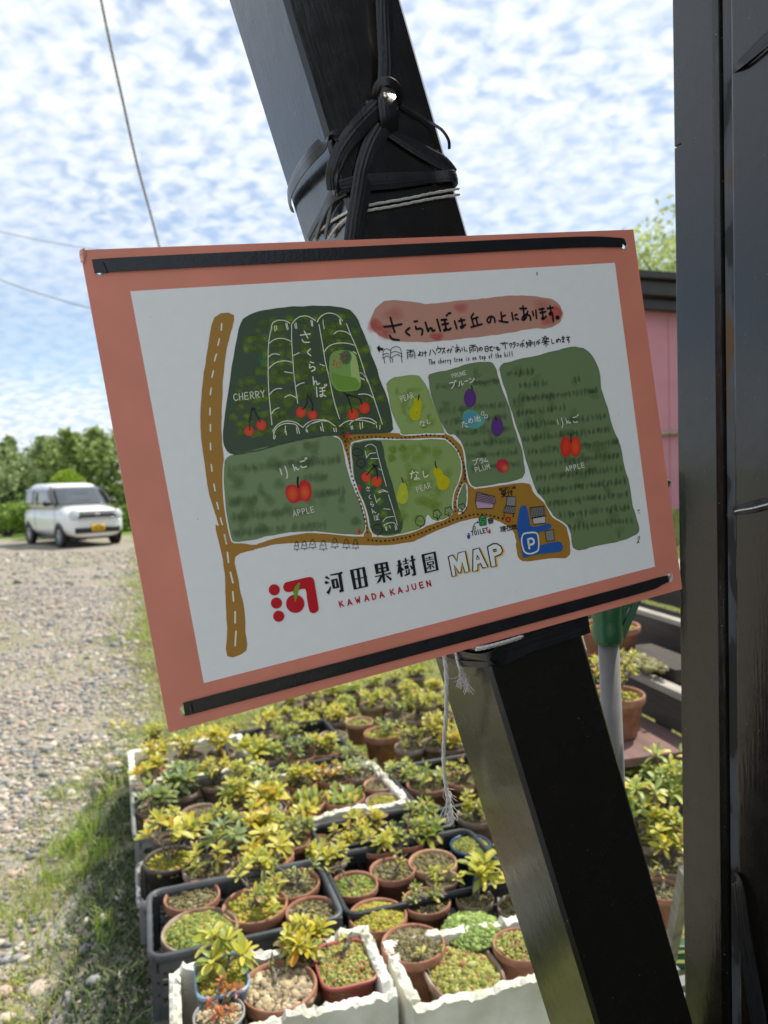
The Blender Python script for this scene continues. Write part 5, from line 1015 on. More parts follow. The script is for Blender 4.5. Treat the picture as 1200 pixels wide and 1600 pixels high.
# ================================================================== CRATES, FOAM BOXES AND POTTED PLANTS
RIM = .33
M_CR = {'dark': mat('dark_grey_crate_plastic', (.045, .050, .058), rough=.45, var=.25, scale=9, col2=(.085, .092, .10)), 'black': mat('black_crate_plastic', (.017, .018, .020), rough=.5, var=.3, scale=9),
        'grey': mat('weathered_grey_crate_plastic', (.16, .165, .17), rough=.6, var=.2, scale=8, col2=(.27, .27, .26))}
M_FOAM = mat('weathered_foam', (.56, .53, .42), rough=.9, var=.10, scale=9, bump=.3, bscale=240, col2=(.80, .79, .72), detail=8)
def wall_bars(mb, p0, p1, z0, z1, n, inward, th=.006):
    """a crate side: top rim, solid lower band, uprights and rails with open slots between"""
    p0, p1 = np.array(p0), np.array(p1); d = unit(np.r_[p1-p0, 0]); L_ = np.linalg.norm(p1-p0); ax = np.array([d, np.r_[inward, 0], [0, 0, 1]]); c = np.r_[(p0+p1)/2, 0]
    h = z1-z0
    for zc, hh in ((z0+h*.10, h*.20), (z0+h*.42, h*.05), (z0+h*.62, h*.05), (z0+h*.88, h*.20)): box(mb, c+[0, 0, zc], [L_-.004, th, hh], ax)
    for i in range(n+1):
        t_ = i/n-.5; box(mb, c+d*t_*(L_-.02)+[0, 0, z0+h*.5]+ax[1]*.0012, [.012, th, h*.66], ax)
def crate(name, fl, w, d, yaw, kind, label, h=.17, z1=RIM, group='plastic crates holding the potted plants'):
    r = empty(name, (fl[0], fl[1], z1-h), yaw); tag(r, label, 'crate', group)
    mb = MB(); t_ = .03
    wall_bars(mb, (t_*.4, .004), (w-t_*.4, .004), 0, h-.012, 9, (0, 1)); wall_bars(mb, (w-t_*.4, d-.004), (t_*.4, d-.004), 0, h-.012, 9, (0, -1))
    wall_bars(mb, (.004, d-t_*.4), (.004, t_*.4), 0, h-.012, 6, (1, 0)); wall_bars(mb, (w-.004, t_*.4), (w-.004, d-t_*.4), 0, h-.012, 6, (-1, 0))
    for x, y in ((.011, .011), (w-.011, .011), (w-.011, d-.011), (.011, d-.011)): box(mb, [x, y, h*.48], [.02, .02, h*.94])
    mb.build('crate_wall', M_CR[kind], r, smooth=False)
    mb = MB(); n = 9
    for i in range(n+1): box(mb, [w*i/n*.97+w*.015, d/2, .006], [.008, d-.012, .010])
    for i in range(6): box(mb, [w/2, d*i/5*.96+d*.02, .009], [w-.012, .008, .006])
    for s in (-1, 1): tube(mb, [(w/2-w*.4, d/2-s*d*.38, .012), (w/2+w*.4, d/2+s*d*.38, .012)], .005, 5)
    mb.build('crate_floor', M_CR[kind], r, smooth=False)
    # rim: a rounded-corner band that laps over the wall
    mb = MB(); rr = .035; path = []
    for (cx_, cy_, a0) in ((rr, rr, math.pi), (w-rr, rr, 1.5*math.pi), (w-rr, d-rr, 0), (rr, d-rr, .5*math.pi)):
        for k in range(5): a = a0+k/4*math.pi/2; path.append((cx_+math.cos(a)*rr, cy_+math.sin(a)*rr))
    m = len(path); ctr = np.array([w/2, d/2]); V = []
    for (o, z) in ((.000, h-.022), (.006, h-.020), (.007, h-.003), (.003, h), (-.006, h-.001), (-.007, h-.020)):
        for k in range(m):
            p = np.array(path[k]); n_ = np.array(path[(k+1) % m])-np.array(path[k-1]); n_ = unit(np.array([n_[1], -n_[0]])); V.append((*(p+n_*o), z))
    F = [(i*m+k, i*m+(k+1) % m, (i+1)*m+(k+1) % m, (i+1)*m+k) for i in range(5) for k in range(m)]
    mb.add(V, F); mb.build('crate_rim', M_CR[kind], r, smooth=True)
    return r
def foam_box(fl, w, d, yaw, label, h=.15, z1=RIM, rag=.012, thick=.026, seed=0, low_front=0.0):
    r = empty('foam_box', (fl[0], fl[1], z1-h), yaw); tag(r, label, 'box', 'white foam boxes holding the potted plants')
    rr_ = random.Random(seed); 
    def wall(p0, p1, name, hh):
        p0, p1 = np.array(p0), np.array(p1); L_ = np.linalg.norm(p1-p0); d_ = (p1-p0)/L_; nn = np.array([-d_[1], d_[0]]); n = max(14, int(L_/.008)); V = []; F = []
        ph = rr_.uniform(0, 9); step = 0
        for i in range(n+1):
            if i == 0 or rr_.random() < .16: step = rr_.uniform(-.6, .5)*rag
            for j, o in enumerate((0, .33, .66, 1)):
                top = hh+step+rag*(.6*noise.noise((i*.35+ph, o*3, seed))+.35*noise.noise((i*1.3, o*5+ph, seed)))-(rag*.25 if o in (0, 1) else 0)
                V.append((*(p0+d_*L_*i/n+nn*thick*o), top))
            V.append((*(p0+d_*L_*i/n+nn*thick), 0)); V.append((*(p0+d_*L_*i/n), 0))
        for i in range(n):
            for j in range(6): F.append((i*6+j, i*6+(j+1) % 6, (i+1)*6+(j+1) % 6, (i+1)*6+j))
        F.append((0, 5, 4, 3, 2, 1)); F.append(tuple(n*6+k for k in range(6)))
        mb = MB(); mb.add(V, F); o_ = mb.build(name, M_FOAM, r, smooth=False); return o_
    wall((0, 0), (w, 0), 'wall', h-low_front); wall((w, thick+.001), (w, d-thick-.001), 'wall', h); wall((w, d), (0, d), 'wall', h); wall((0, d-thick-.001), (0, thick+.001), 'wall', h)
    mb = MB(); box(mb, [w/2, d/2, .012], [w-.05, d-.05, .022]); mb.build('base', M_FOAM, r, smooth=False)
    return r
Y = math.radians
u18 = lambda a: (np.array([math.cos(a), math.sin(a)]), np.array([-math.sin(a), math.cos(a)]))
foam_box((-.478, 1.470), .495, .262, Y(16.5), 'broken white foam box at the front left holding a blue and two red pots', seed=1, rag=.020, h=.17, z1=.338)
foam_box((.030, 1.556), .46, .25, Y(16), 'broken white foam box at the front right with the wide oval pot', seed=2, rag=.014, h=.17, z1=.336)
crate('crate', (-.615, 1.772), .495, .315, Y(18), 'dark', 'dark grey slotted crate with a bare corner, in front at the left', h=.17)
crate('crate', (-.755, 2.10), .47, .27, Y(19), 'grey', 'low pale rimmed grey tray crate under the brown mossy pot', h=.12, z1=.27)
crate('crate', (-.13, 1.925), .50, .33, Y(18), 'black', 'black crate right of the bare cornered crate, with the bright mossy pot', h=.17)
crate('crate', (-.23, 2.28), .46, .175, Y(18), 'black', 'narrow black crate between the mossy pot and the white edged box', h=.17)
crate('crate', (-.865, 2.40), .50, .40, Y(20), 'grey', 'grey crate at the left full of yellowing plants, behind the brown mossy pot', h=.17)
foam_box((-1.03, 2.83), .50, .42, Y(20), 'white foam box farthest left, its chipped corner rising at the edge of the gravel', seed=3, h=.19)
foam_box((-.405, 2.45), .50, .42, Y(20), 'white foam box in the middle with a lumpy broken front edge', seed=4, h=.19, rag=.014)
crate('crate', (-.625, 2.91), .50, .50, Y(20), 'black', 'black crate at the back under the board with orange leaved plants', h=.17)
crate('crate', (.11, 2.52), .48, .42, Y(20), 'black', 'black crate beyond the hanging string with three terracotta pots', h=.17)
# slatted pallets the boxes stand on
for i, (fl, w, d, yaw, lab) in enumerate((((-.66, 1.52), .62, 1.95, Y(18), 'grey slatted pallet under the left hand boxes'), ((.02, 1.56), .80, .62, Y(17), 'grey slatted pallet showing below the front right foam box'), ((.0, 2.25), .75, .85, Y(20), 'grey slatted pallet under the boxes beyond the hanging string'), ((-1.02, 2.33), .40, 1.0, Y(20), 'grey slatted pallet at the back left under the foam box'))):
    if i != 1: continue
    r = empty('pallet', (fl[0], fl[1], .02), yaw); tag(r, lab, 'pallet', 'grey pallets under the boxes')
    n = int(d/.055)
    for k in range(n):
        mb = MB(); box(mb, [w/2, .02+k*.055, .135], [w, .034, .022]); mb.build('slat', M_CR['grey'], r, smooth=False, bevel=.002)
    for k in range(4):
        mb = MB(); box(mb, [w*(.03+.94*k/3), d/2, .062], [.03, d-.02, .124]); mb.build('runner', M_CR['grey'], r, smooth=False)

# --- pots
M_POT = {'terracotta': mat('terracotta', (.30, .125, .070), rough=.85, var=.22, scale=26, bump=.2, bscale=150, col2=(.40, .20, .13)), 'old': mat('weathered_terracotta', (.24, .13, .09), rough=.9, var=.35, scale=20, bump=.25, bscale=120, col2=(.38, .30, .25)),
         'pale': mat('pale_terracotta', (.42, .22, .12), rough=.85, var=.2, scale=22, bump=.2, bscale=150, col2=(.50, .31, .20)), 'brown': mat('dark_brown_plastic_pot', (.065, .052, .048), rough=.5, var=.2, scale=12), 'blue': mat('dark_blue_glazed_pot', (.018, .055, .14), rough=.3, var=.2, scale=15, coat=.3),
         'lightblue': mat('light_blue_plastic_pot', (.17, .30, .48), rough=.4, var=.12, scale=12), 'grey': mat('grey_plastic_pot', (.23, .25, .25), rough=.55, var=.2, scale=14), 'red': mat('red_plastic_pot', (.33, .085, .065), rough=.5, var=.15, scale=12), 'dark': mat('dark_glazed_pot', (.05, .043, .045), rough=.35, var=.25, scale=12)}
M_SOIL = mat('potting_soil_and_moss', (.10, .075, .045), rough=.95, var=.4, scale=70, bump=.9, bscale=160, col2=(.24, .21, .10))
M_MOSSY = mat('mossy_soil', (.14, .14, .03), rough=.95, var=.35, scale=45, bump=.9, bscale=130, col2=(.34, .31, .06))
M_BIT = vcol_mat('moss_and_sedum', rough=.8, var=.2, scale=60, spec=.2, translucent=.2)
CY_F = ICO_F
PAL = {'moss': [(.38, .37, .055), (.44, .40, .07), (.28, .30, .06), (.40, .27, .06)], 'green': [(.16, .24, .06), (.25, .33, .10), (.20, .22, .05), (.34, .30, .07)], 'brownmoss': [(.16, .13, .06), (.24, .21, .08), (.12, .10, .05), (.26, .24, .16)], 'gravel': [(.50, .40, .25), (.42, .33, .20), (.56, .48, .33), (.35, .29, .20)],
       'sedum': [(.36, .38, .09), (.30, .28, .06), (.34, .17, .09), (.42, .42, .16), (.20, .25, .06)], 'clover': [(.26, .36, .10), (.33, .42, .13), (.20, .29, .08)]}
def bits(name, parent, R, sx, sy, z, dome, n, size, pal, flat=.7, power=2):
    th = rng.uniform(0, 2*np.pi, n); r = np.sqrt(rng.random(n))*R*.93
    q = (np.abs(np.cos(th))**power+np.abs(np.sin(th))**power)**(-1/power)
    x = r*q*np.cos(th)*sx; y = r*q*np.sin(th)*sy; zz_ = z+dome*(1-(r/R)**2)
    s = size*np.exp(rng.normal(0, .35, n)); V = ICO_V[None]*(1+rng.normal(0, .16, (n, 12, 1)))*np.stack([s, s*.9, s*flat], 1)[:, None]
    V = np.einsum('nij,nkj->nki', rot_rand(n, .6), V)+np.stack([x, y, zz_], 1)[:, None]
    C = np.array(pal)[rng.integers(0, len(pal), n)]*rng.uniform(.7, 1.25, (n, 1))
    return soup(name, V, ICO_F, C, M_BIT, kind='stuff', parent=parent)
def pot_body(root, r, h, kind, shape):
    sx, sy, pw = {'round': (1, 1, 2), 'oval': (1, .72, 2.3), 'rect': (1, .80, 5)}[shape]
    lip = h*.20 if kind in ('terracotta', 'pale', 'old') else h*.10; k = .80 if shape == 'round' else .86
    prof = [(r*.30, .001), (r*k*.86, .001), (r*k*.90, h*.02), (r*.93, h-lip), (r*.985, h-lip*.98), (r, h-lip*.85), (r*1.005, h-lip*.2), (r*.995, h-.002), (r*.975, h), (r*.93, h-.002), (r*.905, h-.010), (r*.87, h*.70)]
    mb = MB(); lathe(mb, prof, 36, sx, sy, pw, wob=.006 if kind in ('terracotta', 'old', 'pale') else 0)
    mb.build('pot', M_POT[kind], root); return sx, sy, pw
def soil_disc(root, r, z, dome, sx, sy, pw, m):
    prof = [(r*.90, z-.010), (r*.90, z), (r*.7, z+dome*.5), (r*.45, z+dome*.8), (r*.2, z+dome), (.0005, z+dome)]
    mb = MB(); lathe(mb, prof, 26, sx, sy, pw, wob=.02); return mb.build('soil', m, root)
def gnarly(mb, p, d, ln, r, depth, tips, wild=.35, up=.12):
    Q = [np.array(p, float)]; dd = unit(d); n = 5
    for i in range(n): dd = unit(dd+rng.normal(0, wild, 3)+np.array([0, 0, up])); Q.append(Q[-1]+dd*ln/n)
    tube(mb, catmull(Q, 2), np.linspace(r, r*.6, len(catmull(Q, 2))), 5)
    if depth <= 0: tips.append((Q[-1], dd)); return
    for k in range(rnd.choice((2, 2, 3))):
        gnarly(mb, Q[-1] if k else Q[-2], unit(dd+rng.normal(0, .75, 3)), ln*rnd.uniform(.55, .85), r*.62, depth-1, tips, wild, up)
def plant_pot(px, wpx, kind, plant, label, z=None, shape='round', h=None, mixk='lime', hgt=.10, nleaf=8, branches=1, size=.055, cat='potted plant', group='potted plants in the boxes', soil='brownmoss', lean=(0, 0), base=None, rz=None, droop=.1):
    z = (.332 if px[1] > 1462 and 330 < px[0] else .315) if z is None else z
    P = onz(px[0], px[1], z); D = depth_of(P); r = wpx/FPX*D/2; h = h or max(.07, min(.15, r*1.55)); h = (z-base) if base is not None else h
    root = empty('potted_plant', (P[0], P[1], z-h), (rnd.uniform(0, 6) if shape == 'round' else BA-.1) if rz is None else rz); tag(root, label, cat, group)
    sx, sy, pw = pot_body(root, r, h, kind, shape)
    zt = h-r*.16-.004; near = P[1] < 2.25
    dome = {'moss': r*.30, 'sedum': r*.18, 'clover': r*.3}.get(plant, r*.10)
    so = soil_disc(root, r, zt, dome, sx, sy, pw, M_MOSSY if soil in ('moss', 'green') else M_SOIL)
    n = int((330 if near else 130)*min(1.6, (r/.075)**1.3))
    if plant == 'moss': bits('moss', root, r, sx, sy, zt, dome, int(n*4), r*.045, PAL[soil], .9, pw)
    elif plant == 'sedum': bits('sedum', root, r, sx, sy, zt+.004, dome, int(n*4), r*.040, PAL['sedum'], 1.1, pw)
    elif plant == 'clover': bits('clover', root, r*1.05, sx, sy, zt+.012, dome, int(n*4), r*.060, PAL['clover'], .5, pw)
    else: bits('gravel' if soil == 'gravel' else 'moss', root, r, sx, sy, zt+.001, dome, n if soil != 'gravel' else int(n*1.5), r*(.07 if soil == 'gravel' else .06), PAL[soil], .75, pw)
    ml = {'lime': {'lime': 5, 'green': 2, 'yellow': 1.2}, 'yellow': {'yellow': 3, 'lime': 3, 'orange': .5, 'green': 1}, 'green': {'green': 4, 'lime': 2, 'grey': 1}, 'orange': {'orange': 3, 'yellow': 2, 'lime': .6}, 'grey': {'grey': 4, 'green': 1, 'lime': 1}, 'pale': {'pale': 4, 'lime': 2, 'yellow': .25}, 'red': {'red': 1}, 'bright': {'lime': 4, 'yellow': 1, 'pale': 1}}
    mx = ml[mixk]
    if plant == 'twig' or (plant in ('moss', 'sedum', 'gravel') and branches):
        mb = MB(); tips = []
        gnarly(mb, (0, 0, zt), [lean[0]+rnd.uniform(-.3, .3), lean[1], 1], hgt*.6, r*.06+.001, 2, tips, .45, .05)
        st = mb.build('stem', M_STEM, root)
        for p, d in tips:
            if rnd.random() < .6: whorl(st, p, d, rnd.randint(2, 4), size*.42, mx, spread=(.2, 1.1))
    elif plant == 'rhodo':
        mb = MB(); tips = []; st_pts = []
        psz = rnd.uniform(.80, 1.08); size = size*.92*psz; branches = branches+2
        if group == 'potted plants in the boxes' and px[1] < 1315 and rnd.random() < .38: branches += 6; size *= .62; nleaf = 6   # a twiggy, small leaved kind
        elif px[1] < 1315: branches += 1
        nleaf = nleaf+1; mx = dict(mx, dead=.22)
        for b_ in range(branches):
            a = rnd.uniform(0, 6.28); fr = .25 if branches == 1 else .75
            tip = np.array([math.cos(a)*r*fr*rnd.uniform(.5, 1.3)+lean[0], math.sin(a)*r*fr*rnd.uniform(.5, 1.3)+lean[1], zt+hgt*rnd.uniform(.65, 1.1)])
            mid = np.array([tip[0]*.35, tip[1]*.35, zt+hgt*.4])+rng.normal(0, .008, 3)
            Q = catmull([(rnd.uniform(-.2, .2)*r, rnd.uniform(-.2, .2)*r, zt-.005), mid, tip], 4); tube(mb, Q, np.linspace(.0042, .0024, len(Q)), 5); tips.append((tip, tip-mid))
            if rnd.random() < .5 and branches > 1:
                q2_ = mid+np.array([rnd.uniform(-1, 1)*r*.7, rnd.uniform(-1, 1)*r*.7, hgt*.25]); tube(mb, [mid, (mid+q2_)/2+[0, 0, .006], q2_], [.003, .0026, .002], 5); tips.append((q2_, q2_-mid))
        st = mb.build('stem', M_STEM, root)
        for p, d in tips: whorl(st, p, unit(d)+np.array([0, 0, 1.2]), nleaf+rnd.randint(-1, 1), size, mx, droop=droop)
    elif plant == 'fern':
        mb = MB(); tube(mb, [(0, 0, zt-.01), (0, 0, zt+.01)], .003, 5); st = mb.build('stem', M_STEM, root)
        for k in range(46):
            a = rnd.uniform(0, 6.28); q_ = r*.8*math.sqrt(rnd.random()); add_leaf(st, (math.cos(a)*q_, math.sin(a)*q_, zt+.005), [math.cos(a)*.5+rnd.uniform(-.4, .4), math.sin(a)*.5+rnd.uniform(-.4, .4), rnd.uniform(.5, 1.3)], rnd.uniform(.03, .055), pick({'lime': 2, 'pale': 2, 'green': 1}))
    return root
pp = plant_pot
# front row, left foam box
pp((342, 1582), 80, 'grey', 'rhodo', 'small round grey pot with a rust red leaved seedling, frontmost', soil='gravel', mixk='red', hgt=.055, nleaf=9, branches=4, size=.020, z=.35)
pp((346, 1520), 102, 'lightblue', 'rhodo', 'light blue square pot with a green and yellow rosette', z=.365, shape='rect', soil='moss', mixk='lime', hgt=.085, nleaf=13, size=.062, h=.11, droop=.35)
pp((435, 1538), 120, 'terracotta', 'twig', 'terracotta pot topped with tan gravel and a thin dark twig', soil='gravel', hgt=.075, branches=1)
pp((538, 1502), 112, 'red', 'sedum', 'red square edged pot with pale green sedum and a dark twig', shape='rect', hgt=.08, h=.11)
pp((476, 1484), 76, 'brown', 'rhodo', 'hidden pot with a bushy yellow green rosette plant behind the gravel topped pot', soil='brownmoss', mixk='yellow', hgt=.075, nleaf=11, branches=5, size=.046)
# front right foam box
pp((645, 1472), 100, 'terracotta', 'moss', 'terracotta pot with brown moss and grey twigs in the front right foam box', soil='brownmoss', hgt=.10)
pp((722, 1512), 166, 'old', 'sedum', 'wide oval clay pot crowded with reddish green sedum', z=.308, shape='oval', branches=0, h=.085)
pp((738, 1452), 96, 'dark', 'clover', 'dark glazed pot full of clover beside the slanted post', branches=0)
pp((742, 1402), 60, 'old', 'rhodo', 'pot with one large rosette of long leaves rising over the clover', hgt=.10, nleaf=13, size=.075, mixk='lime', droop=.25)
pp((812, 1474), 84, 'terracotta', 'sedum', 'terracotta pot of sedum half hidden by the slanted post', branches=0)
pp((812, 1415), 70, 'old', 'rhodo', 'pot with a yellow green rosette half hidden by the slanted post above the sedum pot', hgt=.08, nleaf=9, size=.06)
# dark open crate
pp((312, 1450), 118, 'old', 'moss', 'wide clay pot with a mat of green and rusty moss in the bare cornered crate', soil='green', branches=0)
pp((300, 1398), 86, 'terracotta', 'twig', 'terracotta pot with dry brown moss at the back left of the bare cornered crate', soil='brownmoss', hgt=.05)
pp((398, 1412), 102, 'terracotta', 'rhodo', 'terracotta pot with gnarled branches and three small green rosettes', soil='moss', mixk='lime', hgt=.095, nleaf=9, branches=3, size=.048)
pp((487, 1422), 82, 'terracotta', 'twig', 'terracotta pot with a bare upright twig at the right end of the bare cornered crate', soil='brownmoss', hgt=.11)
pp((455, 1378), 90, 'terracotta', 'rhodo', 'chipped terracotta pot with grey stones and a short green plant behind the twig pot', soil='brownmoss', mixk='green', hgt=.07, nleaf=7, branches=2, size=.036)
pp((402, 1366), 50, 'old', 'rhodo', 'small pale rimmed pot under drooping yellow leaves', mixk='yellow', hgt=.08, nleaf=8, branches=2, size=.06)
# pale tray
pp((266, 1340), 82, 'brown', 'rhodo', 'dark brown plastic pot with golden moss and two tall whorls, left of all', soil='moss', mixk='yellow', hgt=.13, nleaf=8, branches=2, size=.062, base=.17, z=.315)
pp((325, 1352), 78, 'old', 'rhodo', 'pot with thick tangled stems right of the golden moss pot', mixk='lime', hgt=.08, nleaf=7, branches=3, size=.05)
pp((362, 1330), 70, 'old', 'rhodo', 'pot with grey green oblong leaves in the middle of the pale tray', mixk='grey', hgt=.09, nleaf=8, branches=3, size=.058)
pp((415, 1335), 88, 'terracotta', 'rhodo', 'terracotta pot with drooping bright yellow leaves at the right of the pale tray', mixk='yellow', hgt=.09, nleaf=9, branches=2, size=.066, droop=.5)
# black crate with bright mossy pot
pp((590, 1428), 92, 'terracotta', 'moss', 'terracotta pot with a mound of bright golden green moss', soil='moss', branches=0)
pp((666, 1406), 76, 'terracotta', 'rhodo', 'terracotta pot with small green sprouts behind the corner of the front right box', soil='brownmoss', mixk='green', hgt=.05, nleaf=6, branches=4, size=.03)
pp((553, 1380), 76, 'terracotta', 'twig', 'terracotta pot with a bare twig and pale green sedum left of the pale clay pot', soil='green', hgt=.09)
pp((613, 1357), 72, 'terracotta', 'twig', 'terracotta pot with one thin upright twig, behind the golden moss mound', soil='brownmoss', hgt=.09)
pp((676, 1345), 76, 'pale', 'twig', 'pale orange clay pot with dry grass, left of the dark blue pot', soil='brownmoss', hgt=.06)
pp((735, 1318), 64, 'blue', 'moss', 'dark blue glazed pot with lime moss beside the slanted post', soil='green', h=.12, hgt=.05)
pp((690, 1372), 50, 'old', 'rhodo', 'small pot with low lime leaves between the pale clay pot and the sprouting pot', mixk='lime', hgt=.04, nleaf=7, branches=2, size=.035)
# narrow crate: low bright rosettes
pp((512, 1340), 62, 'old', 'rhodo', 'pot with a low bright lime rosette at the left end of the narrow crate', mixk='bright', hgt=.045, nleaf=12, branches=3, size=.042)
pp((499, 1312), 36, 'terracotta', 'moss', 'tiny terracotta pot of green moss', soil='green', branches=0)
pp((545, 1312), 58, 'old', 'rhodo', 'pot with yellow tipped lime leaves, second from the left in the narrow crate', mixk='yellow', hgt=.05, nleaf=9, branches=4, size=.045)
pp((590, 1320), 58, 'terracotta', 'rhodo', 'pot with upright fresh lime leaves in the middle of the narrow crate', mixk='bright', hgt=.05, nleaf=10, branches=4, size=.048)
pp((634, 1310), 60, 'terracotta', 'rhodo', 'pot with pale green leaves behind the pale orange clay pot', mixk='green', hgt=.055, nleaf=9, branches=4, size=.048)
pp((672, 1300), 54, 'old', 'rhodo', 'pot with dark green leaves beside the end of the hanging string', mixk='green', hgt=.055, nleaf=9, branches=3, size=.055)
pp((570, 1290), 50, 'terracotta', 'rhodo', 'terracotta pot with a yellow centred plant below the lumpy foam edge', mixk='yellow', hgt=.05, nleaf=9, branches=3, size=.042)
pp((660, 1275), 52, 'old', 'rhodo', 'pot with a long leaved green rosette left of the hanging string end', mixk='green', hgt=.055, nleaf=11, branches=2, size=.062)
pp((745, 1272), 64, 'old', 'rhodo', 'pot with woody stems and yellow green leaves behind the dark blue pot', mixk='lime', hgt=.08, nleaf=8, branches=4, size=.05)
# dark crate at the left
pp((313, 1268), 62, 'old', 'twig', 'brown pot with one thick dead stump among the yellowing plants', soil='brownmoss', hgt=.05)
pp((368, 1256), 44, 'old', 'rhodo', 'small pot with lime leaves right of the stump pot', mixk='lime', hgt=.08, nleaf=8, branches=3, size=.05)
for (u, v, w, mk, lab, b_, hh) in ((262, 1298, 56, 'lime', 'yellow green plant at the near left of the yellowing crate', 4, .085), (338, 1302, 56, 'lime', 'yellow green plant below the stump pot', 4, .08), (398, 1302, 60, 'yellow', 'strong yellow plant left of the round terracotta rim', 4, .085), (240, 1262, 54, 'grey', 'dull grey green plant at the left end of the yellowing crate', 4, .09), (420, 1262, 56, 'yellow', 'tall yellow plant in the right half of the yellowing crate', 4, .09)):
    pp((u, v), w, 'old', 'rhodo', lab, mixk=mk, hgt=hh, nleaf=9, branches=b_, size=.058)
pp((446, 1284), 82, 'terracotta', 'rhodo', 'wide terracotta pot with folded yellow leaves and bare gritty soil', mixk='yellow', hgt=.06, nleaf=9, branches=3, size=.055, lean=(-.04, 0), droop=.4)
pp((455, 1310), 66, 'terracotta', 'rhodo', 'terracotta pot with thick green oblong leaves in front of the gritty soil pot', mixk='green', hgt=.06, nleaf=9, branches=2, size=.06)
# foam box far left
for (u, v, w, mk, lab, b_, hh) in ((232, 1232, 50, 'yellow', 'plant with hanging yellow leaves at the near corner of the far left foam box', 3, .11), (285, 1236, 52, 'grey', 'dense blue green plant in the front of the far left foam box', 6, .09), (338, 1222, 50, 'yellow', 'yellow plant with a drooping leaf right of the dense blue green one', 4, .10), (238, 1190, 46, 'yellow', 'golden plant by the chipped corner of the far left foam box', 4, .08), (295, 1180, 46, 'yellow', 'golden plant with an orange leaf in the back of the far left foam box', 4, .09), (345, 1176, 44, 'yellow', 'pale yellow plant at the back of the far left foam box', 4, .09), (388, 1220, 48, 'lime', 'lime plant at the right of the far left foam box', 5, .09), (398, 1185, 44, 'lime', 'lime plant against the white back edge of the far left foam box', 4, .08), (243, 1155, 36, 'lime', 'small lime plant nearest the pebbles below the board corner', 3, .07)):
    pp((u, v), w, 'old', 'rhodo', lab, mixk=mk, hgt=hh, nleaf=10, branches=b_, size=.062)
pp((268, 1198), 36, 'red', 'moss', 'reddish pot in the far left foam box', soil='brownmoss', branches=0)
# middle foam box
pp((536, 1244), 68, 'terracotta', 'fern', 'terracotta pot of feathery pale green growth in the middle foam box')
pp((478, 1252), 60, 'terracotta', 'fern', 'second feathery pot at the left of the middle foam box')
pp((598, 1250), 54, 'old', 'moss', 'old clay pot with golden moss in the corner of the middle foam box', soil='moss', branches=0)
pp((592, 1224), 48, 'pale', 'twig', 'pale clay pot with a dry bush at the right edge of the middle foam box', soil='brownmoss', hgt=.06, mixk='lime')
pp((425, 1240), 54, 'old', 'rhodo', 'pot with a tall pale green and gold plant left in the middle foam box', mixk='pale', hgt=.11, nleaf=10, branches=4, size=.065)
pp((470, 1222), 52, 'terracotta', 'rhodo', 'pot with a lime and orange tipped plant in the middle foam box', mixk='yellow', hgt=.07, nleaf=9, branches=4, size=.045)
pp((520, 1212), 60, 'terracotta', 'rhodo', 'terracotta pot with flame orange leaves', mixk='orange', hgt=.06, nleaf=10, branches=7, size=.035)
pp((562, 1208), 50, 'old', 'rhodo', 'pot with blue green leaves behind the feathery pot', mixk='grey', hgt=.06, nleaf=9, branches=4, size=.045)
# black crate at the back
pp((450, 1158), 42, 'grey', 'rhodo', 'grey pot with a dark bush near the yellow leaf', mixk='green', hgt=.08, nleaf=9, branches=4, size=.045)
pp((418, 1148), 38, 'old', 'rhodo', 'pot with a single bright yellow leaf standing up', mixk='yellow', hgt=.10, nleaf=6, branches=2, size=.06)
pp((420, 1182), 42, 'old', 'rhodo', 'pot with rounded pale leaves at the left of the back crate', mixk='pale', hgt=.06, nleaf=9, branches=4, size=.045)
pp((470, 1180), 44, 'terracotta', 'rhodo', 'pot with dark grey green leaves in the middle of the back crate', mixk='grey', hgt=.07, nleaf=10, branches=5, size=.04)
pp((505, 1172), 50, 'terracotta', 'rhodo', 'pot with vivid green spiky rosettes in the back crate', mixk='bright', hgt=.065, nleaf=12, branches=4, size=.05)
pp((520, 1148), 44, 'old', 'moss', 'clay pot with dry pinkish stones by the bent crate rim', soil='brownmoss', branches=0)
pp((548, 1185), 44, 'old', 'rhodo', 'pot with small green leaves against the right rim of the back crate', mixk='green', hgt=.06, nleaf=9, branches=4, size=.04)
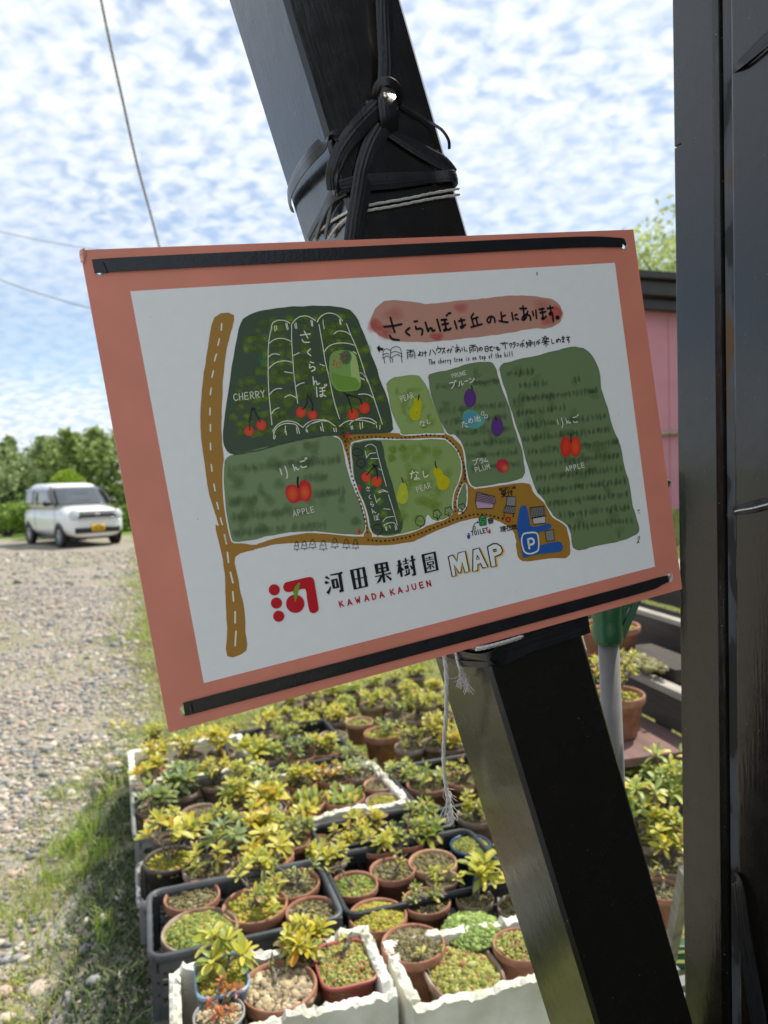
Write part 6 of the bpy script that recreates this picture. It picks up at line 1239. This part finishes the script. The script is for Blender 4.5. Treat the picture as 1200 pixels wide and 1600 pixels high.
# beyond, by the slanted post
pp((597, 1144), 58, 'terracotta', 'rhodo', 'tall terracotta pot with a small dark stemmed green plant', soil='moss', mixk='green', hgt=.06, nleaf=7, branches=3, size=.04, h=.16)
pp((561, 1126), 44, 'pale', 'twig', 'small clay pot left of the tall terracotta pot', soil='green', hgt=.05)
pp((632, 1208), 60, 'dark', 'rhodo', 'dark pot with round pale leaves left of the hanging string', mixk='pale', hgt=.05, nleaf=9, branches=4, size=.045)
pp((668, 1224), 66, 'terracotta', 'rhodo', 'wide terracotta pot with small leaves right behind the hanging string', mixk='green', hgt=.06, nleaf=8, branches=3, size=.045)
pp((722, 1216), 60, 'terracotta', 'rhodo', 'brown clay pot with a yellow rosette between the string and the slanted post', mixk='yellow', hgt=.08, nleaf=9, branches=2, size=.055)
for (u, v, w, mk, lab, b_, hh, s_, zz_) in ((640, 1165, 48, 'lime', 'lime bush right of the tall terracotta pot', 5, .09, .05, .33), (680, 1160, 48, 'yellow', 'bright yellow bush beside the upper part of the hanging string', 4, .14, .075, .33), (655, 1120, 44, 'lime', 'tall lime rosette near the upper part of the hanging string', 3, .14, .08, .25), (620, 1118, 40, 'pale', 'pale green bush behind the tall terracotta pot', 5, .10, .05, .20), (690, 1115, 40, 'lime', 'lime bush close to the edge of the slanted post', 4, .12, .07, .22), (580, 1100, 38, 'lime', 'yellow green bush on the lawn below the board', 5, .08, .05, .15), (640, 1085, 38, 'lime', 'sprawling light green bush farthest back below the board', 6, .08, .05, .12), (500, 1120, 38, 'lime', 'light green bush behind the back crate', 5, .08, .05, .15), (455, 1122, 38, 'lime', 'small lime bush at the far edge near the yellow leaf', 4, .07, .05, .15), (705, 1165, 44, 'yellow', 'golden bush squeezed against the slanted post', 4, .07, .05, .33), (540, 1108, 34, 'pale', 'greyish green bush at the far edge of the plants', 5, .08, .045, .15)):
    pp((u, v), w, 'old', 'rhodo', lab, mixk=mk, hgt=hh, nleaf=9, branches=b_, size=s_, z=zz_)
for (u, v, w, mk, lab) in ((455, 1098, 36, 'lime', 'low lime plant on the lawn near the left end of the bottom tape'), (488, 1092, 34, 'yellow', 'low yellowish plant on the lawn, second along under the board'), (522, 1086, 34, 'lime', 'low lime plant on the lawn, third along under the board'), (552, 1080, 32, 'pale', 'low pale plant on the lawn, fourth along under the board'), (585, 1072, 32, 'lime', 'low lime plant on the lawn, fifth along under the board'), (615, 1064, 30, 'bright', 'low bright plant on the lawn, sixth along under the board'), (650, 1056, 30, 'lime', 'low lime plant on the lawn, seventh along, near the slanted post'), (676, 1078, 32, 'yellow', 'low yellowish plant on the lawn beside the slanted post'), (600, 1092, 34, 'lime', 'low lime plant in front of the lawn row, left of the tall terracotta pot'), (668, 1098, 34, 'bright', 'bright low plant in front of the lawn row by the slanted post'), (525, 1124, 38, 'yellow', 'yellow green plant just behind the bent rim of the back crate'), (480, 1138, 40, 'lime', 'lime plant at the back edge of the back crate'), (360, 1150, 38, 'yellow', 'yellow plant just under the lower left of the board'), (320, 1158, 38, 'lime', 'lime plant just under the lower left corner of the board')):
    pp((u, v), w, 'old', 'rhodo', lab, mixk=mk, hgt=.07, nleaf=9, branches=7, size=.048, z=.13 if v < 1120 else .28)
# seen through the gap between the two posts
for (u, v, w, lab, b_, hh, s_, zz_, mk) in ((1012, 1300, 100, 'broad leaved pale green bush seen between the two posts', 12, .19, .062, .36, 'pale'), (1052, 1270, 90, 'broad leaved bush against the right hand post', 11, .20, .06, .38, 'pale'), (985, 1250, 80, 'lime leaved bush against the slanted post', 10, .17, .056, .38, 'lime'), (1045, 1345, 80, 'lower bush with yellowing leaves in the gap between the posts', 10, .13, .055, .34, 'bright')):
    pp((u, v), w, 'old', 'rhodo', lab, mixk=mk, hgt=hh, nleaf=9, branches=b_, size=s_, z=zz_, droop=.25, group='bushes seen between the two posts')
pp((1035, 1388), 66, 'terracotta', 'twig', 'terracotta pot with dry sprigs low in the gap between the posts', z=.33, soil='brownmoss', hgt=.09, group='bushes seen between the two posts', mixk='yellow')
foam_box(tuple(onz(965, 1400, .2)[:2]), .40, .22, Y(18), 'white foam box edge low in the gap between the posts', h=.16, z1=.2, seed=8)
st = empty('wooden_stake', onz(1040, 1530, .02)); tag(st, 'grey weathered stake leaning low against the right hand post', 'stake')
mb = MB(); a_ = np.zeros(3); b_p = at(1072, 1360, 1.55)-np.array(st.location); tube(mb, [a_, b_p], [.019, .016], 4); mb.build('shaft', mat('weathered_wood', (.20, .18, .15), rough=.9, var=.3, scale=25, stretch=(1, 1, .15), bump=.4, bscale=90, col2=(.33, .30, .26)), st, smooth=False)
gt = empty('green_tray', onz(1062, 1560, .05)); tag(gt, 'green plastic tray at the foot of the right hand post', 'tray'); mb = MB(); M_GP = mat('green_plastic', (.02, .11, .05), rough=.35, var=.15, scale=20)
for k in range(4): box(mb, [0, .02, .02+.028*k], [.30, .012, .012]); box(mb, [-.14, .02, .02+.028*k], [.02, .03, .016])
box(mb, [0, .1, .012], [.30, .2, .01]); mb.build('rails', M_GP, gt, smooth=False, bevel=.002)
mb = MB(); box(mb, [0, .03, .13], [.31, .03, .012]); mb.build('rim', M_GP, gt, smooth=False, bevel=.003)

# ================================================================== STEPPED PLANK STAND, POLE
M_PL = [mat('weathered_plank', (.25, .22, .19), rough=.9, var=.3, scale=14, stretch=(.15, 1, 1), bump=.4, bscale=70, col2=(.45, .41, .36)), mat('dark_stained_plank', (.045, .036, .030), rough=.85, var=.4, scale=14, stretch=(.15, 1, 1), bump=.4, bscale=70), mat('red_brown_plank', (.15, .085, .075), rough=.85, var=.3, scale=14, stretch=(.15, 1, 1), bump=.4, bscale=70)]
SA = math.radians(-77); stand = empty('plank_stand', (.965, 2.82, 0), SA); tag(stand, 'stepped stand of weathered planks for pots, seen between the posts', 'stand')
# local x runs along the boards towards the camera, local y up the steps (to the right)
def plank(c, s, m, name='plank'):
    mb = MB(); box(mb, c, s); return mb.build(name, M_PL[m], stand, smooth=False, bevel=.003)
XL, XC = 1.50, -.33
plank([XC, -.17, .55], [XL, .30, .03], 2); plank([XC, .002, .625], [XL, .025, .118], 1, 'riser')
plank([XC, .012, .70], [XL, .055, .028], 0); plank([XC, .17, .672], [XL, .24, .022], 0)
plank([XC, .30, .765], [XL, .025, .15], 1, 'riser'); plank([XC, .31, .852], [XL, .045, .022], 0); plank([XC, .43, .815], [XL, .18, .022], 1)
plank([XC, .55, .90], [XL, .022, .12], 1, 'riser'); plank([XC, .56, .975], [XL, .06, .026], 2); plank([XC-.2, .75, .985], [1.0, .30, .03], 0)
for x in (-1.0, -.35, .36):
    for y, h_ in ((-.28, .53), (.04, .65), (.34, .80), (.60, .95)):
        mb = MB(); box(mb, [x, y, h_/2], [.05, .05, h_]); mb.build('leg', M_PL[1], stand, smooth=False)
mb = MB(); box(mb, [-.05, .14, .73], [.40, .16, .05]); 
o = mb.build('soil_tray', M_PL[1], None, smooth=False); o.location = stand.location; o.rotation_euler = (0, 0, SA); tag(o, 'shallow wooden tray of dry moss on the second step of the plank stand', 'tray')
bits('moss', o, .17, 1.0, .42, .757, .004, 260, .010, [(.30, .28, .12), (.24, .22, .09), (.36, .33, .2)])
pp((960, 1082), 92, 'terracotta', 'rhodo', 'terracotta pot with a yellow green bush on the lowest step of the plank stand', z=.715, base=.566, mixk='yellow', hgt=.15, nleaf=9, branches=9, size=.034, group='pots on the plank stand', soil='moss')
pp((952, 975), 92, 'terracotta', 'rhodo', 'terracotta pot with a yellow green bush behind the grey pole', z=.855, base=.70, mixk='yellow', hgt=.09, nleaf=9, branches=8, size=.036, group='pots on the plank stand', soil='moss')
# grey pole with the green head of a rake
P0, P1 = at(950, 985, 1.06), at(972, 1500, 1.10); ax_ = unit(P0-P1)
rake = empty('garden_rake', P1-ax_*.25); tag(rake, 'upturned garden rake with grey pole and green plastic head behind the map board', 'rake'); ro = np.array(rake.location)
mb = MB(); tube(mb, [np.zeros(3), P0-ro], .0148, 16); mb.build('pole', mat('grey_painted_pole', (.17, .165, .16), rough=.5, var=.12, scale=30), rake)
sx_ = unit(np.cross(ax_, _f)); sx_ = sx_ if sx_ @ _r > 0 else -sx_; sd_ = np.cross(ax_, sx_)
mb = MB(); c0 = P0-ro-ax_*.018
V = []; n_ = 20; prof = [(.0155, -.002), (.0190, 0), (.0212, .006), (.0218, .022), (.0205, .030), (.0215, .036), (.0225, .05), (.0225, .11), (.0, .11)]
for r_, z_ in prof:
    for k in range(n_): th = 2*math.pi*k/n_; V.append(c0+ax_*z_+(sx_*math.cos(th)+sd_*math.sin(th))*r_)
mb.add(V, [(i*n_+k, i*n_+(k+1) % n_, (i+1)*n_+(k+1) % n_, (i+1)*n_+k) for i in range(len(prof)-1) for k in range(n_)]); mb.build('socket', M_GP, rake)
def bar3(p, q_, w, t_, name, m):
    d_ = unit(q_-p); s_ = unit(np.cross(d_, sd_)); mb = MB(); box(mb, (p+q_)/2, [np.linalg.norm(q_-p), w, t_], np.array([d_, s_, np.cross(d_, s_)])); return mb.build(name, m, rake, smooth=False, bevel=.0015)
loc = lambda x, z: c0+sx_*x+ax_*z
bar3(loc(.018, .008), loc(.050, .075), .010, .012, 'web', M_GP); bar3(loc(.019, .048), loc(.045, .064), .008, .010, 'web', M_GP); bar3(loc(.016, .02), loc(.030, .058), .006, .006, 'web', M_GP)
for k in range(11):
    a_ = (k-5)*.09; bar3(loc(.05*math.sin(a_)*.9, .075), loc(.05*math.sin(a_)+.17*math.sin(a_), .075+.17*math.cos(a_)), .007, .004, 'tine', M_GP)
bar3(loc(-.03, .078), loc(.056, .078), .016, .012, 'crossbar', M_GP)

# ================================================================== WHITE CAR
M_CW = mat('white_car_paint', (.74, .75, .74), rough=.25, var=.02, scale=3, coat=.6); M_GL, t_, b_ = new_mat('car_glass'); b_.inputs['Base Color'].default_value = (.03, .037, .04, 1); b_.inputs['Roughness'].default_value = .04; b_.inputs['IOR'].default_value = 2.0; b_.inputs['Coat Weight'].default_value = .8
M_BT = mat('black_trim', (.014, .014, .016), rough=.4, var=.2, scale=20); M_TY = mat('tyre_rubber', (.018, .018, .019), rough=.85, var=.25, scale=40, bump=.3, bscale=120); M_CHR = mat('silver_metal', (.62, .63, .65), rough=.22, var=.08, scale=20, metal=1.0); M_LENS = mat('headlamp_lens', (.55, .58, .60), rough=.08, var=.25, scale=30, coat=1.0)
M_PLATE = mat('yellow_number_plate', (.75, .42, .01), rough=.45, var=.05, scale=30)
CAR_YAW = math.radians(-47); car = empty('parked_car', tuple(onz(116, 853, 0)+np.array([-.36, .80, 0])*1.0), CAR_YAW); tag(car, 'white boxy compact car with a yellow number plate parked on the gravel', 'car')
def ring(hw, zb, zt, x, n=28, e=3.8):
    P = []; zc, hh = (zb+zt)/2, (zt-zb)/2
    for k in range(n):
        th = 2*math.pi*k/n; c, s = math.cos(th), math.sin(th); q_ = (abs(c)**e+abs(s)**e)**(-1/e); P.append((x, hw*q_*c, zc+hh*q_*s))
    return P
def loft(mb, rings, cap=True):
    n = len(rings[0]); V = [p for r_ in rings for p in r_]; F = [(i*n+k, i*n+(k+1) % n, (i+1)*n+(k+1) % n, (i+1)*n+k) for i in range(len(rings)-1) for k in range(n)]
    if cap: F.append(tuple(range(n))[::-1]); F.append(tuple((len(rings)-1)*n+k for k in range(n)))
    mb.add(V, F)
mb = MB(); loft(mb, [ring(*a) for a in ((.58, .40, .92, -1.71), (.67, .32, .98, -1.68), (.715, .27, 1.0, -1.5), (.735, .22, 1.03, -1.0), (.7375, .20, 1.04, 0), (.735, .20, 1.04, .70), (.73, .21, 1.035, .95), (.725, .22, 1.01, 1.2), (.71, .23, .975, 1.42), (.685, .24, .93, 1.57), (.64, .25, .86, 1.65), (.58, .29, .76, 1.69), (.45, .36, .66, 1.70))]); mb.build('body', M_CW, car)
CAB = [(1.00, -1.64, .98, .722), (1.15, -1.63, .80, .708), (1.35, -1.60, .58, .680), (1.50, -1.55, .40, .640), (1.57, -1.46, .24, .595), (1.605, -1.30, .05, .50), (1.612, -1.1, -.2, .36)]
def cab(z, dx=0, dy=0):
    zz_ = [c[0] for c in CAB]; return np.interp(z, zz_, [c[1] for c in CAB])-dx, np.interp(z, zz_, [c[2] for c in CAB])+dx, np.interp(z, zz_, [c[3] for c in CAB])+dy
def rrect(z):
    x0, x1, hw = cab(z); P = []; e = 5
    for k in range(32):
        th = 2*math.pi*k/32; c, s = math.cos(th), math.sin(th); q_ = (abs(c)**e+abs(s)**e)**(-1/e); P.append(((x0+x1)/2+(x1-x0)/2*q_*c, hw*q_*s, z))
    return P
mb = MB(); loft(mb, [rrect(z) for z in (1.0, 1.08, 1.15, 1.25, 1.35, 1.45, 1.5, 1.57, 1.605, 1.612)]); mb.build('cabin', M_CW, car)
def side_glass(xa, xb, z0, z1, s, name):
    V = []; F = []; nz_ = 6
    for i in range(nz_+1):
        z = z0+(z1-z0)*i/nz_; x0, x1, hw = cab(z)
        for j in range(5): 
            f_ = j/4; xx = max(xa, x0+.12)*(1-f_)+min(xb, x1-.10)*f_; V.append((xx, s*(hw+.004), z))
    F = [(i*5+j, i*5+j+1, (i+1)*5+j+1, (i+1)*5+j) for i in range(nz_) for j in range(4)]
    mb = MB(); mb.add(V, F); o_ = mb.build(name, M_GL, car); md = o_.modifiers.new('t', 'SOLIDIFY'); md.thickness = .004; md.offset = 0
for s in (-1, 1): side_glass(-.62, .9, 1.05, 1.47, s, 'side_window'); side_glass(-1.55, -.70, 1.05, 1.47, s, 'side_window')
def wind(x_sign, z0, z1, name, w=.90):
    V = []; n_ = 8
    for i in range(n_+1):
        z = z0+(z1-z0)*i/n_; x0, x1, hw = cab(z)
        for j in range(11): f_ = (j/10*2-1)*w; yy = hw*f_; xx = x1 if x_sign > 0 else x0; hx = (x1-x0)/2; cx_ = (x0+x1)/2; xx = cx_+x_sign*hx*(1-abs(f_)**7)**(1/7)+x_sign*.006; V.append((xx, yy, z))
    F = [(i*11+j, i*11+j+1, (i+1)*11+j+1, (i+1)*11+j) for i in range(n_) for j in range(10)]
    mb = MB(); mb.add(V, F); o_ = mb.build(name, M_GL, car); md = o_.modifiers.new('t', 'SOLIDIFY'); md.thickness = .004; md.offset = 0
wind(1, 1.04, 1.50, 'windscreen', .93); wind(-1, 1.1, 1.48, 'rear_window')
for s in (-1, 1):      # black front pillars
    mb = MB(); tube(mb, [(cab(z)[1]-.045, s*(cab(z)[2]-.008), z) for z in (1.02, 1.15, 1.3, 1.42, 1.51)], .026, 6); mb.build('pillar_trim', M_BT, car)
    m_ = empty('mirror_joint') if False else None
    mb = MB(); V = ICO2_V*np.array([.075, .105, .075]); mb.add(V, ICO2_F.tolist()); o_ = mb.build('mirror', M_BT, car); o_.location = (.66, s*.845, 1.10)
    mb = MB(); tube(mb, [(0, 0, 0), (.02, -s*.12, -.03)], .018, 6); a_ = mb.build('arm', M_BT, o_)
    for x in (1.06, -1.18):
        mb = MB(); lathe(mb, [(.31, -.012), (.325, -.006), (.33, .0), (.30, .004), (.01, .004)], 28); o_ = mb.build('wheel_arch', M_BT, car); o_.location = (x, s*.731, .30); o_.rotation_euler = (-s*math.pi/2, 0, 0)
        wh = MB(); lathe(wh, [(.175, -.075), (.255, -.08), (.278, -.06), (.282, 0), (.278, .055), (.26, .072), (.20, .075), (.175, .06)], 32); w_o = wh.build('wheel', M_TY, car); w_o.location = (x, s*.672, .28); w_o.rotation_euler = (-s*math.pi/2, 0, 0)
        rm = MB(); lathe(rm, [(.178, .058), (.165, .068), (.15, .045), (.06, .052), (.045, .066), (.001, .068)], 24)
        for k in range(8): th = k*math.pi/4; box(rm, [math.cos(th)*.105, math.sin(th)*.105, .055], [.10, .026, .018], np.array([[math.cos(th), math.sin(th), 0], [-math.sin(th), math.cos(th), 0], [0, 0, 1]]))
        rm.build('rim', M_CHR, w_o)
    mb = MB(); lathe(mb, [(.125, -.03), (.128, .012), (.118, .022), (.112, .016)], 26); hl = mb.build('headlight', M_CHR, car); hl.location = (1.662, s*.545, .80); hl.rotation_euler = (s*.0, math.pi/2-.15, s*.30)
    mb = MB(); lathe(mb, [(.113, .010), (.09, .026), (.05, .036), (.001, .040)], 24); mb.build('lens', M_LENS, hl)
    mb = MB(); lathe(mb, [(.05, -.02), (.05, .012), (.035, .018), (.001, .02)], 16); fl = mb.build('fog_lamp', M_LENS, car); fl.location = (1.665, s*.50, .42); fl.rotation_euler = (0, math.pi/2, s*.22)
    mb = MB(); box(mb, [.22, s*.735, .80], [.012, .012, .012]); box(mb, [-.05, s*.744, .86], [.16, .02, .025]); mb.build('door_handle', M_CW, car, smooth=False, bevel=.004)
    mb = MB()
    for x in (.86, -.62): tube(mb, [(x, s*.7385, .32), (x, s*.7395, .7), (x-.02, s*.735, 1.0)], .004, 4)
    tube(mb, [(.86, s*.7385, .30), (.1, s*.7395, .285), (-.6, s*.7395, .30)], .004, 4); mb.build('door_gap', M_BT, car)
def nose(y, z): return np.interp(abs(y), [0, .45, .58, .64, .685, .71], [1.70, 1.70, 1.69, 1.65, 1.57, 1.42])-np.interp(z, [.4, .66, .76, .86, .93, .99], [0, 0, .01, .055, .13, .28])
def front_panel(y0, y1, z0, z1, name, m, off=.012, th=.012):
    V = []; n_ = 12
    for z in np.linspace(z0, z1, 4):
        for y in np.linspace(y0, y1, n_+1): V.append((nose(y, z)+off, y, z))
    F = [(i*(n_+1)+j, i*(n_+1)+j+1, (i+1)*(n_+1)+j+1, (i+1)*(n_+1)+j) for i in range(3) for j in range(n_)]; mb = MB(); mb.add(V, F); o_ = mb.build(name, m, car); md = o_.modifiers.new('t', 'SOLIDIFY'); md.thickness = th; md.offset = 0; return o_
front_panel(-.46, .46, .705, .875, 'grille', M_BT, .010, .05); front_panel(-.43, .43, .70, .722, 'chrome_trim', M_CHR, .03, .02); front_panel(-.44, .44, .775, .79, 'chrome_trim', M_CHR, .028, .012); front_panel(-.56, .56, .355, .49, 'lower_grille', M_BT, .008, .03)
mb = MB(); lathe(mb, [(.055, 0), (.058, .01), (.045, .014), (.001, .016)], 20); o_ = mb.build('badge', M_CHR, car); o_.location = (1.70, 0, .79); o_.rotation_euler = (0, math.pi/2, 0)
pl = front_panel(-.165, .165, .40, .565, 'number_plate', M_PLATE, .03, .006)
mb = MB()
for y, w in ((-.10, .022), (-.045, .03), (.03, .024), (.075, .024), (.115, .022)): box(mb, [1.737, y, .465], [.002, w, .06])
box(mb, [1.737, 0, .535], [.002, .14, .022]); mb.build('plate_marks', M_BT, pl, smooth=False)
mb = MB(); box(mb, [0, 0, .27], [2.9, 1.2, .16]); mb.build('underbody', M_BT, car, smooth=False)

# ================================================================== HEDGE OF ORCHARD TREES AND THE ROUND SHRUB
M_FOL = vcol_mat('orchard_foliage', rough=.55, var=.2, scale=2, translucent=.35, spec=.3)
QF = np.array([[0, 1, 2, 3]])
def leaf_cloud(n, centers, radii, size, cols, squash=1.0):
    k = rng.integers(0, len(centers), n); d = rng.normal(0, 1, (n, 3)); d /= np.linalg.norm(d, axis=1)[:, None]
    rr = rng.random(n)**.45; P = np.array(centers)[k]+d*rr[:, None]*np.array(radii)[k][:, None]*np.array([1, 1, squash])
    a = unit3(rng.normal(0, 1, (n, 3))); b = unit3(np.cross(a, rng.normal(0, 1, (n, 3)))); s = size*np.exp(rng.normal(0, .3, n))[:, None]
    V = np.stack([P-a*s, P+b*s*.45, P+a*s, P-b*s*.45], 1); C = np.array(cols)[rng.integers(0, len(cols), n)]*rng.uniform(.75, 1.25, (n, 1)); return V, C
def unit3(v): return v/np.linalg.norm(v, axis=1)[:, None]
M_BARK = mat('tree_bark', (.075, .06, .048), rough=.95, var=.35, scale=14, bump=.6, bscale=40)
def tree(name, x, y, h, w, label, cols, n=3800, size=.11, group='orchard trees behind the car', z0=0, low=.25, shoots=8):
    r = empty(name, (x, y, z0)); tag(r, label, 'tree', group); mb = MB(); cs, rs = [], []
    tube(mb, catmull([(0, 0, -.1), (.05, 0, h*.22), (0, .05, h*.45), (.03, 0, h*.7)], 3), np.linspace(.11, .04, 10)*h/4, 8)
    for k in range(11):
        a = k*2.4+rnd.uniform(-.3, .3); zz_ = h*rnd.uniform(low+.1, .88); ln = w*.5*rnd.uniform(.45, .95)*(1-.35*zz_/h); e_ = np.array([math.cos(a)*ln, math.sin(a)*ln, zz_])
        tube(mb, catmull([(0, 0, zz_*.6), e_*[.5, .5, 1]-[0, 0, .1*h], e_], 3), np.linspace(.035, .012, 7), 5); cs.append(e_); rs.append(rnd.uniform(.16, .27)*w)
    cs.append(np.array([0, 0, h*.6])); rs.append(w*.33)
    top = MB()
    for k in range(shoots):
        a = rnd.uniform(0, 6.3); q_ = w*.35*math.sqrt(rnd.random()); p = np.array([math.cos(a)*q_, math.sin(a)*q_, h*.78]); hh = h*rnd.uniform(.14, .3); tube(mb, [p*[0, 0, .8], p*[.6, .6, .96], p, p+[rnd.uniform(-.1, .1), 0, hh]], [.03, .02, .014, .006], 4)
        for j in range(3): cs.append(p+np.array([0, 0, hh*(.3+.33*j)])); rs.append(.13)
    mb.build('trunk', M_BARK, r); V, C = leaf_cloud(n, cs, rs, size, cols, .8); soup('foliage', V, QF, C, M_FOL, kind='stuff', parent=r, smooth=False); return r
OC = [(.20, .29, .10), (.27, .35, .14), (.34, .42, .18), (.14, .21, .07), (.40, .46, .24)]
OC2 = [(.24, .33, .09), (.32, .41, .13), (.40, .48, .17), (.17, .24, .07)]
for i, (u, dep, h, w, lab, cc) in enumerate(((-70, 27, 3.7, 4.0, 'orchard tree cut by the left edge of the view', OC), (15, 26.5, 3.5, 3.6, 'orchard tree with dark gaps left of the car', OC), (75, 29, 4.0, 3.8, 'orchard tree rising behind the round shrub', OC), (125, 27.5, 4.1, 3.6, 'orchard tree just right of the round shrub', OC2), (172, 28.5, 4.3, 3.8, 'orchard tree next to the edge of the map board', OC2), (225, 28, 4.2, 4.0, 'orchard tree half hidden by the map board', OC), (35, 33, 4.4, 4.4, 'taller orchard tree in the row behind, at the left', OC2), (140, 34, 4.6, 4.4, 'taller orchard tree in the row behind, above the car', OC2), (300, 30, 4.2, 4.2, 'orchard tree behind the map board', OC))):
    p = at(u, 760, dep); tree('orchard_tree', p[0], p[1], h*.80, w*1.15, lab, cc, n=5200, size=.115, low=.02)
p = at(106, 760, 22.3); sh = empty('round_shrub', (p[0], p[1], 0)); tag(sh, 'round clipped yellow green shrub showing above the car roof', 'shrub')
mb = MB(); tube(mb, [(0, 0, -.05), (0, 0, .9)], [.08, .05], 7); mb.build('stem', M_BARK, sh)
n = 9000; d = rng.normal(0, 1, (n, 3)); d = unit3(d); d[:, 2] = np.abs(d[:, 2])*1.0; rr = 1-.16*rng.random(n)**1.5
P = d*rr[:, None]*np.array([.84, .84, 2.05])*(1+.05*np.array([noise.noise(q_*3) for q_ in d])[:, None]); a = unit3(rng.normal(0, 1, (n, 3))); b = unit3(np.cross(a, rng.normal(0, 1, (n, 3)))); s = .035
V = np.stack([P-a*s, P+b*s*.6, P+a*s, P-b*s*.6], 1); C = np.array([(.26, .38, .03), (.32, .44, .04), (.20, .31, .03)])[rng.integers(0, 3, n)]; soup('foliage', V, QF, C, M_FOL, kind='stuff', parent=sh, smooth=False)
for i, (u, dep, h, w, lab) in enumerate(((8, 23.5, 1.5, 2.6, 'low bright bush left of the car'), (178, 24, 1.4, 2.4, 'low bright bush right of the car'), (60, 25, 1.3, 2.2, 'low bright bush right behind the car'))):
    p = at(u, 800, dep); r = empty('low_bush', (p[0], p[1], 0)); tag(r, lab, 'bush', 'low bushes round the car'); cs = [np.array([rnd.uniform(-.5, .5)*w, rnd.uniform(-.3, .3), rnd.uniform(.2, .6)*h]) for _ in range(9)]
    mb = MB()
    for c in cs: tube(mb, [(0, 0, -.02), c*.6, c], [.03, .02, .01], 5)
    mb.build('stem', M_BARK, r); V, C = leaf_cloud(2600, cs, [.42]*9, .07, [(.20, .32, .05), (.28, .40, .07), (.15, .24, .04)], .8); soup('foliage', V, QF, C, M_FOL, kind='stuff', parent=r, smooth=False)

# ================================================================== PINK BARN AND THE SMALL TREE
M_PINK = mat('pink_metal_siding', (.52, .22, .26), rough=.6, var=.06, scale=3, bump=.05, bscale=20); M_RF = mat('dark_brown_roof_metal', (.030, .025, .024), rough=.5, var=.2, scale=6)
bd = 9.0; bl, br_ = at(985, 620, bd), at(1075, 620, bd+.9)
byaw = math.radians(-56); barn = empty('pink_barn', (at(1000, 700, bd)[0]-.6, bd, .95), 0); tag(barn, 'pink sided barn with a dark roof edge behind the right hand post', 'barn')
zt = at(1010, 533, bd)[2]-.95; zl = at(1062, 492, bd)[2]
for k in range(9):
    mb = MB(); box(mb, [.72+.45*k, 0, (zt+.35)/2], [.446, .05, zt+.35]); mb.build('wall_panel', M_PINK, barn, smooth=False, bevel=.004)
mb = MB(); box(mb, [2.6, 2.03, (zt+.2)/2], [4.0, 4.0, zt+.2]); mb.build('core', M_PINK, barn, smooth=False)
mb = MB(); sl = np.array([4.6, 0, -.55]); 
box(mb, [3.05, -.28, zt+.30], [5.2, .10, .16], np.array([unit([1, 0, -.10]), [0, 1, 0], unit([.10, 0, 1])])); mb.build('fascia', M_RF, barn, smooth=False, bevel=.01)
mb = MB(); box(mb, [3.05, 1.9, zt+.44], [5.3, 4.6, .08], np.array([unit([1, 0, -.10]), [0, 1, 0], unit([.10, 0, 1])])); mb.build('roof', M_RF, barn, smooth=False)
mb = MB(); box(mb, [3.05, -.16, zt+.14], [5.0, .14, .10], np.array([unit([1, 0, -.10]), [0, 1, 0], unit([.10, 0, 1])])); mb.build('eave_board', M_RF, barn, smooth=False)
zp = at(1045, 678, bd)[2]-.95; mb = MB(); tube(mb, [(.55, -.08, zp), (4.0, -.08, zp+.03)], .028, 10); mb.build('rusty_pipe', mat('rusty_pipe', (.30, .17, .09), rough=.8, var=.4, scale=20, col2=(.45, .36, .26)), barn)
mb = MB(); box(mb, [2.0, -.03, -.28], [4.1, .12, .5]); mb.build('plinth', mat('concrete_plinth', (.32, .31, .29), rough=.9, var=.2, scale=8), barn, smooth=False)
p = at(1045, 470, 13.5); tree('slender_tree', p[0]+.2, p[1], 6.3, 4.2, 'slender light green tree showing above the pink barn roof', [(.46, .54, .20), (.52, .58, .24), (.38, .46, .15)], n=7000, size=.055, group=None, low=.45, shoots=0)

# ================================================================== WIRES AND ROPE OVERHEAD
def cable(name, P, r, m, label, cat, twist=False):
    Q = catmull(P, 12); root = empty(name, Q[0]); tag(root, label, cat)
    mb = MB(); q_ = Q-Q[0]
    if twist:
        for ph in (0, 2.1, 4.2): tube(mb, np.array([catmull(q_, 4)[i]+np.array([math.cos(i*.9+ph), math.sin(i*.9+ph), 0])*r*.5 for i in range(len(catmull(q_, 4)))]), r*.62, 5)
    else: tube(mb, q_, r, 6)
    mb.build('strand', m, root)
M_ROPE = mat('weathered_rope', (.30, .29, .25), rough=.9, var=.3, scale=60); M_WIRE = mat('grey_cable', (.30, .33, .37), rough=.6, var=.1, scale=3)
cable('overhead_rope', [at(146, -60, 3.2), at(168, 50, 3.3), at(190, 150, 3.5), at(215, 260, 3.9), at(240, 352, 4.4), at(270, 470, 5.2)], .0062, M_ROPE, 'twisted rope slanting down the sky left of the slanted post', 'rope', True)
cable('overhead_cable', [at(-260, 352, 16), at(-120, 390, 16), at(0, 437, 16), at(66, 460, 16), at(160, 486, 16), at(300, 515, 17)], .013, M_WIRE, 'lower overhead cable crossing the sky at the left edge', 'cable')
cable('overhead_cable', [at(-260, 305, 22), at(-80, 345, 22), at(0, 362, 22), at(66, 376, 22), at(160, 392, 22), at(320, 420, 22)], .012, M_WIRE, 'upper faint overhead cable crossing the sky at the left edge', 'cable')
